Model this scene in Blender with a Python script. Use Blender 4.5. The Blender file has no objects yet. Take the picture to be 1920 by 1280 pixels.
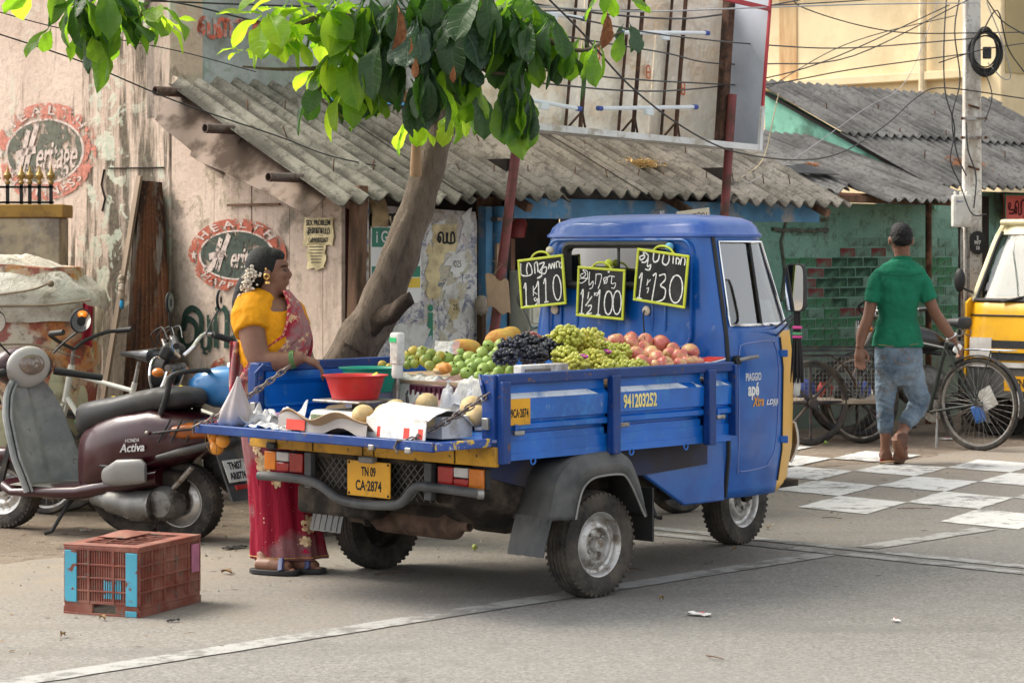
import bpy, bmesh, math, random
from mathutils import Vector, Matrix, Euler, noise
R = math.radians
random.seed(7)
sc = bpy.context.scene
COL = sc.collection
# ------------------------------------------------------------------ camera
F, HC, CX, HY = 4441.0, 1.52, 960.0, 471.0      # focal length in photo pixels, eye height, centre, horizon
cam_d = bpy.data.cameras.new('camera')
cam = bpy.data.objects.new('camera', cam_d)
COL.objects.link(cam)
cam.location = (0, 0, HC)
cam.rotation_euler = (R(90), 0, 0)
cam_d.sensor_width = 36
cam_d.lens = 36 * F / 1920
cam_d.shift_y = -(640 - HY) / 1920
cam_d.clip_end = 600
cam_d.dof.use_dof = True
cam_d.dof.focus_distance = 10.9
cam_d.dof.aperture_fstop = 11.0
sc.camera = cam
# ------------------------------------------------------------------ sky, sun, exposure
SUN_AZ, SUN_EL = R(-68), R(50)
world = bpy.data.worlds.new('World')
sc.world = world
world.use_nodes = True
wn = world.node_tree
for n in list(wn.nodes): wn.nodes.remove(n)
sky = wn.nodes.new('ShaderNodeTexSky')
sky.sky_type = 'NISHITA'
sky.sun_disc = False
sky.sun_elevation = SUN_EL
sky.sun_rotation = SUN_AZ
sky.air_density = 1.0
sky.dust_density = 4.0
sky.ozone_density = 1.0
hsv = wn.nodes.new('ShaderNodeHueSaturation')
hsv.inputs['Saturation'].default_value = 0.18
bg = wn.nodes.new('ShaderNodeBackground')
bg.inputs['Strength'].default_value = 0.15
wo = wn.nodes.new('ShaderNodeOutputWorld')
wn.links.new(sky.outputs[0], hsv.inputs['Color'])
wn.links.new(hsv.outputs[0], bg.inputs['Color'])
wn.links.new(bg.outputs[0], wo.inputs['Surface'])
sun_d = bpy.data.lights.new('sun', 'SUN')
sun_d.energy = 1.35
sun_d.angle = R(26)
sun_d.color = (1.0, 0.88, 0.70)
sun = bpy.data.objects.new('sun', sun_d)
COL.objects.link(sun)
sun.rotation_euler = Vector((math.sin(SUN_AZ) * math.cos(SUN_EL), math.cos(SUN_AZ) * math.cos(SUN_EL), math.sin(SUN_EL))).to_track_quat('Z', 'Y').to_euler()
sc.view_settings.view_transform = 'Standard'
sc.view_settings.look = 'None'
sc.view_settings.exposure = 1.35
sc.view_settings.gamma = 1.0
sc.render.engine = 'CYCLES'
sc.cycles.max_bounces = 8
sc.cycles.transparent_max_bounces = 12
# ------------------------------------------------------------------ helpers
def at(px, py, Y): return Vector(((px - CX) * Y / F, Y, HC - (py - HY) * Y / F))
def gnd(px, py): Y = F * HC / (py - HY); return Vector(((px - CX) * Y / F, Y, 0))
def V(*a): return Vector(a)

class MB:
 """collects shapes; build() links them as one mesh object"""
 def __init__(s): s.v, s.f, s.m = [], [], []
 def add(s, vs, fs, mi=0):
  o = len(s.v)
  s.v += [tuple(p) for p in vs]
  s.f += [tuple(i + o for i in f) for f in fs]
  s.m += [mi] * len(fs)
  return s
 def box(s, c, size, rot=None, mi=0, top=(1, 1)):
  x, y, z = [k / 2 for k in size]
  vs = [V(a * x * (top[0] if d > 0 else 1), b * y * (top[1] if d > 0 else 1), d * z) for d in (-1, 1) for b in (-1, 1) for a in (-1, 1)]
  if rot is not None:
   m = rot if isinstance(rot, Matrix) else Euler(rot).to_matrix()
   vs = [m @ p for p in vs]
  c = Vector(c)
  return s.add([p + c for p in vs], [(0, 2, 3, 1), (4, 5, 7, 6), (0, 1, 5, 4), (2, 6, 7, 3), (0, 4, 6, 2), (1, 3, 7, 5)], mi)
 def bar(s, a, b, w, h, mi=0, up=(0, 0, 1)):
  a, b = Vector(a), Vector(b)
  d = b - a
  x = d.normalized()
  y = Vector(up).cross(x)
  if y.length < 1e-4: y = V(1, 0, 0).cross(x)
  y.normalize()
  z = x.cross(y)
  return s.box((a + b) / 2, (d.length, w, h), Matrix((x, y, z)).transposed(), mi)
 def loft(s, rings, caps=True, mi=0, close=True):
  n = len(rings[0])
  vs = [p for r in rings for p in r]
  fs = []
  for i in range(len(rings) - 1):
   for j in range(n if close else n - 1):
    k = (j + 1) % n
    fs.append((i * n + j, i * n + k, (i + 1) * n + k, (i + 1) * n + j))
  if caps and close:
   fs.append(tuple(range(n - 1, -1, -1)))
   fs.append(tuple((len(rings) - 1) * n + j for j in range(n)))
  return s.add(vs, fs, mi)
 def tube(s, pts, r, n=10, caps=True, mi=0, closed=False, flat=1.0, up=None):
  pts = [Vector(p) for p in pts]
  rs = r if isinstance(r, (list, tuple)) else [r] * len(pts)
  N = len(pts)
  rings = []
  prev = None
  for i in range(N):
   if closed: t = pts[(i + 1) % N] - pts[i - 1]
   else: t = pts[min(i + 1, N - 1)] - pts[max(i - 1, 0)]
   if t.length < 1e-9: t = V(0, 0, 1)
   t.normalize()
   if prev is None:
    a = Vector(up) if up else (V(0, 0, 1) if abs(t.z) < .9 else V(1, 0, 0))
   else: a = prev
   u = a - t * a.dot(t)
   if u.length < 1e-6: u = t.orthogonal()
   u.normalize()
   prev = u
   w = t.cross(u)
   rings.append([pts[i] + (u * math.cos(k * 2 * math.pi / n) + w * (math.sin(k * 2 * math.pi / n) * flat)) * rs[i] for k in range(n)])
  if closed: rings.append(rings[0])
  return s.loft(rings, caps and not closed, mi)
 def ell(s, c, r, rot=None, nu=16, nv=10, mi=0, jit=0, fs=3.0, fn=None):
  c = Vector(c)
  r = (r, r, r) if isinstance(r, (int, float)) else r
  m = None if rot is None else (rot if isinstance(rot, Matrix) else Euler(rot).to_matrix())
  vs, fcs = [], []
  for i in range(nv + 1):
   ph = math.pi * i / nv
   k = 1 if i in (0, nv) else nu
   for j in range(k):
    th = 2 * math.pi * j / nu
    d = V(math.sin(ph) * math.cos(th), math.sin(ph) * math.sin(th), math.cos(ph))
    q = 1.0
    if jit: q += jit * noise.noise(d * fs + c * 7)
    if fn: q *= fn(d)
    p = V(d.x * r[0], d.y * r[1], d.z * r[2]) * q
    if m is not None: p = m @ p
    vs.append(p + c)
  def id(i, j):
   if i == 0: return 0
   if i == nv: return 1 + (nv - 1) * nu
   return 1 + (i - 1) * nu + j % nu
  for i in range(nv):
   for j in range(nu):
    if i == 0: fcs.append((0, id(1, j), id(1, j + 1)))
    elif i == nv - 1: fcs.append((id(i, j), id(nv, 0), id(i, j + 1)))
    else: fcs.append((id(i, j), id(i + 1, j), id(i + 1, j + 1), id(i, j + 1)))
  return s.add(vs, fcs, mi)
 def lathe(s, prof, n=24, mat=None, mi=0, caps=False):
  """prof: (r, z) pairs turned about local z"""
  m = mat or Matrix.Identity(4)
  rings = [[m @ V(r * math.cos(2 * math.pi * k / n), r * math.sin(2 * math.pi * k / n), z) for k in range(n)] for r, z in prof]
  return s.loft(rings, caps, mi)
 def torus(s, c, axis, Rr, r, n=32, k=10, mi=0):
  q = Vector(axis).to_track_quat('Z', 'Y').to_matrix()
  pts = [Vector(c) + q @ V(math.cos(2 * math.pi * i / n) * Rr, math.sin(2 * math.pi * i / n) * Rr, 0) for i in range(n)]
  return s.tube(pts, r, k, closed=True, mi=mi)
 def grid(s, fn, nu, nv, mi=0, thick=0):
  """fn(u, v) in 0..1 -> point; with thick, a solid sheet"""
  P = [[Vector(fn(i / nu, j / nv)) for j in range(nv + 1)] for i in range(nu + 1)]
  w = nv + 1
  fs = [(i * w + j, (i + 1) * w + j, (i + 1) * w + j + 1, i * w + j + 1) for i in range(nu) for j in range(nv)]
  if not thick: return s.add([p for r in P for p in r], fs, mi)
  Q = []
  for i in range(nu + 1):
   row = []
   for j in range(nv + 1):
    a = P[min(i + 1, nu)][j] - P[max(i - 1, 0)][j]
    b = P[i][min(j + 1, nv)] - P[i][max(j - 1, 0)]
    nn = a.cross(b)
    if nn.length < 1e-9: nn = V(0, 0, 1)
    row.append(P[i][j] - nn.normalized() * thick)
   Q.append(row)
  o = (nu + 1) * w
  f2 = fs + [tuple(reversed([k + o for k in f])) for f in fs]
  edge = [(i * w, (i + 1) * w) for i in range(nu)] + [(nu * w + j, nu * w + j + 1) for j in range(nv)] + [((i + 1) * w + nv, i * w + nv) for i in range(nu)] + [(j + 1, j) for j in range(nv)]
  f2 += [(b, a, a + o, b + o) for a, b in edge]
  return s.add([p for r in P for p in r] + [p for r in Q for p in r], f2, mi)
 def prism(s, poly, d, mat=None, mi=0):
  """2-D polygon (x, y) extruded along local z from 0 to d"""
  m = mat or Matrix.Identity(4)
  n = len(poly)
  vs = [m @ V(p[0], p[1], 0) for p in poly] + [m @ V(p[0], p[1], d) for p in poly]
  fs = [tuple(range(n - 1, -1, -1)), tuple(range(n, 2 * n))] + [(i, (i + 1) % n, (i + 1) % n + n, i + n) for i in range(n)]
  return s.add(vs, fs, mi)
 def xf(s, m):
  s.v = [tuple(m @ Vector(p)) for p in s.v]
  return s
 def mesh(s, name, mats, smooth=35):
  me = bpy.data.meshes.new(name)
  me.from_pydata(s.v, [], s.f)
  mats = mats if isinstance(mats, (list, tuple)) else [mats]
  for m in mats: me.materials.append(m)
  if len(mats) > 1: me.polygons.foreach_set('material_index', s.m)
  bm = bmesh.new()
  bm.from_mesh(me)
  bmesh.ops.recalc_face_normals(bm, faces=bm.faces)
  bm.to_mesh(me)
  bm.free()
  if smooth is not None:
   me.polygons.foreach_set('use_smooth', [True] * len(me.polygons))
   if smooth < 179: me.set_sharp_from_angle(angle=R(smooth))
  me.update()
  return me
 def build(s, name, mats, parent=None, smooth=35, bevel=0, loc=None, rot=None, **kw):
  o = link(name, s.mesh(name, mats, smooth), parent)
  if loc is not None: o.location = loc
  if rot is not None: o.rotation_euler = rot
  if bevel:
   b = o.modifiers.new('bevel', 'BEVEL')
   b.width = bevel
   b.segments = 2
   b.limit_method = 'ANGLE'
   b.angle_limit = R(40)
   b.harden_normals = False
  tag(o, **kw)
  return o

def link(name, data, parent=None):
 o = bpy.data.objects.new(name, data)
 COL.objects.link(o)
 if parent is not None: o.parent = parent
 return o
def tag(o, label=None, cat=None, group=None, kind=None):
 if label: o['label'] = label
 if cat: o['category'] = cat
 if group: o['group'] = group
 if kind: o['kind'] = kind
 return o
def thing(name, label, cat, loc=(0, 0, 0), rotz=0, group=None, kind=None):
 o = link(name, None)
 o.empty_display_size = .1
 o.location = loc
 o.rotation_euler = (0, 0, rotz)
 return tag(o, label, cat, group, kind)
KIDS = {}
def copy_tree(o, parent=None):
 c = o.copy()
 COL.objects.link(c)
 if parent is not None: c.parent = parent
 for ch in [x for x in bpy.data.objects if x.parent == o]: copy_tree(ch, c)
 return c
def remesh(o, voxel, smooth=6, disp=0, dsize=.1):
 m = o.modifiers.new('remesh', 'REMESH')
 m.mode = 'VOXEL'
 m.voxel_size = voxel
 m.use_smooth_shade = True
 if smooth:
  k = o.modifiers.new('smooth', 'SMOOTH')
  k.factor = .5
  k.iterations = smooth
 if disp:
  t = bpy.data.textures.new('folds', 'CLOUDS')
  t.noise_scale = dsize
  t.noise_depth = 2
  d = o.modifiers.new('folds', 'DISPLACE')
  d.texture = t
  d.strength = disp
  d.texture_coords = 'LOCAL'
 return o
def spline(pts, n=8):
 """Catmull-Rom through pts (any dimension)"""
 P = [tuple(p) for p in pts]
 P = [tuple(2 * a - b for a, b in zip(P[0], P[1]))] + P + [tuple(2 * a - b for a, b in zip(P[-1], P[-2]))]
 out = []
 for i in range(1, len(P) - 2):
  for k in range(n):
   t = k / n
   out.append(tuple(.5 * (2 * b + (c - a) * t + (2 * a - 5 * b + 4 * c - d) * t * t + (3 * b - a - 3 * c + d) * t ** 3) for a, b, c, d in zip(P[i - 1], P[i], P[i + 1], P[i + 2])))
 out.append(P[-2])
 return out
def interp(tab, x):
 """piecewise linear table [(x, y...)]"""
 if x <= tab[0][0]: return tab[0][1:]
 for a, b in zip(tab, tab[1:]):
  if x <= b[0]:
   t = (x - a[0]) / (b[0] - a[0])
   return tuple(p + (q - p) * t for p, q in zip(a[1:], b[1:]))
 return tab[-1][1:]
def frame(o, ex, ey, ez): return Matrix.Translation(o) @ Matrix((Vector(ex), Vector(ey), Vector(ez))).transposed().to_4x4()

# ------------------------------------------------------------------ materials
MATS = {}
def mat(name, col=(.5, .5, .5), rough=.6, metal=0., var=.18, vs=6., dirt=None, da=.45, ds=3., dsoft=.12, bump=0., bs=60., coat=0., trans=0., ior=1.45, sss=0., spec=.5, alpha=1., dirt2=None, d2a=.5, d2s=9., emit=0., streak=1.):
 if name in MATS: return MATS[name]
 m = bpy.data.materials.new(name)
 MATS[name] = m
 m.use_nodes = True
 nt = m.node_tree
 N, L = nt.nodes, nt.links
 p = N['Principled BSDF']
 p.inputs['Roughness'].default_value = rough
 p.inputs['Metallic'].default_value = metal
 p.inputs['IOR'].default_value = ior
 p.inputs['Specular IOR Level'].default_value = spec if rough < .65 else spec * .4
 p.inputs['Coat Weight'].default_value = coat
 p.inputs['Coat Roughness'].default_value = .08
 p.inputs['Transmission Weight'].default_value = trans
 p.inputs['Alpha'].default_value = alpha
 if sss:
  p.inputs['Subsurface Weight'].default_value = sss
  p.inputs['Subsurface Radius'].default_value = (.01, .004, .002)
  p.inputs['Subsurface Scale'].default_value = .5
 tc = N.new('ShaderNodeTexCoord')
 vec = tc.outputs['Object']
 if streak != 1.:
  mp = N.new('ShaderNodeMapping')
  mp.inputs['Scale'].default_value = (1, 1, streak)
  L.new(vec, mp.inputs['Vector'])
  vec = mp.outputs[0]
 def nz(scale, detail=5, rgh=.6, v=None):
  t = N.new('ShaderNodeTexNoise')
  t.inputs['Scale'].default_value = scale
  t.inputs['Detail'].default_value = detail
  t.inputs['Roughness'].default_value = rgh
  L.new(v or vec, t.inputs['Vector'])
  return rng(t.outputs['Fac'], .2, .8)
 def rng(x, a, b, c=0., d=1.):
  t = N.new('ShaderNodeMapRange')
  for k, q in zip(('From Min', 'From Max', 'To Min', 'To Max'), (a, b, c, d)): t.inputs[k].default_value = q
  L.new(x, t.inputs['Value'])
  return t.outputs[0]
 def mix(f, a, b, bt='MIX'):
  t = N.new('ShaderNodeMix')
  t.data_type = 'RGBA'
  t.blend_type = bt
  for sck, q in ((t.inputs[0], f), (t.inputs[6], a), (t.inputs[7], b)):
   if isinstance(q, bpy.types.NodeSocket): L.new(q, sck)
   elif isinstance(q, (int, float)): sck.default_value = q
   else: sck.default_value = (*q, 1)
  return t.outputs[2]
 m['_'] = 0
 out = (*col, 1)
 if var:
  f = rng(nz(vs), .3, .7)
  out = mix(f, [max(0, c * (1 - var)) for c in col], [min(1, c * (1 + var)) for c in col])
 else:
  out = None
 base = out
 rsock = None
 if dirt:
  f = rng(nz(ds, 8, .65), 1 - da - dsoft, 1 - da + dsoft)
  base = mix(f, base if base else col, dirt)
  rsock = rng(f, 0, 1, rough, min(1, rough + .3))
 if dirt2:
  f = rng(nz(d2s, 8, .7), 1 - d2a - .05, 1 - d2a + .05)
  base = mix(f, base if base else col, dirt2)
 if base: L.new(base, p.inputs['Base Color'])
 else: p.inputs['Base Color'].default_value = (*col, 1)
 if rsock: L.new(rsock, p.inputs['Roughness'])
 if bump:
  b = N.new('ShaderNodeBump')
  b.inputs['Strength'].default_value = bump
  b.inputs['Distance'].default_value = .01
  L.new(nz(bs, 6), b.inputs['Height'])
  L.new(b.outputs[0], p.inputs['Normal'])
 if emit:
  p.inputs['Emission Color'].default_value = (*col, 1)
  p.inputs['Emission Strength'].default_value = emit
 del m['_']
 return m
class NT:
 """small node-graph writer for the bigger surfaces"""
 def __init__(s, name, rough=.8):
  s.m = bpy.data.materials.new(name)
  MATS[name] = s.m
  s.m.use_nodes = True
  s.N, s.L = s.m.node_tree.nodes, s.m.node_tree.links
  s.p = s.N['Principled BSDF']
  s.p.inputs['Roughness'].default_value = rough
  s.p.inputs['Specular IOR Level'].default_value = .5 if rough < .6 else .18
  s.vec = s.N.new('ShaderNodeTexCoord').outputs['Object']
 def map(s, scale=(1, 1, 1), rot=(0, 0, 0), loc=(0, 0, 0)):
  t = s.N.new('ShaderNodeMapping')
  t.inputs['Scale'].default_value = scale
  t.inputs['Rotation'].default_value = rot
  t.inputs['Location'].default_value = loc
  s.L.new(s.vec, t.inputs['Vector'])
  return t.outputs[0]
 def noise(s, scale, detail=6, rgh=.6, v=None, dist=0):
  t = s.N.new('ShaderNodeTexNoise')
  for k, q in (('Scale', scale), ('Detail', detail), ('Roughness', rgh), ('Distortion', dist)): t.inputs[k].default_value = q
  s.L.new(v or s.vec, t.inputs['Vector'])
  return s.rng(t.outputs['Fac'], .2, .8)
 def vor(s, scale, v=None, feat='F1'):
  t = s.N.new('ShaderNodeTexVoronoi')
  t.feature = feat
  t.inputs['Scale'].default_value = scale
  s.L.new(v or s.vec, t.inputs['Vector'])
  return t.outputs[0]
 def rng(s, x, a, b, c=0., d=1.):
  t = s.N.new('ShaderNodeMapRange')
  for k, q in zip(('From Min', 'From Max', 'To Min', 'To Max'), (a, b, c, d)): t.inputs[k].default_value = q
  s.L.new(x, t.inputs['Value'])
  return t.outputs[0]
 def math(s, op, a, b=0.):
  t = s.N.new('ShaderNodeMath')
  t.operation = op
  for i, q in enumerate((a, b)):
   if isinstance(q, (int, float)): t.inputs[i].default_value = q
   else: s.L.new(q, t.inputs[i])
  return t.outputs[0]
 def mix(s, f, a, b, bt='MIX'):
  t = s.N.new('ShaderNodeMix')
  t.data_type = 'RGBA'
  t.blend_type = bt
  for sck, q in ((t.inputs[0], f), (t.inputs[6], a), (t.inputs[7], b)):
   if isinstance(q, bpy.types.NodeSocket): s.L.new(q, sck)
   elif isinstance(q, (int, float)): sck.default_value = q
   else: sck.default_value = (*q, 1)
  return t.outputs[2]
 def sep(s, v=None):
  t = s.N.new('ShaderNodeSeparateXYZ')
  s.L.new(v or s.vec, t.inputs[0])
  return t.outputs
 def bump(s, h, strength=.4, dist=.01):
  b = s.N.new('ShaderNodeBump')
  b.inputs['Strength'].default_value = strength
  b.inputs['Distance'].default_value = dist
  s.L.new(h, b.inputs['Height'])
  s.L.new(b.outputs[0], s.p.inputs['Normal'])
 def col(s, c): s.L.new(c, s.p.inputs['Base Color']); return s.m

# ------------------------------------------------------------------ lettering
def text_mesh(body, size=1., bold=0., align='CENTER', extrude=.001, shear=0., space=1.):
 cu = bpy.data.curves.new('lettering', 'FONT')
 cu.body = body
 cu.size = size
 cu.align_x = align
 cu.align_y = 'CENTER'
 cu.extrude = extrude
 cu.offset = bold
 cu.shear = shear
 cu.space_character = space
 cu.resolution_u = 3
 o = bpy.data.objects.new('lettering', cu)
 COL.objects.link(o)
 dg = bpy.context.evaluated_depsgraph_get()
 dg.update()
 me = bpy.data.meshes.new_from_object(o.evaluated_get(dg))
 bpy.data.objects.remove(o)
 bpy.data.curves.remove(cu)
 return me
def letters(name, body, size, M4, material, parent=None, fn=None, sx=1., **k):
 """lettering as a mesh: local x right, y up, z out, placed by M4; fn may bend the 2-D points"""
 me = text_mesh(body, size, **k)
 for v in me.vertices:
  x, y, z = v.co
  x *= sx
  if fn: x, y = fn(x, y)
  v.co = M4 @ V(x, y, z)
 me.materials.clear()
 me.materials.append(material)
 return link(name, me, parent)
def strokes(name, lines, M4, w, material, parent=None, depth=.0012, n=5, wob=0.):
 """chalk / brush strokes: each line is a list of 2-D points, drawn as a raised ribbon"""
 mb = MB()
 for ln in lines:
  pts = spline(ln, n) if len(ln) > 2 else ln
  L, Rr = [], []
  for i, p in enumerate(pts):
   a, b = pts[max(i - 1, 0)], pts[min(i + 1, len(pts) - 1)]
   t = V(b[0] - a[0], b[1] - a[1], 0)
   if t.length < 1e-9: t = V(1, 0, 0)
   t.normalize()
   ww = w * (1 + wob * noise.noise(V(p[0] * 40, p[1] * 40, i * .7)))
   L.append(V(p[0] - t.y * ww / 2, p[1] + t.x * ww / 2, 0))
   Rr.append(V(p[0] + t.y * ww / 2, p[1] - t.x * ww / 2, 0))
  rings = [[M4 @ a, M4 @ b, M4 @ (b + V(0, 0, depth)), M4 @ (a + V(0, 0, depth))] for a, b in zip(L, Rr)]
  mb.loft(rings)
 return mb.build(name, material, parent, smooth=None)
# ================================================================== ground, road and markings
class Fr:
 """a flat frame of the place: origin on the ground, turned about z"""
 def __init__(s, o, deg): s.o = Vector(o); s.rz = R(deg); s.m = Matrix.Translation(s.o) @ Matrix.Rotation(s.rz, 4, 'Z'); s.i = s.m.inverted()
 def w(s, *p): return s.m @ Vector(p)
 def ray(s, px, py, ax, val):
  a, d = s.i @ V(0, 0, HC), s.i.to_3x3() @ V((px - CX) / F, 1, -(py - HY) / F)
  return a + d * ((val - a[ax]) / d[ax])
RD = Fr((0, 0, 0), 46.8)                        # along the road
SH = Fr((-.94, 13.5, 0), 45)                    # shop block: x along the eave, y away from the road
GR = Fr((3.92, 21, 0), 45)                      # green house further on

t = NT('earth', .95)
a = t.noise(1.3, 8); b = t.noise(14, 8, .7); c = t.noise(90, 4, .7)
col = t.mix(t.rng(a, .35, .65), (.20, .155, .115), (.29, .235, .18))
col = t.mix(t.rng(b, .52, .7), col, (.14, .11, .085))
col = t.mix(t.rng(c, .55, .75), col, (.36, .31, .25))
t.bump(t.math('ADD', t.math('MULTIPLY', b, 2.), c), .7, .02)
M_EARTH = t.col(col)
t = NT('asphalt', .85)
big = t.noise(.7, 6); mid = t.noise(6, 8, .7); fine = t.noise(48, 6, .9); st = t.vor(85)
xyz = t.sep(t.map(rot=(0, 0, -RD.rz)))
nn = t.math('ADD', xyz[1], t.math('MULTIPLY', t.math('SUBTRACT', big, .5), 2.2))
col = t.mix(t.rng(fine, .3, .7), (.105, .099, .090), (.30, .286, .262))
col = t.mix(t.rng(st, .0, .30), t.mix(.6, col, (.36, .35, .33)), col)
col = t.mix(t.rng(mid, .55, .8, 0, .45), col, (.11, .105, .098))
col = t.mix(t.rng(t.noise(1.1, 6, .6, t.map((.35, 2.2, 1), (0, 0, -RD.rz))), .55, .85, 0, .4), col, (.11, .105, .098))
col = t.mix(t.rng(t.noise(.35, 4), .35, .7, 0, .35), col, (.17, .167, .16))
dust = t.rng(nn, 6.9, 9.3, .06, .8)
dust = t.math('MULTIPLY', dust, t.rng(mid, .25, .62, .35, 1.))
col = t.mix(dust, col, (.27, .222, .168))
crack = t.rng(t.vor(.9, t.map((1, 1, 1), (0, 0, .4)), 'DISTANCE_TO_EDGE'), 0, .004, .5, 0)
crack = t.math('MULTIPLY', crack, t.rng(t.noise(.8, 3), .58, .66))
col = t.mix(crack, col, (.07, .066, .06))
t.bump(t.math('ADD', fine, t.math('MULTIPLY', mid, .6)), .35, .006)
M_ROAD = t.col(col)
def paint_mat(name, wear, k=1.):
 t = NT(name, .75)
 a = t.noise(9, 8, .75); b = t.noise(200, 3, .8); c = t.noise(1.6, 5)
 col = t.mix(t.rng(b, .3, .7), [c * k for c in (.46, .45, .42)], [c * k for c in (.64, .63, .60)])
 f = t.math('ADD', a, t.math('MULTIPLY', t.math('SUBTRACT', b, .5), .5))
 f = t.math('ADD', f, t.math('MULTIPLY', t.math('SUBTRACT', c, .5), .7))
 col = t.mix(t.rng(f, .52 - wear, .66 - wear, 0, .92), col, t.mix(t.rng(b, .3, .7), (.12, .115, .105), (.2, .19, .175)))
 return t.col(col)
M_PAINT = paint_mat('worn road paint', -.06)
M_PAINT2 = paint_mat('dusty road paint', .06, .6)

MB().add([(-90, 1, 0), (120, 1, 0), (120, 150, 0), (-90, 150, 0)], [(0, 1, 2, 3)]).build('ground', M_EARTH, smooth=None, kind='structure')
mb = MB()
def roadp(u, v):
 s = -14 + u * 62
 e = 9.75 + .18 * noise.noise(V(s * .8, 3, 0)) + .08 * noise.noise(V(s * 4, 9, 0))
 n = e * (1 - (1 - v) ** 2.2) + -16 * (1 - v) ** 2.2
 return RD.w(s, n, .004)
mb.grid(roadp, 500, 10)
mb.build('road', M_ROAD, smooth=None, kind='structure')

def strip(mb, s0, s1, n0, n1, z, step=.4, rag=.012):
 k = max(2, int(max(abs(s1 - s0), abs(n1 - n0)) / .06))
 if abs(s1 - s0) > abs(n1 - n0):
  L = [RD.w(s0 + (s1 - s0) * i / k, n0 + rag * noise.noise(V(i * .45, s0, n0)), z) for i in range(k + 1)]
  Q = [RD.w(s0 + (s1 - s0) * i / k, n1 + rag * noise.noise(V(i * .45, s0, n1 + 3)), z) for i in range(k + 1)]
 else:
  L = [RD.w(s0 + rag * noise.noise(V(i * .45, s0, 1)), n0 + (n1 - n0) * i / k, z) for i in range(k + 1)]
  Q = [RD.w(s1 + rag * noise.noise(V(i * .45, s1, 5)), n0 + (n1 - n0) * i / k, z) for i in range(k + 1)]
 mb.add(L + Q, [(i, i + 1, k + 2 + i, k + 1 + i) for i in range(k)])
mb = MB(); strip(mb, -6, 9.70, 6.90, 7.04, .008); strip(mb, 10.06, 11.2, 6.90, 7.04, .008)
mb.build('road_edge_line', M_PAINT2, smooth=None, kind='structure')
mb = MB(); strip(mb, 9.925, 10.035, 8.6, -8, .008); strip(mb, 9.73, 9.835, 8.5, -8, .008)
mb.build('stop_line', M_PAINT2, smooth=None, kind='structure')
mb = MB()
P2, A1, A2 = V(2.357, 16.32, .008), V(.355, -.375, 0), V(-.341, -.64, 0)
for i in range(-4, 16):
 for j in range(-2, 3):
  if (i + j) % 2:
   c = []
   for (x, y) in ((i, j), (i + 1, j), (i + 1, j + 1), (i, j + 1)):
    c.append(P2 + A1 * (x + .03 * noise.noise(V(x, y, 4))) + A2 * (y + .03 * noise.noise(V(x, y, 9))))
   n = 10
   ring = []
   for k in range(4):
    for q in range(n):
     p = c[k].lerp(c[(k + 1) % 4], q / n)
     ring.append(p + V(noise.noise(p * 9), noise.noise(p * 9 + V(3, 3, 3)), 0) * .016)
   mb.add(ring, [tuple(range(4 * n))])
mb.build('crosswalk_squares', M_PAINT, smooth=None, kind='structure')
# loose stones and grit on the verge
mb = MB()
rnd = random.Random(3)
for i in range(2600):
 s, n = rnd.uniform(2, 24), rnd.gauss(9.6, 1.1)
 if n < 7.2: continue
 p = RD.w(s, n, 0)
 r = rnd.uniform(.003, .010) * (2.2 if rnd.random() < .03 else 1)
 q = [V(rnd.uniform(.6, 1.2) * r * math.cos(k * 2.1 + rnd.random()), rnd.uniform(.6, 1.2) * r * math.sin(k * 2.1 + rnd.random()), 0) for k in range(3)]
 mb.add([p + x + V(0, 0, .003) for x in q] + [p + V(rnd.uniform(-.3, .3) * r, rnd.uniform(-.3, .3) * r, r * rnd.uniform(.5, .9) + .003)], [(0, 1, 3), (1, 2, 3), (2, 0, 3)])
mb2 = MB()
for i in range(420):
 s, n = rnd.uniform(2, 22), rnd.gauss(9.0, 1.4)
 if n < 6.2: continue
 p, a, l, w = RD.w(s, n, .007), rnd.uniform(0, 6.28), rnd.uniform(.008, .035), rnd.uniform(.0015, .007)
 d, e = V(math.cos(a), math.sin(a), 0), V(-math.sin(a), math.cos(a), 0)
 mb2.add([p - d * l, p + e * w + V(0, 0, .004), p + d * l + V(0, 0, .003), p - e * w + V(0, 0, .002)], [(0, 1, 2), (0, 2, 3)])
mb2.build('leaf_litter', mat('dry litter', (.20, .125, .065), .95, 0, .6, 3.), smooth=None, kind='stuff', label='scattered dry leaf bits and straw along the verge', cat='litter')
mb.build('gravel', mat('gravel stone', (.30, .26, .21), .95, var=.5, vs=2.), smooth=None, kind='stuff', label='loose grit and small stones along the dusty verge', cat='gravel')

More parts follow.
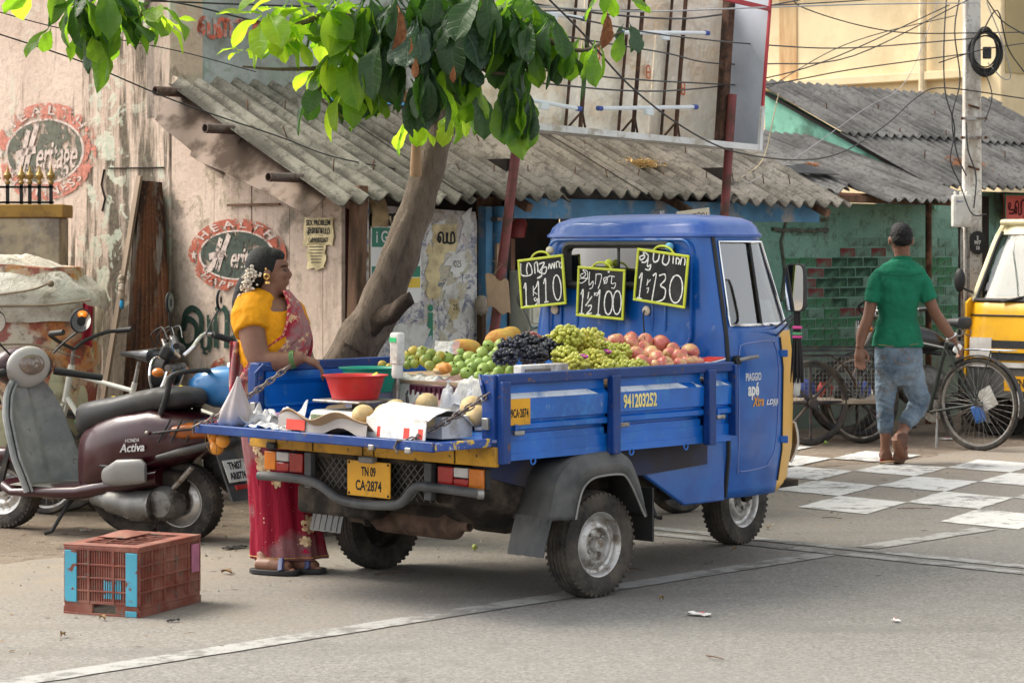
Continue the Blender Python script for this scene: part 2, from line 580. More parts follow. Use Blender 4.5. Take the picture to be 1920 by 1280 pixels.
# ================================================================== shop block
def pink_mat(name, board=False):
 t = NT(name, .9)
 y, z = t.sep()[1], t.sep()[2]
 vert = t.map((1, 5, .55))
 drip = t.noise(2.2, 8, .7, vert); blot = t.noise(2.6, 9, .68); fine = t.noise(28, 6, .7); patch = t.noise(5.2, 9, .62, None, .6)
 base = t.mix(t.rng(t.noise(1.1, 5), .3, .7), (.54, .415, .335), (.68, .545, .45))
 base = t.mix(t.rng(fine, .35, .72, 0, .35), base, (.40, .31, .26))
 base = t.mix(t.rng(drip, .56, .85, 0, .8), base, (.25, .185, .14))
 base = t.mix(t.rng(t.noise(7, 8, .75), .58, .85, 0, .55), base, (.32, .245, .19))
 if not board:
  # old mould running down the wall beside the join
  d = t.math('ABSOLUTE', t.math('SUBTRACT', y, 2.23))
  band = t.rng(d, .15, .85, 1, 0)
  band = t.math('MULTIPLY', band, t.rng(z, 1.2, 2.75, 1, .55))
  f = t.math('ADD', t.math('MULTIPLY', band, .62), t.math('MULTIPLY', t.math('SUBTRACT', drip, .5), 1.3))
  base = t.mix(t.rng(f, .24, .52, 0, .93), base, t.mix(t.rng(fine, .3, .7), (.055, .048, .036), (.14, .115, .08)))
  peel = t.math('MULTIPLY', t.rng(patch, .58, .62), t.rng(t.noise(.9, 3), .42, .6))
  base = t.mix(t.math('MULTIPLY', peel, .8), base, t.mix(t.rng(fine, .3, .7), (.45, .52, .42), (.62, .58, .47)))
 else:
  base = t.mix(t.math('MULTIPLY', t.rng(patch, .56, .6), t.rng(z, 1.0, 1.75, .2, .8)), base, t.mix(t.rng(fine, .3, .7), (.50, .42, .31), (.30, .23, .17)))
  base = t.mix(t.rng(blot, .57, .72, 0, .8), base, (.17, .14, .115))
 base = t.mix(t.rng(z, .9, .1, 0, .7), base, (.17, .145, .12))
 t.bump(t.math('ADD', t.math('MULTIPLY', fine, .6), patch), .5, .012)
 return t.col(base)
M_PINK, M_PINKB = pink_mat('old pink plaster'), pink_mat('old pink boards', True)
def sheet_mat(name, c0, c1, lich, pitch):
 t = NT(name, .92)
 n1 = t.noise(1.8, 8, .65); n2 = t.noise(16, 8, .75); n3 = t.noise(70, 4, .8)
 st = t.noise(3, 6, .6, t.map((4, .5, .5)))
 b = t.mix(t.rng(n1, .3, .7), c0, c1)
 b = t.mix(t.rng(n2, .5, .68, 0, .75), b, [k * .55 for k in c0])
 b = t.mix(t.rng(n3, .6, .74, 0, .5), b, lich)
 b = t.mix(t.rng(st, .52, .75, 0, .6), b, [k * .5 for k in c0])
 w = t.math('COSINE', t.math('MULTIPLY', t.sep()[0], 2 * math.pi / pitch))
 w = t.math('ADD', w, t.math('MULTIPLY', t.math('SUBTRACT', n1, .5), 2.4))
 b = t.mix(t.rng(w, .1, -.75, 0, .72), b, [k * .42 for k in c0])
 t.bump(t.math('ADD', n2, n3), .5, .012)
 return t.col(b)
M_ASB = sheet_mat('weathered cement sheet', (.125, .113, .095), (.27, .25, .215), (.40, .375, .32), .146)
M_ASB2 = sheet_mat('grey cement sheet', (.085, .083, .08), (.155, .152, .146), (.21, .205, .19), .146)
M_RUST = mat('rusted steel', (.17, .085, .05), .85, .2, .35, 5, (.06, .035, .025), .5, 9, bump=.4, bs=60)
M_PIPE = mat('dull pipe', (.16, .12, .11), .55, .5, .2, 6, (.10, .06, .045), .45, 12)
M_REDPOST = mat('dark red painted pipe', (.17, .035, .035), .5, 0, .2, 5, (.09, .045, .035), .4, 8)
M_BLUEP = mat('faded blue paint', (.045, .16, .29), .6, 0, .25, 4, (.28, .26, .24), .36, 6)
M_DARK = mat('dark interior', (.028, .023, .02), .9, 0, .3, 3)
M_CARD = mat('brown cardboard', (.36, .25, .16), .85, 0, .15, 4, (.25, .17, .10), .4, 6)
M_WOOD = mat('old brown timber', (.15, .085, .055), .8, 0, .3, 6, (.07, .045, .03), .45, 8, streak=.25)
M_TIN = mat('brown tin flashing', (.105, .067, .045), .6, .25, .2, 3, (.065, .04, .027), .45, 4)
M_GREYW = mat('grey lime wash', (.40, .44, .46), .9, 0, .15, 2, (.20, .21, .20), .45, 2.2, bump=.3, bs=20, dirt2=(.30, .36, .34), d2a=.42, d2s=5)

def corr(fnz, x0, x1, y0, y1, pitch, amp, nv=3, th=.007, x_rag=0, seed=0, ph=0.):
 """one corrugated sheet: waves along x, length along y, fnz(x, y) is the mean height"""
 n = max(8, int((x1 - x0) / pitch * 8))
 mb = MB()
 def fn(u, v):
  x = x0 + (x1 - x0) * u
  y = y0 + (y1 - y0) * v
  if v == 0: y += x_rag * (noise.noise(V(x * 2.3, seed, 0)) + .5 * noise.noise(V(x * 9, seed, 5)))
  return V(x, y, fnz(x, y) + amp * math.cos(2 * math.pi * (x / pitch) + ph))
 return mb.grid(fn, n, nv, thick=th)
shop = thing('roadside_shop', 'low roadside shop with pink side wall and sagging corrugated lean-to roof', 'shop', SH.o, SH.rz)
Z0, SL = 1.845, .474
def top_y(x): return interp([(0, 1.56), (1.25, 1.2), (2.77, 1.03), (4.0, .96), (4.8, .86)], x)[0]
rnd = random.Random(11)
edges = [-.03, .93, 1.78, 2.66, 3.52, 4.72]
for i, (a, b) in enumerate(zip(edges, edges[1:])):
 dz = (i % 2) * .02 + rnd.uniform(-.006, .006)
 y0 = [-.04, -.02, .10, .04, .02][i]
 ty = (top_y(a) + top_y(b)) / 2 + .04
 o = corr(lambda x, y: Z0 + SL * y + dz + .012 * noise.noise(V(x * .9, y, i)) - (.02 if i == 0 and x < .2 else 0), a - .06, b + .06, y0, ty if i else 1.56, .146, .026, 5, .008, .035 if i != 3 else .07, i).build('roof_sheet', M_ASB, shop)
# J bolts holding the sheets
jb = MB().tube([(0, 0, -.03), (0, 0, .035), (.004, 0, .05)], .004, 6).mesh('roof_bolt', M_RUST)
for y in (.28, .72, 1.1):
 for x in [k * .33 + .15 for k in range(14)]:
  if y < top_y(x) - .05 and rnd.random() < .8:
   o = link('roof_bolt', jb, shop)
   xx = round(x / .146) * .146 + rnd.uniform(-.01, .01)
   o.location = (xx, y + rnd.uniform(-.02, .02), Z0 + SL * y + .035)
   o.rotation_euler = (rnd.uniform(-.5, .1), rnd.uniform(-.3, .3), 0)
# purlin pipes poking out of the gable, timber rafters under the edge
for y, x0, dr in ((1.50, -.24, .03), (.98, -.26, .03), (.34, -.30, .028)):
 z = Z0 + SL * y - .062
 mb = MB()
 mb.lathe([(.0, 4.6), (dr, 4.6), (dr, 0), (dr * .8, 0), (dr * .8, .2), (0, .2)], 14, frame((x0, y, z), (0, 1, 0), (0, 0, 1), (1, 0, 0)))
 mb.build('purlin_pipe', M_PIPE, shop)
for x in (.06, 1.5, 3.0, 4.5):
 MB().bar((x, .02, Z0 - .06), (x, 1.5, Z0 + SL * 1.48 - .075), .05, .05).build('rafter', M_WOOD, shop)
# bent brown tin sheets closing the gable
def tin(y0, y1, za0, za1, drop0, drop1, name='flashing'):
 mb = MB()
 def fn(u, v):
  y = y0 + (y1 - y0) * u
  zt = za0 + (za1 - za0) * u
  d = drop0 + (drop1 - drop0) * u
  w = .010 * noise.noise(V(y * 3, v * 2, 7))
  return V(.03 - .20 * v + w - .008 * math.sin(u * 9) * v, y - .03 * v, zt - d * v - .02 * v * v + w)
 mb.grid(fn, 14, 6, thick=.003)
 return mb.build(name, M_TIN, shop)
tin(1.62, .95, Z0 + SL * 1.62 - .03, Z0 + SL * .95 - .03, .24, .30)
tin(1.27, .16, Z0 + SL * 1.27 - .06, Z0 + SL * .16 - .05, .27, .13)
# side wall: plaster slab to the left, boards under the gable
def yzprism(poly, x0, x1): return MB().prism([(-y, z) for y, z in poly], abs(x1 - x0), frame((max(x0, x1), 0, 0), (0, -1, 0), (0, 0, 1), (-1, 0, 0)))
yzprism([(1.80, -.02), (7.5, -.02), (7.5, 5.2), (1.80, 5.2)], .10, .36).build('side_wall', M_PINK, shop, bevel=.012)
for a, b in ((.17, .335), (.34, .64), (.645, .995), (1.0, 1.36), (1.365, 1.795)):
 def zt(y): return Z0 + SL * y - .07
 yzprism([(a, .06), (b, .06), (b, zt(b)), (a, zt(a))], .108 + rnd.uniform(-.004, .004), .135).build('wall_board', M_PINKB, shop, bevel=.002)
MB().box((.09, .96, 1.80), (.012, .5, .014)).build('batten', M_WOOD, shop)
# corner posts
MB().box((.15, .10, .95), (.07, .09, 1.9), (0, .03, 0)).build('corner_post', M_WOOD, shop, bevel=.006)
MB().box((.30, .27, .93), (.10, .06, 1.86)).build('door_jamb', mat('maroon timber', (.11, .035, .03), .7, 0, .3, 5, (.05, .03, .025), .4, 6), shop, bevel=.005)
MB().box((.385, .30, .93), (.055, .05, 1.86)).build('door_jamb', mat('chipped white timber', (.55, .52, .48), .8, 0, .15, 4, (.16, .09, .06), .48, 7, dirt2=(.12, .2, .35), d2a=.36, d2s=6), shop, bevel=.005)
# poster wall
t = NT('torn poster wall', .85)
v = t.map((1, 1, .6)); p1 = t.noise(4.2, 9, .7, v, 1.2); p2 = t.noise(8, 9, .7, None, 1.6); p3 = t.noise(3, 8, .6, None, .8); p4 = t.noise(14, 7, .7, v, 2.); fn = t.noise(60, 4, .7)
b = t.mix(t.rng(p1, .42, .5), (.52, .485, .48), (.72, .70, .68))
b = t.mix(t.rng(p2, .57, .60), b, (.32, .33, .40))
b = t.mix(t.rng(p3, .58, .61, 0, .9), b, (.54, .49, .36))
b = t.mix(t.rng(p4, .62, .64, 0, .85), b, (.10, .13, .20))
b = t.mix(t.rng(t.sep()[2], 1.55, 1.8, 0, .8), b, t.mix(t.rng(p2, .45, .55), (.46, .38, .36), (.28, .22, .18)))
b = t.mix(t.rng(fn, .5, .75, 0, .4), b, (.25, .23, .22))
t.bump(t.math('ADD', p2, p4), .4, .01)
M_POSTER = t.col(b)
MB().prism([(.415, .02), (1.37, .02), (1.375, 1.70), (1.36, 1.765), (.415, 1.80)], .04, frame((0, .39, 0), (1, 0, 0), (0, 0, 1), (0, -1, 0))).build('poster_board', M_POSTER, shop, bevel=.004)
FW = lambda x, z, o=.002: frame((x, .35 - o, z), (1, 0, 0), (0, 0, 1), (0, -1, 0))
def pap(name, x, z, w, h, m, o=.003, rag=.006, parent=shop, fw=FW, rot=0):
 mb = MB()
 n = 7
 ring = []
 for (ax, ay), (bx, by) in (((-1, -1), (1, -1)), ((1, -1), (1, 1)), ((1, 1), (-1, 1)), ((-1, 1), (-1, -1))):
  for k in range(n):
   px, py = (ax + (bx - ax) * k / n) * w / 2, (ay + (by - ay) * k / n) * h / 2
   q = rag * noise.noise(V(px * 30 + x, py * 30 + z, 2)) * 1.6
   ring.append((px + q, py + q * .8))
 mb.prism(ring, .002, fw(x, z, o) @ Matrix.Rotation(rot, 4, 'Z'))
 return mb.build(name, m, parent, smooth=None)
M_YPAP = mat('yellowed paper', (.66, .55, .32), .9, 0, .12, 6, (.42, .34, .2), .42, 9)
M_WPAP = mat('dirty white paper', (.68, .67, .64), .9, 0, .1, 6, (.45, .42, .37), .4, 8)
M_INK = mat('black ink', (.03, .03, .03), .7, 0, 0)
M_SIGNG = mat('green sign print', (.02, .20, .12), .5, 0, .1)
M_SIGNY = mat('yellow sign print', (.75, .52, .05), .5, 0, .1)
M_RED = mat('red print', (.60, .05, .03), .5, 0, .1)
M_WHITE = mat('white print', (.78, .77, .74), .6, 0, .05)
M_BLUEINK = mat('blue print', (.05, .09, .35), .6, 0, .1)
pap('paper_bill', .56, 1.44, .33, .62, M_YPAP, .003, .012)
tam_m = [[(0, 1), (0, 0), (.75, 0), (.75, .7), (.62, 1), (.42, .9), (.38, .5), (.38, 0)]]        # letter ma
tam_va = [[(.15, .05), (.02, .3), (.1, .55), (.3, .5), (.32, .2), (.2, .02), (.1, .3), (.12, .8), (.4, 1), (.62, .75), (.62, .1), (.62, 0), (1.0, 0), (1.0, 1)]]
tam_ta = [[(0, 1), (.75, 1), (.45, 1), (.35, .6), (.15, .3), (.05, .1), (.25, 0), (.6, .12), (.85, .5), (.8, .72), (.55, .6), (.4, .35), (.4, -.1), (.2, -.3)]]
tam_la = [[(.1, .35), (.02, .15), (.12, 0), (.26, .12), (.22, .4), (.1, .6), (.12, .9), (.35, 1), (.5, .8), (.5, 0)], [(.5, .8), (.62, 1), (.85, 1), (.88, .8), (.88, 0)]]
tam_u = [[(.2, .5), (.35, .55), (.38, .75), (.22, .85), (.08, .7), (.1, .4), (.35, .3), (.8, .3), (.9, .15), (.8, .02), (.1, .02)]]
tam_ra = [[(.0, 0), (.0, 1), (.5, 1), (.5, .0), (.35, -.3)]]
tam_i = [[(.0, 1), (.0, 0), (.45, 0), (.45, .9), (.6, 1.25), (.85, 1.2), (.85, .8), (.75, .7)]]
tam_na = [[(.1, .3), (.05, .1), (.2, 0), (.3, .15), (.25, .5), (.1, .7), (.25, 1), (.45, .9), (.45, 0)], [(.45, .9), (.6, 1), (.75, .9), (.75, 0)], [(.75, .9), (.9, 1), (1.05, .85), (1.05, .0)]]
def glyphs(seq, w, h, gap=.12):
 """lay stroke letters left to right in a box w x h"""
 tot = sum(max(p[0] for s in g for p in s) + gap for g in seq) - gap
 k = w / tot
 out, x = [], 0
 for g in seq:
  for s in g: out.append([(x + p[0] * k, p[1] * h) for p in s])
  x += (max(p[0] for s in g for p in s) + gap) * k
 return out
strokes('bill_lettering', glyphs([tam_m, tam_va, tam_la], .24, .075), FW(.45, 1.665, .0055), .016, M_INK, shop)
for k in range(9): MB().box((.45 + .0, .3455, 1.60 - k * .06), (.012, .002, .034)).build('bill_lettering', M_INK, shop, smooth=None)
# green-white-yellow dealer board
gs = thing('dealer_sign', 'small green white and yellow sign half hidden behind the tree trunk', 'sign', SH.o, SH.rz)
FS = lambda x, z, o=0: frame((x, .335 - o, z), (1, 0, 0), (0, 0, 1), (0, -1, 0))
MB().prism([(.475, 1.24), (.50, 1.205), (.86, 1.205), (.885, 1.24), (.885, 1.67), (.475, 1.67)], .006, FS(0, 0, -.004)).build('plate', M_WHITE, gs, bevel=.002)
for z0, z1, m in ((1.545, 1.66, M_SIGNG), (1.365, 1.43, M_SIGNG), (1.30, 1.36, M_SIGNY)):
 MB().box((.68, .3325, (z0 + z1) / 2), (.39, .0015, z1 - z0)).build('colour_band', m, gs, smooth=None)
letters('sign_lettering', 'i GREEN', .10, FS(.66, 1.602, .0035), M_WHITE, gs, sx=.8, bold=.001, extrude=.0006)
letters('sign_lettering', 'Only for', .05, FS(.62, 1.487, .0035), M_RED, gs, sx=.85, bold=.001, extrude=.0006)
letters('sign_lettering', 'Velachery', .06, FS(.66, 1.397, .0035), M_SIGNY, gs, sx=.8, bold=.001, extrude=.0006)
letters('sign_lettering', '0984', .065, FS(.585, 1.262, .0035), M_BLUEINK, gs, sx=.85, extrude=.0006)
pap('paper_bill', 1.09, 1.60, .20, .17, M_YPAP, .004, .02)
strokes('bill_lettering', glyphs([tam_va, tam_m], .14, .06), FW(1.03, 1.575, .0065), .014, M_INK, shop)
pap('paper_bill', .99, 1.38, .10, .30, M_YPAP, .003, .03)
pap('paper_bill', 1.19, 1.44, .08, .14, M_WPAP, .004, .02)
pap('paper_bill', 1.17, 1.17, .08, .12, M_YPAP, .004, .02)
letters('bill_lettering', '/025', .06, FW(1.195, 1.44, .0065), M_INK, shop, sx=.7, extrude=.0005)
letters('bill_lettering', '25', .05, FW(1.18, 1.175, .0065), M_INK, shop, sx=.8, extrude=.0005)
letters('wall_lettering', 'j', .26, FW(.975, 1.10, .003), MATS['green sign print'], shop, bold=.008, extrude=.0005)
pap('paper_bill', .80, .95, .30, .22, M_WPAP, .003, .04)
rq = random.Random(77)
for k in range(16):
 pap('paper_bill', rq.uniform(.50, 1.32), rq.uniform(.95, 1.70), rq.uniform(.05, .15), rq.uniform(.05, .2), rq.choice((M_WPAP, M_WPAP, M_YPAP, mat('blue-grey torn paper', (.36, .40, .48), .9, 0, .2, 12, (.6, .58, .55), .45, 9))), .0022 + k * .00003, .035, rot=rq.uniform(-.2, .2))
# small rusty tin hung on a nail
tp = MB().grid(lambda u, v: V(.44 + .13 * u + .02 * v, .315 - .02 * math.sin(v * 3), 1.83 - .17 * v + .012 * math.sin(u * 3)), 6, 6, thick=.004).build('hanging_tin', mat('buff tin', (.42, .31, .17), .7, .1, .15, 5, (.24, .15, .08), .45, 8), shop)
# blue pillar, pipe and timber beside the doorway
MB().box((1.425, .33, .9), (.06, .07, 1.8)).build('pillar', M_BLUEP, shop, bevel=.005)
MB().tube([(1.52, .30, 0), (1.515, .30, 1.80)], .048, 16).build('blue_pipe', M_BLUEP, shop)
MB().box((1.515, .30, 1.72), (.15, .12, .025)).build('pipe_bracket', M_PIPE, shop, bevel=.003)
MB().box((1.47, .27, 1.42), (.028, .02, .30), (0, .03, 0)).build('batten', mat('raw pale timber', (.34, .23, .15), .8, 0, .2, 8), shop)
MB().box((1.36, .30, 1.05), (.03, .05, .36)).build('batten', M_WOOD, shop)
# fascia, dark doorway and stock
MB().box((3.12, .24, 1.79), (3.1, .03, .13)).build('fascia', M_BLUEP, shop, bevel=.004)
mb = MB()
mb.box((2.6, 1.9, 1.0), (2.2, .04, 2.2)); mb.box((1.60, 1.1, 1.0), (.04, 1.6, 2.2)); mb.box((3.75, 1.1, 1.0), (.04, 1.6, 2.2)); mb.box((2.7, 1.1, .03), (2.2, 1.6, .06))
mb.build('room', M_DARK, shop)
MB().box((3.72, .31, .95), (.10, .08, 1.9)).build('pillar', M_BLUEP, shop, bevel=.005)
MB().box((2.55, .36, 1.80), (2.3, .05, .12)).build('lintel', M_WOOD, shop)
gmb = MB()
for k in range(12): gmb.bar((2.62 + k * .045, .36, 1.62), (2.62 + k * .045, .36, 1.74), .004, .004)
for k in range(4): gmb.bar((2.6, .36, 1.63 + k * .035), (3.14, .36, 1.63 + k * .035), .004, .004)
gmb.build('window_grille', mat('grey wire', (.35, .34, .32), .6, .4), shop)
for i, (x, z, w, h) in enumerate(((1.98, .85, .34, .3), (1.98, 1.15, .34, .3), (2.0, 1.46, .30, .3), (2.33, .85, .3, .3), (2.33, 1.16, .28, .3))):
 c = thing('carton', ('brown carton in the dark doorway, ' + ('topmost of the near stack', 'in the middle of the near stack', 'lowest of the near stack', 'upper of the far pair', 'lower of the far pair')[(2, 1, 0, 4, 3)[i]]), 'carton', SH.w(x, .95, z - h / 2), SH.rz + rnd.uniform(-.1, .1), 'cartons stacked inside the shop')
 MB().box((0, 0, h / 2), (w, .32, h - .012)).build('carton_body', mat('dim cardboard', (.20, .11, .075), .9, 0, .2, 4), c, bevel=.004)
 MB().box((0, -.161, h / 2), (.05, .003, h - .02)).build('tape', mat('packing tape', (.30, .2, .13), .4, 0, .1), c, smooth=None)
rb = thing('red_basket', 'round red plastic drum in the dark doorway', 'drum', SH.w(2.15, .8, 1.61))
MB().lathe([(0, 0), (.07, 0), (.085, .09), (.06, .16), (0, .165)], 16).build('drum_body', mat('dull red plastic', (.25, .03, .03), .5), rb)
# card notice with Tamil lettering under the eave
cs = thing('card_notice', 'cream card notice with black Tamil lettering hung under the eave', 'notice', SH.w(3.02, .0, 1.745), SH.rz)
MB().box((0, 0, 0), (.33, .008, .10), (0, -.10, 0)).build('card', mat('cream card', (.60, .54, .42), .85, 0, .1), cs)
strokes('card_lettering', glyphs([tam_u, tam_ta, tam_ta, tam_ra, tam_va], .27, .035), frame((-.135, -.0045, -.03), (.995, 0, .1), (-.1, 0, .995), (0, -1, 0)), .006, M_INK, cs)
# upper wall that the lean-to rests on
mb = MB().box((1.80, 1.93, 3.0), (3.4, .25, 1.3))
mb.build('upper_wall', M_GREYW, shop, bevel=.01)
FU = lambda x, z: frame((x, 1.802, z), (1, 0, 0), (0, 0, 1), (0, -1, 0))
M_FADERED = mat('faded red lettering', (.50, .13, .09), .9, 0, .3, 12, (.40, .42, .43), .42, 18)
strokes('wall_lettering', glyphs([tam_va, tam_la, tam_ta, tam_ta], .52, .11), FU(.32, 2.89), .028, M_FADERED, shop, .003)
# blue plastic sheet tucked on the roof
MB().grid(lambda u, v: V(.95 + .9 * u, 1.22 + .10 * v, Z0 + SL * (1.22 + .1 * v) + .05 + .03 * noise.noise(V(u * 6, v * 3, 1))), 16, 4, thick=.003).build('plastic_sheet', mat('blue plastic sheet', (.03, .22, .50), .35, 0, .2, 6), shop)

# ------------------------------------------------------------------ painted advertisements on the pink wall
def flake(name, col, keep=.5, scale=7., soft=.02):
 t = NT(name, .9)
 n = t.noise(scale, 9, .72, None, .4)
 f = t.rng(n, keep + .06 - soft, keep + .06 + soft, 1, 0)
 c = t.mix(t.rng(t.noise(30, 5), .3, .7), [k * .8 for k in col], [min(1, k * 1.15) for k in col])
 t.L.new(f, t.p.inputs['Alpha'])
 return t.col(c)
M_ADR = flake('flaking orange-red paint', (.40, .115, .075), .47, 10.)
M_ADG = flake('flaking dark green paint', (.065, .08, .065), .52, 10.)
M_ADW = flake('flaking pale paint', (.55, .45, .40), .52, 12.)
M_ADR2 = flake('faded orange-red paint', (.50, .20, .15), .44, 9)
M_ADG2 = flake('faded dark green paint', (.13, .135, .105), .46, 8)
def advert(y, z, a, b, sc_, mr, mg, mw, nm, label):
 """oval painted sign: ring, dark field, script and arched words"""
 ad = thing('painted_advert', label, 'advert', SH.o, SH.rz)
 P = lambda o: frame((.094 - o, y, z), (0, -1, 0), (0, 0, 1), (-1, 0, 0))
 n = 56
 def ellipse(k, aa, bb): return [(aa * math.cos(2 * math.pi * i / k), bb * math.sin(2 * math.pi * i / k)) for i in range(k)]
 def ringm(a0, b0, a1, b1, o):
  A = [P(o) @ V(x, q, 0) for x, q in ellipse(n, a0, b0)]
  B = [P(o) @ V(x, q, 0) for x, q in ellipse(n, a1, b1)]
  A2 = [P(o + .0015) @ V(x, q, 0) for x, q in ellipse(n, a0, b0)]
  B2 = [P(o + .0015) @ V(x, q, 0) for x, q in ellipse(n, a1, b1)]
  mb = MB()
  mb.add(A2 + B2, [(i, (i + 1) % n, n + (i + 1) % n, n + i) for i in range(n)])
  return mb
 ringm(a, b, a * .755, b * .66, .0).build('ring', mr, ad, smooth=None)
 ringm(a * .775, b * .68, a * .73, b * .635, .0012).build('ring_line', mw, ad, smooth=None)
 MB().add([P(.0012) @ V(x, q, 0) for x, q in ellipse(n, a * .735, b * .64)], [tuple(range(n))]).build('field', mg, ad, smooth=None)
 # script: a tall slanted H, then the rest
 strokes('script_lettering', [[(-.60 * a, -.42 * b), (-.48 * a, -.30 * b), (-.38 * a, .1 * b), (-.30 * a, .46 * b)], [(-.38 * a, -.42 * b), (-.26 * a, .1 * b), (-.13 * a, .56 * b)], [(-.55 * a, -.05 * b), (-.35 * a, .02 * b), (-.16 * a, .05 * b)], [(-.66 * a, -.34 * b), (-.60 * a, -.42 * b)]], P(.004), .085 * a, mw, ad, .001)
 letters('script_lettering', 'eritage', .80 * b, P(.004) @ Matrix.Translation((.22 * a, -.10 * b, 0)), mw, ad, sx=.74, shear=.35, bold=.012 * b, extrude=.0006, space=.92)
 def arch(top):
  def fn(x, q):
   # x along the arc (radians of the ellipse), q radial
   th = (math.pi / 2 - x) if top else (-math.pi / 2 + x)
   k = .84 + (q if top else -q)
   return a * (k + .035) * math.cos(th), b * k * math.sin(th)
  return fn
 letters('arched_lettering', 'HEALTH', .26, P(.004), mw, ad, fn=arch(True), sx=1.55, bold=.004, extrude=.0006, space=1.55)
 letters('arched_lettering', 'HAPPINESS', .22, P(.004), mw, ad, fn=arch(False), sx=1.35, bold=.004, extrude=.0006, space=1.3)
 st = [(math.cos(math.pi / 2 + k * math.pi / 5) * (.075 if k % 2 == 0 else .03), math.sin(math.pi / 2 + k * math.pi / 5) * (.075 if k % 2 == 0 else .03)) for k in range(10)]
 MB().add([P(.0045) @ V(-.875 * a + x * a, q * a, 0) for x, q in st], [tuple(range(10))]).build('star', mw, ad, smooth=None)
advert(1.13, 1.497, .475, .222, 1, M_ADR, M_ADG, M_ADW, '', 'oval orange and green painted advert on the boards behind the woman')
advert(3.18, 2.185, .60, .325, 1, M_ADR2, M_ADG2, M_ADW, '', 'larger faded oval orange and green painted advert high on the pink plaster wall')
PW = lambda y, z, o=.005: frame((.10 - o, y, z), (0, -1, 0), (0, 0, 1), (-1, 0, 0))
lt = thing('painted_slogan', 'big dark green Tamil letters painted low on the boards behind the motorcycle', 'slogan', SH.o, SH.rz)
strokes('letter', [[(.0, .1), (.06, .0), (.16, .03), (.17, .13), (.08, .17), (.04, .10), (.06, .2), (.14, .235), (.22, .18), (.22, .0), (.30, .0), (.30, .2)]], PW(1.70, .93), .042, flake('green slogan paint', (.03, .06, .045), .58), lt, .001)
strokes('letter', [[(0, 0), (0, .22), (.1, .22), (.1, 0)], [(.18, .22), (.18, 0), (.3, 0), (.3, .2)], [(.42, 0), (.42, .22), (.54, .22), (.54, .0)]], PW(1.33, .93), .042, MATS['green slogan paint'], lt, .001)
strokes('letter', [[(.16, .2), (.05, .16), (0, .06), (.06, 0), (.15, .03), (.15, .1), (.06, .11)], [(.22, 0), (.32, .18), (.22, .2)]], PW(1.40, .66), .035, M_ADR, lt, .001)
strokes('letter', [[(0, .18), (.0, .06), (.08, .0), (.08, .18)]], PW(.62, .93), .05, MATS['green slogan paint'], lt, .001)
bl = thing('pasted_bill', 'torn yellowed paper bill pasted at the right end of the pink boards', 'bill', SH.o, SH.rz)
pap('paper', .36, 1.635, .26, .16, M_YPAP, .006, .012, bl, PW)
pap('paper', .38, 1.50, .16, .16, M_YPAP, .006, .03, bl, PW)
letters('bill_lettering', 'SEX PROBLEM', .045, PW(.36, 1.685, .0105), M_INK, bl, sx=.78, bold=.001, extrude=.0004)
strokes('bill_lettering', glyphs([tam_ta, tam_na, tam_la, tam_va, tam_m], .20, .03), PW(.46, 1.625, .0095), .006, M_INK, bl, .0008)
letters('bill_lettering', 'Cell:9428322627', .036, PW(.36, 1.585, .0105), M_INK, bl, sx=.72, bold=.0008, extrude=.0004)
for k in range(6): MB().box((.0915, .38, 1.545 - k * .018), (.0012, .13 - k * .008, .005)).build('bill_lettering', M_INK, bl, smooth=None)
# cracks and a cable staple line on the plaster
MB().tube([(.095, 2.5, 2.05), (.094, 2.53, 1.95), (.094, 2.49, 1.86), (.094, 2.52, 1.78)], .006, 5).build('crack', M_DARK, shop)
MB().tube([(.093, 2.45, 2.055), (.093, 1.86, 2.045)], .005, 5).build('crack', M_DARK, shop)

# ================================================================== billboard tray over the roof
bb = thing('billboard', 'open-backed metal billboard tray with bare tubes above the corrugated roof', 'billboard', SH.o, SH.rz)
LX = .115                                                        # the whole board leans a little
def bp(x, y, z): return V(x + LX * (z - 2.25), y, z - .03 * (x - 2.4))
t = NT('galvanised sheet', .38)
t.p.inputs['Metallic'].default_value = .22
n1 = t.noise(1.6, 5, .5); n2 = t.noise(34, 4, .6); n3 = t.noise(3.4, 8, .65)
b = t.mix(t.rng(n3, .4, .66), (.86, .77, .63), (.74, .58, .40))
b = t.mix(t.rng(n2, .4, .7, 0, .3), b, (.75, .74, .72))
t.bump(t.math('ADD', t.math('MULTIPLY', n1, 3.), t.math('MULTIPLY', n2, .08)), .55, .06)
M_GALV = t.col(b)
M_ANGLE = mat('rusty angle iron', (.12, .065, .045), .75, .3, .3, 8, (.05, .035, .03), .45, 10)
M_WFRAME = mat('white enamel frame', (.66, .66, .66), .5, 0, .08, 5, (.40, .36, .30), .36, 6)
BX0, BX1, BZ0, BZ1 = .75, 3.56, 2.25, 3.35
mb = MB()
for i in range(4):
 xa, xb = BX0 + (BX1 - BX0) * i / 4, BX0 + (BX1 - BX0) * (i + 1) / 4 - .004
 mb2 = MB().grid(lambda u, v: bp(xa + (xb - xa) * u, .26 + .012 * noise.noise(V(u * 2 + i, v * 3, 0)), BZ0 + (BZ1 - BZ0) * v), 8, 8, thick=.002)
 mb2.build('back_sheet', M_GALV, bb)
def panel4(a, b, c, d, th, m, nm): return MB().grid(lambda u, v: (a.lerp(b, u)).lerp(d.lerp(c, u), v), 2, 2, thick=th).build(nm, m, bb, smooth=None)
panel4(bp(BX1, .26, BZ0), bp(BX1, -.12, BZ0), bp(BX1, -.12, BZ1), bp(BX1, .26, BZ1), .004, mat('blue-white inner panel', (.40, .43, .50), .5, 0, .1, 3), 'end_panel')
panel4(bp(BX0, .26, BZ0), bp(BX1, .26, BZ0), bp(BX1, -.12, BZ0), bp(BX0, -.12, BZ0), .004, M_WFRAME, 'bottom_panel')
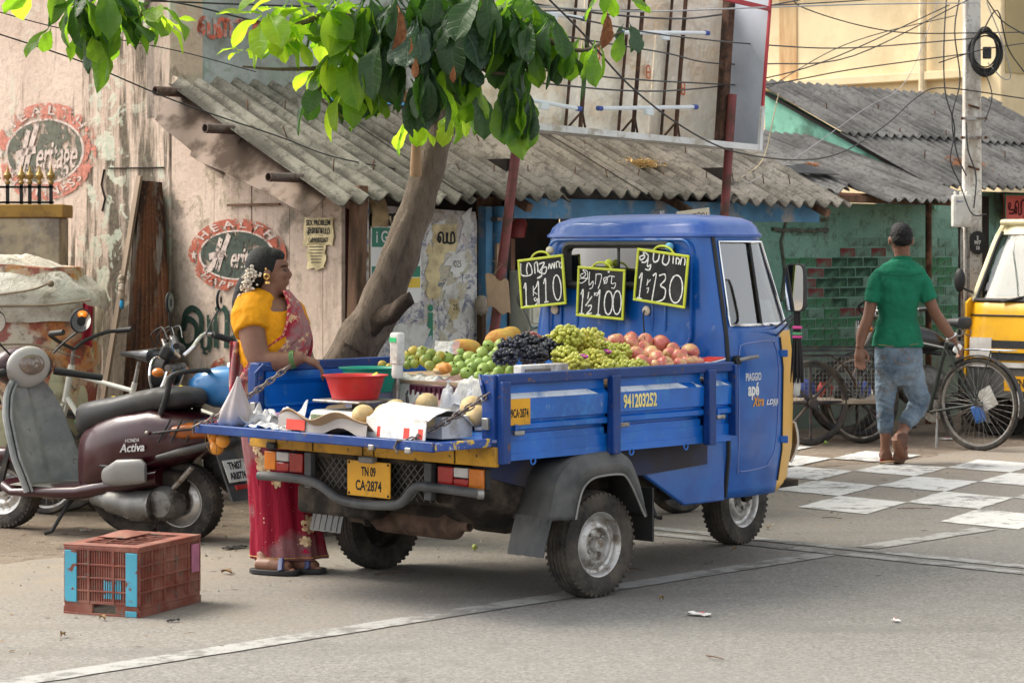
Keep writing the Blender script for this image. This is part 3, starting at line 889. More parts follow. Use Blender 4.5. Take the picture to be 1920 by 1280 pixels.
MB().bar(bp(BX0, -.12, BZ0), bp(BX1 + .02, -.12, BZ0), .02, .04).build('bottom_rim', M_WFRAME, bb)
MB().bar(bp(BX1, -.125, BZ0 + .28), bp(BX1, -.125, BZ1), .014, .02).build('red_edge', mat('red edging', (.40, .03, .04), .5, 0, .1), bb)
MB().bar(bp(BX1, -.125, BZ0 - .02), bp(BX1, -.125, BZ0 + .28), .022, .03).build('rim', M_WFRAME, bb)
MB().bar(bp(2.9, -.125, BZ1 - .13), bp(BX1, -.125, BZ1 - .16), .02, .03).build('red_edge', MATS['red edging'], bb)
for x in (1.52, 2.10, 2.60, 3.02):
 MB().bar(bp(x, .16, BZ0), bp(x, .16, BZ1), .02, .02).build('strut_and_reflection', M_ANGLE, bb)
 MB().bar(bp(x - .06, .235, BZ0), bp(x - .05, .235, BZ1), .014, .014).build('strut_and_reflection', M_ANGLE, bb)  # thin rear bar added to imitate the strut's reflection in the sheet
 MB().bar(bp(x - .10, .2, BZ0 + .02), bp(x - .01, .16, BZ0 + .14), .012, .012).build('brace', M_ANGLE, bb)
 MB().bar(bp(x + .10, .2, BZ0 + .02), bp(x + .01, .16, BZ0 + .14), .012, .012).build('brace', M_ANGLE, bb)
MB().bar(bp(3.32, .02, BZ0), bp(3.30, .02, BZ1), .06, .06).build('strut_and_reflection', M_ANGLE, bb)
M_TUBE = mat('fluorescent tube', (.72, .76, .80), .25, 0, .04)
for x0, x1, z0, z1 in ((2.14, 3.10, 2.42, 2.50), (2.28, 3.16, 2.92, 3.0), (1.30, 1.98, 2.44, 2.405), (1.34, 1.96, 2.985, 2.975)):
 MB().tube([bp(x0, .06, z0), bp(x1, .06, z1)], .0135, 10).build('tube_light', M_TUBE, bb)
 for k in (.02, .98): 
  p = bp(x0, .06, z0).lerp(bp(x1, .06, z1), k)
  MB().tube([p - V(.02, 0, 0), p + V(.02, 0, 0)], .016, 10).build('tube_holder', M_BLUEINK, bb)
 p = bp(x0, .06, z0).lerp(bp(x1, .06, z1), .47)
 MB().box(p - V(0, .03, .03), (.07, .03, .04)).build('ballast', M_TUBE, bb, bevel=.004)
for x, z in ((1.96, 2.78), (2.28, 2.76), (2.78, 2.68), (3.14, 2.60)): strokes('stencil_mark', [[(0, 0), (0, .07), (.03, .07), (.03, 0), (0, 0)], [(.0, .035), (.03, .035)]], frame(bp(x, .24, z), (1, 0, 0), (0, 0, 1), (0, -1, 0)), .011, mat('orange stencil', (.60, .16, .06), .7), bb)
a, b = SH.ray(965, 235, 1, -.09), SH.ray(912, 720, 1, -.09)
d = (b - a) / (a.z - b.z)
MB().tube([bp(1.33, -.06, BZ0), b + d * b.z], .03, 16).build('post', M_REDPOST, bb)
a = SH.ray(1375, 275, 1, -.09)
MB().tube([a + V(.05, .05, .35), a + V(-.27, 0, -a.z)], .03, 16).build('post', M_REDPOST, bb)

# ================================================================== green house with two roofs
gh = thing('green_house', 'turquoise washed brick house under two grey corrugated roofs', 'house', GR.o, GR.rz)
t = NT('turquoise lime wash', .9)
n1 = t.noise(1.5, 7); n2 = t.noise(9, 9, .7); n3 = t.noise(2.4, 8, .66, t.map((1, 1, .5))); nd = t.noise(40, 5)
b = t.mix(t.rng(n1, .3, .7), (.13, .27, .22), (.20, .36, .30))
b = t.mix(t.rng(n2, .54, .68, 0, .8), b, (.085, .15, .12))
b = t.mix(t.rng(n3, .58, .72, 0, .75), b, (.09, .085, .07))
b = t.mix(t.rng(nd, .55, .75, 0, .35), b, (.32, .42, .37))
b = t.mix(t.rng(t.sep()[2], .8, .5, 0, .6), b, (.18, .17, .15))
t.bump(t.math('ADD', n2, nd), .5, .012)
M_TURQ = t.col(b)
M_GBRICK = mat('dark green painted brick', (.045, .165, .075), .9, 0, .3, 3, (.10, .22, .16), .46, 5, bump=.6, bs=30, dirt2=(.06, .07, .05), d2a=.4, d2s=14)
MB().box((-.95, .60, .95), (3.5, .2, 1.98)).build('wall', M_TURQ, gh, bevel=.01)
rnd = random.Random(5)
bricks = [MB().box((0, 0, 0), (.212 + k * .004, .02, .076), (0, 0, 0)).mesh('brick', M_GBRICK) for k in range(2)]
redb = MB().box((0, 0, 0), (.212, .02, .076)).mesh('brick', mat('maroon painted brick', (.16, .035, .04), .9, 0, .3, 4, (.10, .18, .14), .46, 6, bump=.6, bs=30))
palb = MB().box((0, 0, 0), (.212, .02, .076)).mesh('brick', mat('turquoise painted brick', (.15, .27, .22), .9, 0, .3, 4, (.08, .13, .1), .46, 6, bump=.6, bs=30))
blkb = MB().box((0, 0, 0), (.212, .02, .076)).mesh('brick', mat('blackened green brick', (.02, .05, .035), .9, 0, .3, 4, (.08, .18, .12), .44, 6, bump=.6, bs=30))
for r in range(12):
 z = .72 + r * .088
 for k in range(14):
  x = -1.86 + k * .226 + (r % 2) * .113 - .05
  if x > .75 or x < -1.75: continue
  if r > 8 and rnd.random() < .55 or rnd.random() < .05: continue
  cx, cz = -.85, 1.26
  e = ((x - cx) / .62) ** 2 + ((z - cz) / .30) ** 2
  dd = redb if .62 < e < 1.25 and rnd.random() < .75 else (blkb if e <= .62 and rnd.random() < .7 else (palb if r > 8 or rnd.random() < .12 else bricks[k % 2]))
  o = link('brick', dd, gh)
  o.location = (x, .506 + rnd.uniform(-.003, .002), z + rnd.uniform(-.003, .003))
  o.rotation_euler = (rnd.uniform(-.03, .03), rnd.uniform(-.015, .015), rnd.uniform(-.02, .02))
# broken ledges and a roughed-out niche on the upper wall
for (x0, x1, z) in ((-1.95, -1.2, 1.70), (-1.78, -1.2, 1.79)):
 mb = MB()
 n = 10
 for k in range(n): mb.box((x0 + (x1 - x0) * (k + .5) / n, .49, z + .012 * noise.noise(V(k, z, 0))), ((x1 - x0) / n * 1.05, .04 + .02 * noise.noise(V(k, 2, z)), .03), (0, rnd.uniform(-.1, .1), 0))
 mb.build('broken_ledge', mat('grimy plaster edge', (.09, .10, .08), .95, 0, .4, 10), gh)
MB().tube([(-1.75, .495, 1.80), (-1.83, .492, 1.6), (-1.78, .492, 1.35), (-1.82, .492, 1.1)], .016, 6).build('crack', MATS['grimy plaster edge'], gh)
# lower roof: broken eave
e2 = [-3.3, -2.5, -1.72, -1.05, -.35, .30]
for i, (a, b) in enumerate(zip(e2, e2[1:])):
 y0 = [-.12, .05, .22, -.10, -.02][i]
 corr(lambda x, y: 1.98 + .34 * y + .012 * (i % 2) + .02 * noise.noise(V(x, y, i + 9)) , a - .05, b + .05, y0, 1.9, .146, .022, 4, .007, [.05, .12, .16, .05, .04][i], i + 20).build('roof_sheet', M_ASB2, gh)
MB().bar((-1.85, .22, 2.0), (-.9, .22, 1.99), .05, .05).build('rafter', mat('reddish timber', (.30, .14, .09), .8), gh)
MB().bar((-3.2, .15, 1.97), (.2, .15, 1.96), .05, .06).build('rafter', M_WOOD, gh)
# tall upper roof with a lap half-way, green gable under its edge
UX, UY, UZ, US = .276, .43, 2.125, .492
for r, (y0, y1, dz) in enumerate(((-.02, 1.02, 0), (.94, 2.02, .03))):
 for i in range(4):
  corr(lambda x, y: UZ + US * (y) + dz + .01 * (i % 2), UX + i * 1.0 - .02, UX + (i + 1) * 1.0 + .06, y0, y1, .146, .022, 3, .007, .03 if r == 0 else .015, i + 40 + r).xf(Matrix.Translation((0, UY, 0))).build('roof_sheet', M_ASB2, gh)
# ragged top edge
corr(lambda x, y: UZ + US * y + .03, UX - .02, UX + 4.1, 1.94, 2.10, .146, .022, 2, .007, .0, 60).xf(Matrix.Translation((0, UY, 0))).build('ridge_sheet', M_ASB2, gh)
MB().prism([(-(UY + .03), 1.9), (-(UY + 2.0), 2.4), (-(UY + 2.0), UZ + US * 2.0 - .04), (-(UY + .03), UZ - .04)], .1, frame((UX + .18, 0, 0), (0, -1, 0), (0, 0, 1), (-1, 0, 0))).build('gable_wall', mat('mint green plaster', (.20, .44, .34), .9, 0, .15, 3, (.10, .2, .15), .4, 4), gh)
MB().bar((UX + .05, UY, UZ - .04), (UX + .05, UY + 2.0, UZ + US * 2.0 - .045), .03, .03).build('rafter', mat('black timber', (.03, .027, .025), .9), gh)
MB().box((2.4, 1.05, 1.05), (4.0, .2, 2.1)).build('wall', M_TURQ, gh)
MB().box((1.06, .92, 1.05), (.22, .1, 2.1)).build('pillar', mat('white lime pillar', (.50, .53, .50), .9, 0, .12, 3, (.3, .34, .3), .4, 4), gh)
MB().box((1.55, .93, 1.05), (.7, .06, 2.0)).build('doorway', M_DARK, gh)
# rust-brown pipe post under the eave
a = GR.ray(1741, 383, 1, .1)
MB().tube([(a.x, .1, 0), (a.x, .1, 2.0)], .028, 12).build('post', M_RUST, gh)
jb2 = MB().tube([(0, 0, -.03), (0, 0, .05)], .006, 6).mesh('roof_bolt', M_RUST)
for x, y in ((.9, .5), (1.7, .45), (2.4, .6), (.7, 1.5), (1.6, 1.55), (2.5, 1.5), (1.2, 1.0), (2.0, 1.02)):
 o = link('roof_bolt', jb2, gh); o.location = (UX + x - .3, UY + y, UZ + US * y + .04)
# things lying on the roofs
rf = thing('rubber_strip', 'black bent rubber sheet lying on the lower grey roof', 'rubber sheet', GR.w(0, 0, 0), GR.rz)
c = GR.ray(1515, 313, 1, .55)
MB().grid(lambda u, v: V(c.x - .28 + .56 * u, .43 + .2 * v, 2.02 + .34 * (.43 + .2 * v) + .02 + .05 * (1 - abs(2 * v - 1)) * (.6 + .4 * math.sin(u * 5))), 12, 6, thick=.008).build('sheet', mat('black rubber', (.035, .037, .04), .6, 0, .2, 6), rf)
t = mat('dry straw', (.50, .36, .17), .95, 0, .3, 20)
def straw(name, label, o, n, r, mt, fr, sl):
 mb = MB(); rr = random.Random(len(label))
 for k in range(n):
  a = rr.uniform(0, 6.28); q = rr.gauss(0, r)
  x, y = q * math.cos(a) * 1.5, q * math.sin(a) * .6
  l = rr.uniform(.02, .06)
  b = rr.uniform(0, 6.28)
  z = sl * y + .03 + abs(rr.gauss(0, .01))
  mb.bar((x, y, z), (x + l * math.cos(b), y + l * math.sin(b), z + rr.uniform(-.01, .02)), .006, .004)
 e = mb.build(name, mt, smooth=None, label=label, cat='straw', kind='stuff')
 e.location = o; e.rotation_euler = (0, 0, fr.rz)
p = SH.ray(1208, 318, 1, .48)
straw('dry_garland', 'withered straw garland lying on the shop roof', SH.w(p.x, .48, Z0 + SL * .48), 220, .06, t, SH, SL)
p = GR.ray(1812, 300, 1, .75)
straw('dry_leaves', 'heap of dry orange leaves on the upper grey roof behind the pole', GR.w(p.x, .75, UZ + US * .32 + .03), 260, .10, mat('dry orange leaf', (.36, .15, .06), .95, 0, .3, 20), GR, US)
p = GR.ray(1522, 300, 1, .72)
straw('straw_wisp', 'small orange wisp of straw beside the rubber sheet on the roof', GR.w(p.x, .72, 1.99 + .34 * .72), 50, .03, MATS['dry orange leaf'], GR, .44)

# ================================================================== tall cream building behind
cb = thing('cream_building', 'tall plain cream building rising behind the grey roofs', 'building', (0, 0, 0), 0)
CB = Fr(at(1880, 471, 27.5) * Vector((1, 1, 0)), 45)
cb.location = CB.o; cb.rotation_euler = (0, 0, CB.rz)
M_CREAM = mat('cream wall paint', (.70, .57, .36), .85, 0, .07, 1.2, (.58, .46, .28), .4, 1.1, bump=.15, bs=12)
MB().box((4, 7, 5), (8, 14, 10)).build('wall', M_CREAM, cb, bevel=.03)
M_OLIVE = mat('tan wall face', (.40, .32, .17), .85, 0, .08, 1.2)
MB().box((4, -.012, 6.9), (7.9, .02, 6.6)).build('tan_face', M_OLIVE, cb)  # darker tan tone over the upper part of this face
for z in (3.05, 4.3, 5.6):
 MB().box((-.06, 7.05, z + .55), (.14, 13.7, .10)).build('string_course', M_CREAM, cb, bevel=.01)
for y in (1.05, 5.1):
 MB().tube([(-.10, y, 0), (-.10, y, 10)], .05, 10).build('drain_pipe', mat('cream pipe', (.62, .50, .32), .6), cb)
MB().tube([(-.10, 1.05, 2.98), (-.10, .2, 3.05), (-.10, -.1, 3.06)], .06, 10).build('drain_pipe', MATS['cream pipe'], cb)
MB().box((-.008, 3.15, 5), (.01, .28, 10)).build('rust_stain', mat('rust streaked paint', (.60, .45, .26), .85, 0, .1, 2, (.46, .28, .14), .45, 3, streak=.15), cb, smooth=None)
# ================================================================== broad-leaved street tree
tree = thing('almond_tree', 'leaning broad-leaved street tree whose trunk rises behind the fruit truck', 'tree', gnd(600, 995))
TO = gnd(600, 995)
t = NT('grey-brown bark', .92)
n1 = t.noise(5, 8, .65, t.map((1, 1, .35))); n2 = t.noise(34, 8, .75, t.map((1, 1, .3))); n3 = t.noise(2.0, 5)
b = t.mix(t.rng(n1, .3, .7), (.135, .097, .07), (.33, .26, .20))
b = t.mix(t.rng(n2, .5, .7, 0, .7), b, (.06, .042, .03))
b = t.mix(t.rng(t.sep()[2], .9, 1.9, 0, .45), b, (.34, .27, .215))
t.bump(t.math('ADD', n1, n2), 1., .035)
M_BARK = t.col(b)
YT = 12.85
def tp(px, py, Y=YT): return at(px, py, Y) - TO
def limb(name, pts, m=M_BARK, n=18, flat=1., jit=.08, parent=tree):
 """pts: (px, py, Y, radius in m)"""
 sp = spline([(*tp(a, b, c), r) for a, b, c, r in pts], 7)
 mb = MB()
 mb.tube([p[:3] for p in sp], [p[3] for p in sp], n)
 mb.v = [tuple(Vector(p) + Vector((noise.noise(Vector(p) * 6), noise.noise(Vector(p) * 6 + V(9, 0, 0)), noise.noise(Vector(p) * 6 + V(0, 9, 0)))) * sp[min(i // n, len(sp) - 1)][3] * jit * 2) for i, p in enumerate(mb.v)]
 return mb.build(name, m, parent, smooth=80)
trunk = limb('trunk', [(566, 1015, 12.75, .21), (575, 900, 12.8, .185), (600, 780, 12.85, .15), (645, 690, YT, .13), (692, 610, YT, .12), (735, 520, YT, .104), (767, 430, YT, .094), (792, 350, YT, .09), (812, 290, YT, .084), (832, 225, YT, .082), (850, 170, YT, .076), (872, 90, 12.7, .07), (900, 0, 12.6, .065), (930, -120, 12.5, .055)], jit=.11)
limb('trunk_fork', [(662, 650, 12.75, .085), (692, 590, 12.76, .066), (722, 515, 12.75, .05), (748, 450, 12.76, .038), (770, 395, 12.78, .028)], jit=.12)
limb('branch_stub', [(690, 612, 12.74, .085), (725, 590, 12.68, .062), (752, 573, 12.62, .052), (772, 560, 12.6, .04)], mat('dead dark wood', (.055, .04, .03), .95, 0, .4, 9, bump=.9, bs=40), 14, jit=.5)
limb('branch', [(779, 330, 12.72, .034), (780, 280, 12.68, .026), (776, 236, 12.64, .02), (760, 180, 12.5, .016), (730, 120, 12.4, .012)], mat('pale young bark', (.36, .23, .14), .85, 0, .2, 6), 10)
limb('branch', [(862, 150, 12.65, .06), (900, 110, 12.4, .05), (965, 78, 12.2, .045)], jit=.05)
for P in ([(832, 228, YT, .05), (770, 190, 12.6, .028), (700, 150, 12.3, .02), (620, 130, 12.1, .014), (520, 130, 11.9, .008), (455, 125, 11.8, .005)],
          [(845, 190, YT, .05), (760, 90, 12.4, .03), (640, 30, 12.1, .022), (560, 45, 12, .012), (500, 60, 11.9, .008)],
          [(880, 60, 12.6, .05), (700, -60, 12.2, .04), (450, -110, 11.8, .03), (300, -30, 11.4, .02), (270, 20, 11.3, .012), (240, 60, 11.2, .008)],
          [(300, -30, 11.4, .016), (200, -20, 11.3, .012), (150, 30, 11.2, .008)],
          [(870, 100, 12.6, .04), (930, 60, 12.1, .03), (1010, 70, 11.8, .018), (1090, 95, 11.7, .01), (1165, 60, 11.6, .006)],
          [(900, 20, 12.6, .04), (880, 80, 12.0, .016), (905, 130, 11.9, .010), (960, 140, 11.8, .007)],
          [(850, 175, 12.6, .02), (820, 120, 12.1, .014), (800, 170, 11.9, .008)],
          [(700, 150, 12.3, .014), (690, 210, 12.1, .008), (660, 215, 12.0, .006)],
          [(620, 130, 12.1, .01), (600, 180, 12.0, .007), (650, 225, 11.9, .005)]):
 limb('branch', P, M_BARK, 8, jit=.03)
# ---- leaves: big obovate blades in whorls
def leaf_mat(name, col, back, gloss=.42, tr=.45):
 m = bpy.data.materials.new(name); MATS[name] = m; m.use_nodes = True
 N, L = m.node_tree.nodes, m.node_tree.links
 p = N['Principled BSDF']
 tcn = N.new('ShaderNodeTexCoord'); nz = N.new('ShaderNodeTexNoise'); nz.inputs['Scale'].default_value = 9; nz.inputs['Detail'].default_value = 6
 oi = N.new('ShaderNodeObjectInfo')
 L.new(tcn.outputs['Object'], nz.inputs['Vector'])
 sepn = N.new('ShaderNodeSeparateXYZ'); L.new(tcn.outputs['Object'], sepn.inputs[0])
 # veins: midrib and side nerves in the blade's own coordinates
 ab = N.new('ShaderNodeMath'); ab.operation = 'ABSOLUTE'; L.new(sepn.outputs[1], ab.inputs[0])
 w = N.new('ShaderNodeMath'); w.operation = 'MULTIPLY_ADD'; L.new(ab.outputs[0], w.inputs[0]); w.inputs[1].default_value = -.6; L.new(sepn.outputs[0], w.inputs[2])
 fr = N.new('ShaderNodeMath'); fr.operation = 'PINGPONG'; L.new(w.outputs[0], fr.inputs[0]); fr.inputs[1].default_value = .055
 v1 = N.new('ShaderNodeMapRange'); L.new(fr.outputs[0], v1.inputs[0]); v1.inputs[1].default_value = .0; v1.inputs[2].default_value = .012; v1.inputs[3].default_value = 1; v1.inputs[4].default_value = 0
 v2 = N.new('ShaderNodeMapRange'); L.new(ab.outputs[0], v2.inputs[0]); v2.inputs[1].default_value = .006; v2.inputs[2].default_value = .018; v2.inputs[3].default_value = 1; v2.inputs[4].default_value = 0
 mx = N.new('ShaderNodeMath'); mx.operation = 'MAXIMUM'; L.new(v1.outputs[0], mx.inputs[0]); L.new(v2.outputs[0], mx.inputs[1])
 hs = N.new('ShaderNodeHueSaturation'); hs.inputs['Color'].default_value = (*col, 1)
 rv = N.new('ShaderNodeMapRange'); L.new(oi.outputs['Random'], rv.inputs[0]); rv.inputs[3].default_value = .65; rv.inputs[4].default_value = 1.35; L.new(rv.outputs[0], hs.inputs['Value'])
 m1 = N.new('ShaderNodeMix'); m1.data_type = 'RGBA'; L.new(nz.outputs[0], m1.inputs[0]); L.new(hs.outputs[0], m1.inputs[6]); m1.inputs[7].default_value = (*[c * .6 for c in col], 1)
 m2 = N.new('ShaderNodeMix'); m2.data_type = 'RGBA'; f = N.new('ShaderNodeMath'); f.operation = 'MULTIPLY'; L.new(mx.outputs[0], f.inputs[0]); f.inputs[1].default_value = .45
 L.new(f.outputs[0], m2.inputs[0]); L.new(m1.outputs[2], m2.inputs[6]); m2.inputs[7].default_value = (*[min(1, c * 2 + .03) for c in col], 1)
 L.new(m2.outputs[2], p.inputs['Base Color'])
 p.inputs['Roughness'].default_value = gloss
 bmp = N.new('ShaderNodeBump'); bmp.inputs['Strength'].default_value = .5; bmp.inputs['Distance'].default_value = .004; bmp.invert = True
 L.new(mx.outputs[0], bmp.inputs['Height']); L.new(bmp.outputs[0], p.inputs['Normal'])
 trn = N.new('ShaderNodeBsdfTranslucent'); trn.inputs['Color'].default_value = (*back, 1)
 ms = N.new('ShaderNodeMixShader'); ms.inputs[0].default_value = tr
 L.new(p.outputs[0], ms.inputs[1]); L.new(trn.outputs[0], ms.inputs[2]); L.new(ms.outputs[0], N['Material Output'].inputs['Surface'])
 return m
LM = [leaf_mat('dark green leaf', (.030, .075, .022), (.10, .26, .02), .45, .32), leaf_mat('green leaf', (.055, .13, .02), (.36, .66, .03), .42, .55), leaf_mat('backlit yellow-green leaf', (.15, .28, .03), (.68, .95, .05), .4, .65), leaf_mat('bluish hanging leaf', (.045, .085, .055), (.10, .2, .04), .40, .25)]  # one leaf colour in life; the backlit glow is mixed into the brighter tones
def leaf_mesh(k, m, fold=.25, droop=.35):
 rr = random.Random(k)
 prof = [(0, .008), (.12, .012), (.22, .075), (.38, .15), (.55, .215), (.70, .245), (.83, .225), (.93, .15), (.985, .06), (1.0, .004)]
 mb = MB()
 def fn(u, v):
  x = u
  h = interp(prof, x)[0] * (1 + .05 * math.sin(u * 40 + k))
  y = (2 * v - 1) * h
  z = fold * abs(y) + .03 * math.sin(u * 11 + k) * abs(2 * v - 1) - droop * u * u * .6 + .02 * math.sin(v * 9 + u * 14)
  return V(x, y, z)
 mb.grid(fn, 12, 6)
 return mb.mesh('leaf', m, 180)
LEAF = [[leaf_mesh(3 * i + j, m, .15 + .15 * j, .2 + .3 * j) for j in range(3)] for i, m in enumerate(LM)]
rl = random.Random(21)
def put_leaf(p, d, L, kind, roll=0., up=V(0, 0, 1)):
 x = d.normalized()
 y = up.cross(x)
 if y.length < .05: y = V(0, 1, 0).cross(x)
 y.normalize()
 z = x.cross(y)
 q = Matrix((x, y, z)).transposed() @ Matrix.Rotation(roll, 3, 'X')
 o = link('leaf', LEAF[kind][rl.randrange(3)], tree)
 o.location = p - TO
 o.rotation_euler = q.to_euler()
 o.scale = (L, L * rl.uniform(.8, 1.1), L)
def whorl(px, py, Y, n, L, kinds, droop=.5, spread=1., face=None):
 """leaves round a shoot tip; droop 0 = flat rosette, 1 = hanging"""
 c = at(px, py - (40 if px < 350 else (52 if 700 < px < 930 else 38)), Y)
 a0 = rl.uniform(0, 6.28)
 for k in range(n):
  a = a0 + k * 6.283 / n + rl.uniform(-.3, .3)
  d = V(math.cos(a) * spread, math.sin(a) * spread * .8, -droop * 1.4 + rl.uniform(-.55, .55))
  l = L * rl.uniform(.62, 1.25)
  put_leaf(c + d.normalized() * .03 + V(0, 0, rl.uniform(-.03, .03)), d, l, rl.choice(kinds), rl.uniform(-.5, .5))
# top-left bough
for a in ((110, -5, 11.2, 7, .24, (0, 1), .35), (60, -30, 11.3, 6, .24, (1, 2), .4), (190, 5, 11.1, 9, .26, (0, 0, 1), .6), (215, 60, 11.2, 9, .25, (0, 1), .6), (150, 30, 11.0, 6, .25, (0, 1), .7), (255, 30, 11.3, 8, .24, (1, 2), .5), (290, 55, 11.3, 6, .22, (1, 2), .35), (100, 85, 11.2, 3, .2, (1,), .5), (312, 72, 11.4, 5, .11, (2,), .2), (170, 92, 11.1, 5, .2, (0, 1), .8)): whorl(*a)
# bright middle-left bough
for a in ((455, 128, 11.8, 5, .09, (2,), .1), (500, 58, 11.9, 7, .25, (2, 2, 1), .25), (545, 30, 12.0, 8, .25, (2, 1), .3), (590, 60, 12.0, 8, .26, (2, 2, 1), .35), (560, 110, 11.9, 7, .22, (2, 1), .4), (640, 40, 12.1, 8, .28, (2, 1, 0), .4), (610, 150, 12.0, 7, .22, (1, 2), .45), (660, 120, 12.0, 8, .27, (2, 1), .5), (650, 190, 11.9, 7, .2, (1, 2), .5), (690, 60, 12.1, 8, .28, (1, 0), .6), (600, 200, 11.9, 5, .18, (1, 0), .5), (700, 190, 12, 6, .22, (2, 1), .7), (520, 95, 11.9, 6, .18, (2,), .3)): whorl(*a)
# dark hanging centre
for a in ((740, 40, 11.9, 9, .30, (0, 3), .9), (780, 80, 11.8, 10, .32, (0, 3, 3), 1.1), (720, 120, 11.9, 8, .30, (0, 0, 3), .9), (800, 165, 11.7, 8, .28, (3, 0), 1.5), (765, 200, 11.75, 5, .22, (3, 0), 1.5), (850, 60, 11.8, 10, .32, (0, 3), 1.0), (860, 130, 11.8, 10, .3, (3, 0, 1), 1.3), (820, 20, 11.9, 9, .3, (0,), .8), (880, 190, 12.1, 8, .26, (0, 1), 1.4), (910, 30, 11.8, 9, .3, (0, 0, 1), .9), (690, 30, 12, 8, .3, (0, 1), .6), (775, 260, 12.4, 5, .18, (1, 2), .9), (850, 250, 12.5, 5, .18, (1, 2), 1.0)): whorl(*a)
# right side with the long hanging tip
for a in ((955, 165, 11.7, 6, .27, (1, 1, 3), 2.6), (988, 200, 11.7, 6, .27, (1, 3), 2.6), (950, 50, 11.8, 9, .28, (0, 1), .8), (1000, 70, 11.8, 9, .26, (0, 1), .8), (1035, 60, 11.7, 6, .22, (0, 1), .8), (1000, 110, 11.7, 7, .24, (0, 0, 1), 1.2), (1060, 115, 11.7, 5, .2, (0, 1, 3), 1.2), (1090, 100, 11.7, 4, .18, (1, 3), 1.1), (1120, 110, 11.6, 3, .2, (1,), 1.4), (1150, 5, 11.6, 6, .17, (1,), .6), (1175, 72, 11.6, 4, .13, (1, 3), 1.2), (940, 110, 11.9, 8, .26, (0,), 1.2), (980, 20, 11.9, 9, .27, (0, 1), .6)): whorl(*a)
# dead brown leaves
bl = leaf_mesh(50, mat('dead brown leaf', (.22, .09, .04), .8, 0, .3, 10), .6, .8)
for px, py, Y, L in ((745, 10, 11.6, .2), (1138, 20, 11.5, .17), (780, 105, 11.55, .1), (768, 70, 11.55, .08), (852, 122, 11.5, .08)):
 o = link('dead_leaf', bl, tree); o.location = at(px, py, Y) - TO; o.rotation_euler = (rl.uniform(-.5, .5), 1.2, rl.uniform(0, 6)); o.scale = (L, L * .8, L)
# the rest of the crown, above the picture: uncounted foliage
mb = MB()
src = [MB().grid(lambda u, v: V(u, (2 * v - 1) * interp([(0, .01), (.3, .1), (.7, .24), (1, .01)], u)[0], .2 * abs(2 * v - 1) * .2 - .2 * u * u), 4, 2) for _ in range(1)][0]
for k in range(900):
 a = rl.uniform(0, 6.28); q = math.sqrt(rl.random())
 c = V(-.9 + 2.6 * q * math.cos(a), 12.3 + 2.0 * q * math.sin(a), 3.5 + rl.random() * 1.6 * (1 - .5 * q))
 d = V(rl.uniform(-1, 1), rl.uniform(-1, 1), rl.uniform(-.9, .3)).normalized()
 y = V(0, 0, 1).cross(d).normalized(); z = d.cross(y)
 mm = frame(c - TO, d, y, z) @ Matrix.Rotation(rl.uniform(-.6, .6), 4, 'X') @ Matrix.Scale(rl.uniform(.2, .3), 4)
 mb.add([mm @ Vector(p) for p in src.v], src.f)
mb.build('foliage', LM[1], tree, smooth=180, kind='stuff')
# ================================================================== blue three-wheeled goods carrier
TR = Fr((-.184, 10.882, 0), 46.5)               # x forward, y to its left, origin under the rear axle
truck = thing('cargo_three_wheeler', 'blue three-wheeled goods carrier with open fruit bed and yellow rear sill', 'three-wheeler', TR.o, TR.rz)
M_BLUE = mat('blue body paint', (.003, .085, .36), .28, 0, .18, 2.5, (.008, .12, .40), .35, 5, .2, dirt2=(.09, .16, .36), d2a=.22, d2s=13, coat=.35, bump=.06, bs=7)
M_BLUEB = mat('scuffed blue bed paint', (.003, .115, .47), .32, 0, .2, 3, (.02, .18, .50), .31, 8, .1, dirt2=(.14, .22, .42), d2a=.22, d2s=16, coat=.25, bump=.08, bs=9)
M_BLUED = mat('dark blue rail paint', (.003, .036, .18), .42, 0, .18, 4, (.02, .06, .18), .36, 16, .06, dirt2=(.13, .07, .045), d2a=.30, d2s=24)
M_YEL = mat('yellow sill paint', (.60, .30, .014), .5, 0, .14, 3, (.22, .125, .03), .40, 4, .14, dirt2=(.055, .038, .022), d2a=.29, d2s=30)
M_YELN = mat('yellow nose paint', (.66, .34, .02), .4, 0, .06, 3, coat=.2)
M_TYRE = mat('dusty tyre rubber', (.040, .038, .036), .85, 0, .25, 5, (.115, .098, .08), .46, 7, .2, bump=.5, bs=50)
M_RIM = mat('scratched silver rim', (.50, .49, .47), .36, .6, .2, 8, (.22, .18, .14), .36, 13)
M_BLACKP = mat('weathered black plastic', (.055, .058, .060), .55, 0, .2, 4, (.14, .135, .125), .45, 4, .25)
M_BLACK = mat('black rubber trim', (.018, .018, .018), .6, 0, .2, 5)
M_GRIME = mat('oily underbody', (.030, .025, .021), .85, 0, .4, 5, (.085, .066, .05), .45, 5, bump=.4, bs=20)
M_STEEL = mat('dull steel', (.34, .33, .31), .42, .8, .2, 8, (.16, .11, .08), .38, 12)
M_CHROME = mat('chrome', (.72, .72, .72), .15, 1., .06, 4)
M_MUFF = mat('rusty brown silencer', (.125, .082, .06), .85, .2, .3, 5, (.065, .042, .033), .45, 8, bump=.3)
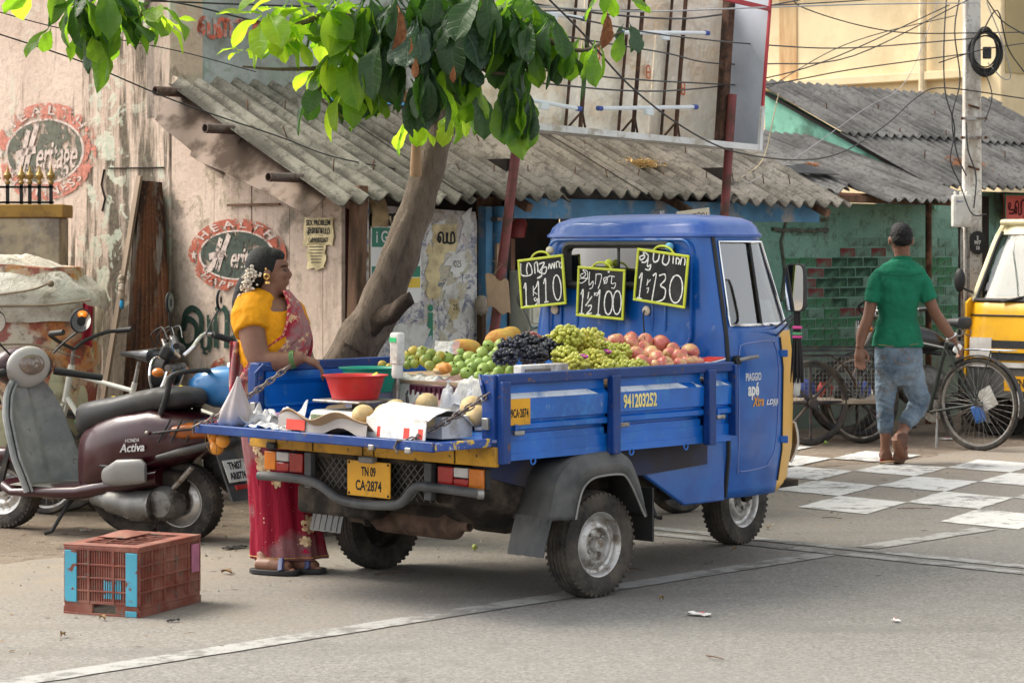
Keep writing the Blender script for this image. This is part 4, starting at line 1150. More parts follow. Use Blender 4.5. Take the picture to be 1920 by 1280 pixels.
def glass_mat(name, tint, refl=.12, rough=.02):
 m = bpy.data.materials.new(name); MATS[name] = m; m.use_nodes = True
 N, L = m.node_tree.nodes, m.node_tree.links
 N.remove(N['Principled BSDF'])
 g, tr, mx, fr, ad = N.new('ShaderNodeBsdfGlossy'), N.new('ShaderNodeBsdfTransparent'), N.new('ShaderNodeMixShader'), N.new('ShaderNodeFresnel'), N.new('ShaderNodeMath')
 g.inputs['Roughness'].default_value = rough
 tr.inputs['Color'].default_value = (*tint, 1)
 fr.inputs['IOR'].default_value = 1.5
 ad.operation = 'ADD'; ad.inputs[1].default_value = refl
 L.new(fr.outputs[0], ad.inputs[0]); L.new(ad.outputs[0], mx.inputs[0]); L.new(tr.outputs[0], mx.inputs[1]); L.new(g.outputs[0], mx.inputs[2]); L.new(mx.outputs[0], N['Material Output'].inputs['Surface'])
 return m
M_GLASS = glass_mat('dusty window glass', (.55, .60, .58), .22, .06)
M_LENSR = mat('red lamp lens', (.35, .012, .012), .2, 0, .15, 10, coat=.5)
M_LENSA = mat('amber lamp lens', (.62, .17, .008), .2, 0, .15, 10, coat=.5)
M_LENSW = mat('clear lamp lens', (.55, .53, .50), .2, 0, .1, 10, coat=.5)
M_PLATE = mat('yellow number plate', (.74, .36, .01), .4, 0, .06, 6, (.52, .26, .02), .33, 8)

# ---- bed
BX_R, BX_F, BY, BZ = -.65, .93, .795, 1.005
mb = MB().box(((BX_R + BX_F) / 2, 0, .695), (BX_F - BX_R - .02, 2 * BY - .05, .05))
mb.build('bed_floor', M_BLUEB, truck)
prof = [(.640, .000), (.752, .000), (.754, -.012), (.764, -.012), (.766, .012), (.772, .020), (.792, .020), (.800, .004), (.806, .004), (.812, .020), (.900, .024), (.922, .000), (.955, -.002), (.962, -.002)]
def side_panel(sgn, x0, x1, nm='side_panel'):
 mb = MB()
 ins = [(z, -.014) for z, o in reversed(prof)]
 def ring(x): return [V(x, sgn * (BY - .03 + o), z) for z, o in prof] + [V(x, sgn * (BY - .03 + o * .5 - .018), z) for z, o in reversed(prof)]
 mb.loft([ring(x0), ring(x1)])
 return mb.build(nm, M_BLUEB, truck, smooth=25)
posts = (BX_R + .025, .075, .745)
for s in (-1, 1):
 side_panel(s, BX_R + .05, posts[1] - .028)
 side_panel(s, posts[1] + .028, posts[2] - .028)
 side_panel(s, posts[2] + .028, BX_F - .01)
 MB().bar((BX_R, s * (BY - .02), .984), (BX_F, s * (BY - .02), .984), .045, .045).build('top_rail', M_BLUED, truck, bevel=.006)
 for x in posts: MB().box((x, s * (BY + .004), .805), (.05, .04, .345)).build('post', M_BLUED, truck, bevel=.005)
 MB().box((BX_F, s * (BY - .01), .83), (.016, .05, .33)).build('post', M_BLUED, truck, bevel=.004)
 MB().box(((BX_R + BX_F) / 2, s * (BY - .04), .655), (BX_F - BX_R, .04, .03)).build('floor_beam', M_BLUEB, truck)
 for x in (BX_R + .115, posts[1] + .065, posts[2] + .075):
  MB().box((x, s * (BY + .006), .757), (.060, .016, .020)).build('latch', M_STEEL, truck, bevel=.004)
  MB().box((x - .012, s * (BY + .002), .776), (.018, .010, .036)).build('latch_strap', M_BLUEB, truck, bevel=.003)
 for x in (-.42, .22, .6): MB().torus((x, s * (BY - .02), .632), (0, 1, 0), .014, .004, 16, 6).build('rope_hook', M_BLUEB, truck)
# front board of the bed
MB().box((BX_F - .02, 0, .85), (.03, 2 * BY - .06, .30)).build('front_board', M_BLUEB, truck, bevel=.004)
# rear corner angle posts, with the tailgate catch
for s in (-1, 1):
 MB().box((BX_R - .005, s * (BY - .045), .87), (.03, .07, .27)).build('corner_bracket', M_BLUED, truck, bevel=.004)
 MB().tube([(BX_R - .02, s * (BY - .06), .90), (BX_R - .03, s * (BY - .07), .96), (BX_R - .01, s * (BY - .10), 1.0), (BX_R + .02, s * (BY - .11), .99)], .008, 8).build('tailgate_catch', M_BLUED, truck)
 MB().box((BX_R - .025, s * (BY - .05), .80), (.02, .035, .05)).build('catch_plate', M_STEEL, truck, bevel=.003)
# yellow rear sill with its folds
MB().box((BX_R - .003, 0, .662), (.022, 2 * BY - .01, .084)).build('rear_sill', M_YEL, truck, bevel=.005)
for y in (.60, .35, .02, -.05, -.55):
 MB().box((BX_R - .0155, y, .662), (.003, .006, .078)).build('sill_seam', mat('dark seam', (.06, .035, .01), .8), truck, smooth=None)
MB().box((BX_R - .02, .62, .632), (.03, .06, .03)).build('rubber_stop', M_BLACK, truck, bevel=.006)
# tailgate let down flat
tg = thing('x', None, None)
bpy.data.objects.remove(tg)
mb = MB().box((BX_R - .175, 0, .722), (.335, 2 * BY - .07, .018))
tailgate = mb.build('tailgate', M_BLUEB, truck, bevel=.003)
MB().bar((BX_R - .345, -(BY - .03), .722), (BX_R - .345, BY - .03, .722), .022, .042).build('tailgate_edge', M_BLUED, tailgate, bevel=.005)
for s in (-1, 1): MB().bar((BX_R - .345, s * (BY - .035), .722), (BX_R - .015, s * (BY - .035), .722), .022, .036).build('tailgate_edge', M_BLUED if s > 0 else mat('scraped blue and yellow', (.03, .08, .32), .5, 0, .1, 4, (.62, .42, .05), .46, 14, .04, dirt2=(.5, .5, .5), d2a=.34, d2s=20), tailgate, bevel=.005)
for y in (-.62, -.40): MB().box((BX_R - .352, y, .702), (.02, .035, .025)).build('hinge', M_STEEL, tailgate, bevel=.004)
# chains
def chain(a, b, sag, n, nm='chain'):
 a, b = Vector(a), Vector(b)
 c = thing_part(nm, truck)
 for k in range(n):
  t = (k + .5) / n
  p = a.lerp(b, t) + V(0, 0, -sag * 4 * t * (1 - t))
  d = (b - a).normalized() + V(0, 0, -sag * 4 * (1 - 2 * t))
  d.normalize()
  q = d.to_track_quat('X', 'Z').to_matrix() @ Matrix.Rotation(math.pi / 2 * (k % 2) + .5, 3, 'X')
  L, W = (b - a).length / n * .62, .012
  pts = [p + q @ V(L * math.cos(u) + (L * .35 if math.cos(u) > 0 else -L * .35), W * math.sin(u), 0) for u in [i * math.pi / 6 for i in range(12)]]
  MB().tube(pts, .0036, 6, closed=True).build('chain_link', M_CHAIN, c)
 return c
def thing_part(nm, parent):
 o = link(nm, None, parent); o.empty_display_size = .05
 return o
M_CHAIN = mat('rusty chain', (.16, .13, .115), .5, .6, .3, 20)
chain((BX_R - .02, .50, 1.0), (BX_R - .35, .735, .735), .012, 16)
chain((BX_R - .01, -.755, .93), (BX_R - .345, -.60, .735), .012, 14)
MB().tube([(BX_R - .345, -.60, .742), (BX_R - .36, -.56, .74), (BX_R - .366, -.55, .71), (BX_R - .366, -.57, .69)], .005, 6).build('chain_hook', M_CHAIN, truck)
MB().tube([(BX_R - .35, .735, .745), (BX_R - .38, .75, .73), (BX_R - .37, .755, .70)], .005, 6).build('chain_hook', M_CHAIN, truck)
# registration strip and telephone number on the right side
SIDE = lambda x, z, o=.0: frame((x, -(BY - .03 + .0235 + o), z), (1, 0, 0), (0, 0, 1), (0, -1, 0))
MB().prism([(-.072, -.055), (.072, -.055), (.072, .055), (-.072, .055)], .002, SIDE(BX_R + .125, .845)).build('side_plate', M_PLATE, truck, smooth=None)
letters('plate_lettering', '09CA·2874', .050, SIDE(BX_R + .125, .838, .0025), M_INK, truck, sx=.52, bold=.0012, extrude=.0004)
letters('side_lettering', '941203252', .082, SIDE(.265, .855, .0005), mat('pale yellow lettering', (.80, .66, .22), .5), truck, sx=.62, bold=.0022, extrude=.0008)
M_SKYREFL = mat('painted sky reflection', (.62, .68, .74), .4, 0, .1, 5, (.2, .3, .5), .36, 9, .1)
for x0, x1 in ((BX_R + .055, -.02), (.11, .60), (.66, .70), (.785, .90)):  # pale strips paint the sky's reflection on the rib's slanted facet
 MB().grid(lambda u, v: V(x0 + (x1 - x0) * u - .05 * v * u, -(BY - .03 + .0245 - .0215 * v), .9005 + .0215 * v), 2, 2, thick=-.0012).build('sky_reflection', M_SKYREFL, truck, smooth=None)

# ---- rear: lamps, plate, grille, bumper
for s in (-1, 1):
 lamp = MB().box((BX_R + .03, s * .565, .562), (.03, .285, .092)).build('tail_lamp', M_BLACK, truck, bevel=.006)
 # amber outside, then clear over red, then red
 def cell(y0, y1, z0, z1, m, nm='lens'): MB().box((BX_R + .008, s * (y0 + y1) / 2, (z0 + z1) / 2), (.022, abs(y1 - y0) - .004, z1 - z0 - .003)).build(nm, m, lamp, bevel=.004)
 cell(.700, .618, .518, .606, M_LENSA)
 cell(.616, .528, .562, .606, M_LENSW)
 cell(.616, .528, .518, .560, M_LENSR)
 cell(.526, .432, .518, .606, M_LENSR)
plate = MB().box((BX_R - .015, -.02, .522), (.006, .275, .155)).build('number_plate', M_PLATE, truck, bevel=.002)
REAR = lambda y, z, x=BX_R - .0185: frame((x, y, z), (0, -1, 0), (0, 0, 1), (-1, 0, 0))
letters('plate_lettering', 'TN 09', .056, REAR(-.02, .552), M_INK, plate, sx=.62, bold=.0014, extrude=.0005)
letters('plate_lettering', 'CA·2874', .062, REAR(-.02, .490), M_INK, plate, sx=.74, bold=.0016, extrude=.0005)
for y in (.105, -.145):
 for z in (.455, .59): MB().ell((BX_R - .019, y, z), (.003, .006, .006), nu=8, nv=6).build('screw', M_BLACK, plate)
MB().box((BX_R - .022, -.02, .607), (.035, .09, .028)).build('plate_lamp', mat('grey plastic', (.22, .21, .19), .6), truck, bevel=.006)
grille = thing_part('rear_grille', truck)
MB().box((BX_R + .035, 0, .607), (.02, .78, .022)).build('grille_frame', M_GRIME, grille)
gm = MB()
for k in range(-14, 15):
 for sg in (-1, 1):
  y0 = k * .04
  a, b = V(BX_R + .03 + .002 * sg, y0 - sg * .08, .44), V(BX_R + .03 + .002 * sg, y0 + sg * .08, .60)
  if abs(y0) < .36: gm.bar(a, b, .0035, .0035)
gm.build('grille_mesh', mat('grey wire mesh', (.16, .15, .14), .6, .5), grille, kind='stuff')
for y in (.385, -.385): MB().box((BX_R + .0, y, .535), (.03, .045, .16)).build('bumper_bracket', M_BLACKP, truck, bevel=.004)
bpts = spline([(BX_R - .03, .70, .492), (BX_R - .03, .45, .495), (BX_R - .03, .30, .480), (BX_R - .03, .17, .428), (BX_R - .03, .06, .412), (BX_R - .03, -.12, .415), (BX_R - .03, -.24, .435), (BX_R - .03, -.33, .508), (BX_R - .03, -.45, .515), (BX_R - .03, -.72, .508)], 6)
MB().tube(bpts, .021, 12).build('bumper_bar', M_BLACKP, truck)
MB().tube([(BX_R - .05, -.72, .508), (BX_R - .03, -.735, .508)], .022, 12).build('bumper_end', M_STEEL, truck)
# underbody
mb = MB()
mb.box((.1, 0, .52), (1.4, .98, .20)); mb.box((-.05, 0, .42), (.9, .62, .25)); mb.box((-.58, .25, .40), (.10, .5, .13))
mb.box((.6, 0, .45), (.5, 1.0, .2))
mb.build('chassis', M_GRIME, truck, bevel=.02)
mb = MB()
mb.loft([[V(x, y, z) for y, z in ((-.30, .60), (-.62, .60), (-.60, zz + .1), (-.50, zz), (-.34, zz))] for x, zz in ((-.60, .44), (-.45, .34), (-.30, .29), (.34, .29), (.5, .45))])
mb.build('wheel_tub', M_GRIME, truck)
MB().prism([(-.60, .63), (.95, .63), (.95, .52), (.5, .50), (-.3, .50), (-.62, .58)], .02, frame((0, -.60, 0), (1, 0, 0), (0, 0, 1), (0, -1, 0))).build('under_skirt', mat('dirty dark blue skirt', (.02, .028, .085), .6, 0, .2, 4, (.05, .045, .05), .5, 4), truck)
muf = MB().lathe([(0, .245), (.05, .245), (.064, .235), (.068, .20), (.068, -.20), (.064, -.235), (.045, -.25), (.026, -.265), (.024, -.32), (.018, -.32), (.018, -.26), (0, -.26)], 24, frame((-.44, -.10, .328), (0, 0, 1), (1, 0, 0), (0, 1, 0))).build('silencer', M_MUFF, truck)
MB().tube([(-.44, .14, .33), (-.40, .22, .33), (-.3, .26, .36), (-.1, .28, .38)], .03, 10).build('exhaust_pipe', M_MUFF, truck)
MB().tube([(-.50, .16, .40), (-.54, .22, .40), (-.50, .28, .36), (-.46, .24, .31), (-.50, .16, .30)], .018, 8).build('rubber_bellows', M_GRIME, truck)
MB().box((-.45, -.02, .41), (.05, .04, .12)).build('silencer_bracket', M_MUFF, truck)
# wheels
def tyre_prof(r, w, rr): return [(rr, -w * .36), (rr + .012, -w * .44), (rr + .05, -w * .5), (r - .035, -w * .5), (r - .012, -w * .44), (r - .002, -w * .30), (r - .001, -w * .27), (r - .007, -w * .25), (r, -w * .23), (r + .001, -w * .10), (r - .006, -w * .08), (r + .001, -w * .06), (r + .001, w * .06), (r - .006, w * .08), (r + .001, w * .10), (r, w * .23), (r - .007, w * .25), (r - .001, w * .27), (r - .002, w * .30), (r - .012, w * .44), (r - .035, w * .5), (rr + .05, w * .5), (rr + .012, w * .44), (rr, w * .36)]
def road_wheel(parent, c, r=.235, w=.13, rr=.132, ax=(0, -1, 0), name='wheel'):
 """tyre, dished steel rim, hub and bolts; ax points to the outer face"""
 wh = thing_part(name, parent)
 ax = Vector(ax)
 q = ax.to_track_quat('Z', 'X').to_matrix().to_4x4()
 m = Matrix.Translation(c) @ q
 tb = MB().lathe(tyre_prof(r, w, rr), 48, m)
 nl = 46
 for k in range(nl):
  a = 2 * math.pi * k / nl
  for s in (-1, 1):
   p = m @ V((r - .013) * math.cos(a), (r - .013) * math.sin(a), s * w * .40)
   e = (m.to_3x3() @ V(math.cos(a), math.sin(a), 0), m.to_3x3() @ V(-math.sin(a), math.cos(a), 0), m.to_3x3() @ V(0, 0, 1))
   tb.box(p, (.013, .013, w * .16), Matrix(e).transposed())
 tb.build('tyre', M_TYRE, wh, smooth=40)
 MB().lathe([(rr + .014, w * .42), (rr + .010, w * .44), (rr + .001, w * .40), (rr - .006, w * .20), (rr - .02, w * .16), (rr - .028, w * .24), (rr - .045, w * .34), (rr - .058, w * .33), (rr - .070, w * .18), (.036, w * .20), (.033, w * .34), (.028, w * .42), (0, w * .44)], 36, m).build('rim', M_RIM, wh, smooth=50)
 MB().lathe([(rr + .014, -w * .42), (rr, -w * .36), (rr - .01, -w * .1), (.05, -.01), (0, -.01)], 30, m).build('inner_rim', M_GRIME, wh)
 for k in range(4):
  a = .6 + k * math.pi / 2
  MB().lathe([(.0085, w * .17), (.0085, w * .28), (.005, w * .30), (0, w * .30)], 6, m @ Matrix.Translation((.052 * math.cos(a), .052 * math.sin(a), 0))).build('wheel_nut', M_STEEL, wh, smooth=None)
 return wh
road_wheel(truck, (.03, -.70, .235))
road_wheel(truck, (.03, .66, .235), ax=(0, 1, 0))
fw = road_wheel(truck, (1.95, 0, .235), w=.125, ax=(.10, -1, 0))
for sg in (1, -1): MB().bar((1.95, sg * .08, .235), (1.86, sg * .07, .5), .03, .05).build('front_fork', M_GRIME, truck)
# right and left rear mudguards: an angular black arch
def guard(s):
 arch = [(-.345, .37), (-.315, .47), (-.275, .56), (-.19, .622), (-.06, .640), (.10, .640), (.185, .610), (.245, .52), (.285, .42), (.30, .345)]
 inn = [(-.205, .37), (-.185, .44), (-.155, .50), (-.10, .535), (-.03, .545), (.075, .545), (.125, .53), (.175, .47), (.225, .39), (.255, .345)]
 arch, inn = spline(arch, 4), spline(inn, 4)
 mb = MB()
 prof = lambda a, b: [V(a[0], s * .585, a[1]), V(a[0], s * .77, a[1] + .004), V(a[0] * .985 + b[0] * .015, s * .792, a[1] * .93 + b[1] * .07), V(a[0] * .55 + b[0] * .45, s * .805, a[1] * .55 + b[1] * .45), V(a[0] * .45 + b[0] * .55, s * .822, a[1] * .45 + b[1] * .55), V(b[0], s * .824, b[1])]
 rings = [prof(a, b) for a, b in zip(arch, inn)]
 n = len(rings[0])
 vs = [p for r in rings for p in r]
 mb.add(vs, [(i * n + j, i * n + j + 1, (i + 1) * n + j + 1, (i + 1) * n + j) for i in range(len(rings) - 1) for j in range(n - 1)])
 o = mb.build('mudguard', M_BLACKP, truck, smooth=50)
 sm = o.modifiers.new('shell', 'SOLIDIFY'); sm.thickness = .006
 MB().tube([V(b[0], s * .826, b[1]) for b in inn], .005, 6).build('guard_lip', mat('worn grey lip', (.22, .215, .20), .6), o)
 # ribbed flap
 fl = MB().grid(lambda u, v: V(-.335 - .045 * v - .01 * math.sin(v * 2), s * ((.60 if s < 0 else .47) + .21 * u), .385 - .165 * v + .006 * noise.noise(V(u * 9, v, 1)) * v), 12, 6, thick=.006).build('mud_flap', M_BLACKP, truck)
 for k in range(5): MB().bar((-.347, s * ((.63 if s < 0 else .50) + k * .04), .375), (-.388, s * ((.63 if s < 0 else .50) + k * .04), .228), .006, .005).build('flap_rib', M_BLACKP, fl)
 MB().box((.37, s * .68, .34), (.012, .19, .24)).build('mud_flap', M_BLACK, truck)
guard(-1); guard(1)

# ---- cab
CABZ = [(.34, 1.05, .585, 1.97), (.55, 1.045, .612, 2.03), (.95, 1.04, .618, 2.04), (1.13, 1.04, .602, 2.01), (1.60, 1.045, .515, 1.72)]
def cab_pt(s, z):
 xr, w, xf = interp(CABZ, z)
 xs, rc = 1.40, .085
 if s < .30:
  y = -(w - rc) * s / .30
  return V(xr - .018 * (1 - (y / w) ** 2) , y, z)
 if s < .38:
  a = (s - .30) / .08 * math.pi / 2
  return V(xr + rc - rc * math.cos(a), -(w - rc) - rc * math.sin(a), z)
 if s < .58:
  u = (s - .38) / .20
  return V(xr + rc + (xs - xr - rc) * u, -w - .008 * math.sin(u * math.pi), z)
 a = (s - .58) / .42 * math.pi / 2
 return V(xs + (xf - xs) * math.sin(a), -w * math.cos(a) ** .95 if a < math.pi / 2 - 1e-6 else 0, z)
def cab_n(s, z):
 e = .004
 a = cab_pt(min(s + e, 1), z) - cab_pt(max(s - e, 0), z)
 b = cab_pt(s, z + e) - cab_pt(s, z - e)
 n = b.cross(a)
 return n.normalized() * (1 if n.y < 0 or n.x < 0 else -1)
def cabo(s, z, o, sg=1):
 n = cab_n(s, z)
 if s <= .3: n = V(-1, 0, 0)
 elif n.y > 0: n = -n
 p = cab_pt(s, z) + n * o
 return V(p.x, p.y * sg, p.z)
def rs(y): 
 return .30 * y / (.525 - .0)
cs_ = [0, .05, .10, .15, .18, .21, .25, .30] + [.30 + .08 * k / 5 for k in range(1, 6)] + [.395, .43, .47, .51, .55, .58, .60, .625, .648, .70, .72, .735, .76, .80, .84, .88, .92, .96, 1.0]
cz_ = [.34, .38, .45, .55, .65, .75, .85, .95, 1.03, 1.09, 1.13, 1.165, 1.22, 1.30, 1.365, 1.42, 1.48, 1.535, 1.565, 1.59, 1.60]
mb = MB()
for sg in (1, -1):
 W = len(cz_)
 vs = []
 for s in cs_:
  for z in cz_:
   zz = max(z, .34 + .9 * max(0, s - .66)) if z < .6 else z
   p = cab_pt(s, zz)
   vs.append(V(p.x, p.y * sg, p.z))
 fs, ms = [], []
 for i in range(len(cs_) - 1):
  for j in range(W - 1):
   sm, zm = (cs_[i] + cs_[i + 1]) / 2, (cz_[j] + cz_[j + 1]) / 2
   if sm < .18 and 1.365 < zm < 1.535: continue                    # rear window
   if .395 < sm < .70 and 1.165 < zm < 1.565: continue             # door window
   if sm > .735 and 1.165 < zm < 1.565: continue                   # windscreen
   f = (i * W + j, (i + 1) * W + j, (i + 1) * W + j + 1, i * W + j + 1)
   mb.add([], [])
   fs.append(f); ms.append(1 if sm > .648 and zm < 1.13 else 0)
 o0 = len(mb.v)
 mb.v += [tuple(p) for p in vs]; mb.f += [tuple(k + o0 for k in f) for f in fs]; mb.m += ms
cab = mb.build('cab', [M_BLUE, M_YELN], truck, smooth=40)
sm = cab.modifiers.new('shell', 'SOLIDIFY'); sm.thickness = .018; sm.offset = -1
# roof dome with a gutter lip
rings = []
def ringz(z, k, zz): 
 c = V(1.36, 0, 0)
 pts = [cab_pt(s, z) for s in [i / 40 for i in range(41)]]
 full = pts + [V(p.x, -p.y, p.z) for p in reversed(pts[1:-1])]
 return [V(c.x + (p.x - c.x) * k, p.y * k, zz) for p in full]
rings = [ringz(1.6, .97, 1.585), ringz(1.6, 1.035, 1.590), ringz(1.6, 1.035, 1.602), ringz(1.6, 1.01, 1.612), ringz(1.6, .985, 1.640), ringz(1.6, .93, 1.665), ringz(1.6, .82, 1.685), ringz(1.6, .6, 1.698), ringz(1.6, .3, 1.704), ringz(1.6, .05, 1.705)]
MB().loft(rings).build('roof', mat('dusty blue roof', (.006, .065, .34), .36, 0, .1, 2, (.10, .18, .40), .36, 3, .2, coat=.25), truck, smooth=50)
MB().tube([(1.36, .0, 1.70), (1.36, 0, 1.725)], .012, 8).build('aerial_base', M_STEEL, truck)
MB().tube([(1.36, 0, 1.72), (1.33, -.01, 1.73), (1.28, -.02, 1.72)], .002, 5).build('aerial_wire', M_BLACK, truck)
# panes and seals
def pane(s0, s1, z0, z1, nm, both=True, o=-.006, m=M_GLASS):
 for sg in ((1, -1) if both else (1,)):
  MB().grid(lambda u, v: cabo(s0 + (s1 - s0) * u, z0 + (z1 - z0) * v, o, sg), 10, 4).build(nm, m, cab, smooth=60)
pane(.395, .575, 1.165, 1.565, 'door_window'); pane(.575, .70, 1.165, 1.565, 'door_window')
pane(.735, 1.0, 1.165, 1.565, 'windscreen')
MB().grid(lambda u, v: V(1.028, -.36 + .72 * u, 1.365 + .17 * v), 6, 3).build('rear_window', M_GLASS, cab, smooth=None)
def seal(path, r, m, nm='window_seal', parent=None, closed=True): return MB().tube(path, r, 6, closed=closed).build(nm, m, parent or cab)
def sq(s0, s1, z0, z1, o, sg=1, rc=.02, n=5):
 """outline on the cab skin"""
 ps = []
 for k in range(n + 1): ps.append((s0 + (s1 - s0) * k / n, z0))
 for k in range(1, n + 1): ps.append((s1, z0 + (z1 - z0) * k / n))
 for k in range(1, n + 1): ps.append((s1 + (s0 - s1) * k / n, z1))
 for k in range(1, n): ps.append((s0, z1 + (z0 - z1) * k / n))
 return [cabo(s, z, o, sg) for s, z in ps]
for sg in (1, -1):
 seal(sq(.395, .70, 1.165, 1.565, .002, sg), .007, M_CHROME)
 seal([cabo(.575, z, .002, sg) for z in (1.165, 1.3, 1.45, 1.565)], .007, M_BLACK, closed=False)
 # door: shut lines, pressed panel line, hinges, handle
 door = thing_part('door', cab)
 seal([cabo(.372, z, .003, sg) for z in [.35 + k * .05 for k in range(26)]], .011, M_BLACK, 'door_rubber', door, False)
 seal([cabo(.648, z, .002, sg) for z in [.40 + k * .05 for k in range(15)]], .005, M_BLACK, 'shut_line', door, False)
 pl = [(.425, .98), (.425, .50), (.435, .475), (.46, .465), (.58, .475), (.60, .50), (.618, .56), (.628, .70), (.63, .98), (.622, 1.06), (.605, 1.085), (.46, 1.075), (.435, 1.05)]
 seal([cabo(s, z, .001, sg) for s, z in spline(pl + [pl[0]], 4)[:-1]], .0035, mat('pale blue pressing edge', (.10, .16, .42), .3, 0, .05, 3, coat=.5), 'pressed_edge', door)
 for z in (.60, 1.02): MB().box(cabo(.652, z, .008, sg), (.04, .03, .035), (0, 0, -.7 * sg)).build('hinge', M_BLUE, door, bevel=.004)
 MB().tube([cabo(.405, 1.0, .0, sg), cabo(.405, 1.0, .03, sg)], .022, 12).build('handle_boss', M_BLACK, door)
 MB().tube([cabo(.405, 1.0, .03, sg), cabo(.45, 1.008, .035, sg), cabo(.50, 1.012, .035, sg)], .009, 8).build('handle', M_STEEL, door)
 # drip pipe down the cab's rear corner
# rear window gasket, rear wall pressings, grommets
def rrect(y0, y1, z0, z1, r, x, n=5):
 pts = []
 for cy, cz, a0 in ((y1 - r, z1 - r, 0), (y0 + r, z1 - r, 90), (y0 + r, z0 + r, 180), (y1 - r, z0 + r, 270)):
  for k in range(n + 1):
   a = R(a0 + 90 * k / n)
   pts.append(V(x, cy + r * math.cos(a), cz + r * math.sin(a)))
 return pts
seal(rrect(-.345, .345, 1.352, 1.552, .04, 1.018), .020, M_BLACK)
MB().box((1.03, 0, 1.45), (.012, .012, .18)).build('window_divider', M_BLACK, cab)
MB().tube(rrect(-.46, .46, 1.06, 1.575, .06, 1.022), .008, 6, closed=True).build('rear_pressing', M_BLUE, cab)
for y in (.38, .27, -.22, -.30): MB().ell((1.024, y, 1.20), (.006, .008, .07), nu=8, nv=8).build('rear_rib', M_BLUE, cab)
M_CREAMP = mat('cream plastic', (.62, .55, .42), .5, 0, .1, 8)
for y, z in ((.415, 1.227), (-.188, 1.232)):
 MB().lathe([(0, .012), (.012, .012), (.022, .006), (.024, 0)], 16, frame((1.018, y, z), (0, 1, 0), (0, 0, 1), (-1, 0, 0))).build('grommet', M_CREAMP, cab)
MB().tube([(1.0, -.188, 1.235), (.99, -.19, 1.20), (1.0, -.19, 1.10), (.995, -.188, 1.03)], .004, 6).build('cable', M_BLACK, cab)
# lower cab back and folded skirt behind the door
MB().prism([(.46, .62), (1.10, .62), (1.10, .335), (.80, .335), (.50, .50)], .03, frame((0, -.575, 0), (1, 0, 0), (0, 0, 1), (0, -1, 0))).build('side_skirt', M_BLUE, truck, bevel=.008)
MB().box((.98, -.33, .50), (.16, .50, .32)).build('cab_back_panel', M_BLUE, truck, bevel=.02)
MB().box((.98, .33, .50), (.16, .50, .32)).build('cab_back_panel', M_BLUE, truck, bevel=.02)
MB().box((1.45, 0, .36), (.8, .96, .03)).build('cab_floor', M_GRIME, truck)
# seat and white inner panel seen through the glass
MB().box((1.18, 0, 1.12), (.10, .85, .42), (0, .12, 0)).build('seat_back', mat('dark seat vinyl', (.05, .05, .055), .5), truck, bevel=.03)
MB().tube([(1.75, .10, .6), (1.62, .10, 1.12)], .02, 8).build('steering_column', M_BLACK, truck)
MB().tube([(1.62, -.2, 1.13), (1.62, .4, 1.13)], .015, 8).build('handlebar', M_BLACK, truck)
MB().grid(lambda u, v: cabo(.60 + .085 * u, 1.17 + .12 * v, -.03), 4, 3, thick=.004).build('inner_panel', mat('white inner trim', (.66, .66, .64), .5), truck)
MB().tube([(1.84, -.30, .93), (1.78, -.42, .93), (1.66, -.50, .93)], .012, 8).build('nose_band', M_STEEL, truck)
for z0, z1, s0, s1, m, nm in ((.92, .945, .726, .80, M_STEEL, 'nose_band'),):
 MB().grid(lambda u, v: cabo(s0 + (s1 - s0) * u, z0 + (z1 - z0) * v, .008), 8, 2, thick=.004).build(nm, m, truck)
MB().grid(lambda u, v: cabo(.79 + .1 * u, .46 + .2 * v, .02 + .02 * math.sin(v * 3)), 6, 4, thick=.01).build('front_mudguard', mat('white plastic', (.6, .6, .58), .5), truck)
# lettering on the door, bent to its skin
def door_letters(body, s_mid, z_mid, size, m, sx=.8, **k):
 me = text_mesh(body, size, extrude=.0006, **k)
 ds = .20 / (1.40 - 1.125)
 for v in me.vertices:
  x, y, z = v.co
  v.co = cabo(s_mid + x * sx * ds, z_mid + y, .0015 + z)
 me.materials.clear(); me.materials.append(m)
 return link('door_lettering', me, cab)
door_letters('PIAGGIO', .505, .915, .052, M_WHITE, .62, bold=.0006)
door_letters('apé', .505, .855, .088, M_WHITE, .72, bold=.0028)
M_ORNG = mat('orange lettering', (.70, .30, .02), .5)
door_letters('Xtra', .535, .795, .066, M_ORNG, .75, bold=.0016, shear=.25)
door_letters('LD)))', .605, .788, .036, M_WHITE, .75, bold=.0008, shear=.25)
# side mirror on two rods, with a hanging braid of black hair
mir = thing_part('side_mirror', truck)
mc = V(1.40, -.80, 1.345)
mb = MB(); mb.loft([[V(mc.x + dx, mc.y + k * .058 * math.copysign(abs(math.cos(a)) ** .45, math.cos(a)), mc.z + k * .115 * math.copysign(abs(math.sin(a)) ** .35, math.sin(a))) for a in [i * 2 * math.pi / 28 for i in range(28)]] for dx, k in ((-.012, .96), (-.012, 1.0), (.010, 1.0), (.03, .8))])
mb.build('mirror_shell', M_BLACK, mir)
MB().add([V(mc.x - .0135, mc.y + .053 * math.copysign(abs(math.cos(a)) ** .45, math.cos(a)), mc.z + .109 * math.copysign(abs(math.sin(a)) ** .35, math.sin(a))) for a in [i * 2 * math.pi / 28 for i in range(28)]], [tuple(range(28))]).build('mirror_glass', mat('mirror glass', (.8, .82, .82), .03, 1., 0), mir, smooth=None)
MB().tube([(1.56, -.52, 1.12), (1.42, -.78, 1.225)], .006, 8).build('mirror_arm', M_STEEL, mir)
MB().tube([(1.56, -.52, 1.07), (1.42, -.79, 1.215), (1.41, -.80, 1.25)], .006, 8).build('mirror_arm', M_STEEL, mir)
MB().box((1.56, -.52, 1.09), (.05, .04, .12), (0, 0, .6)).build('mirror_mount', M_BLACK, mir, bevel=.01)
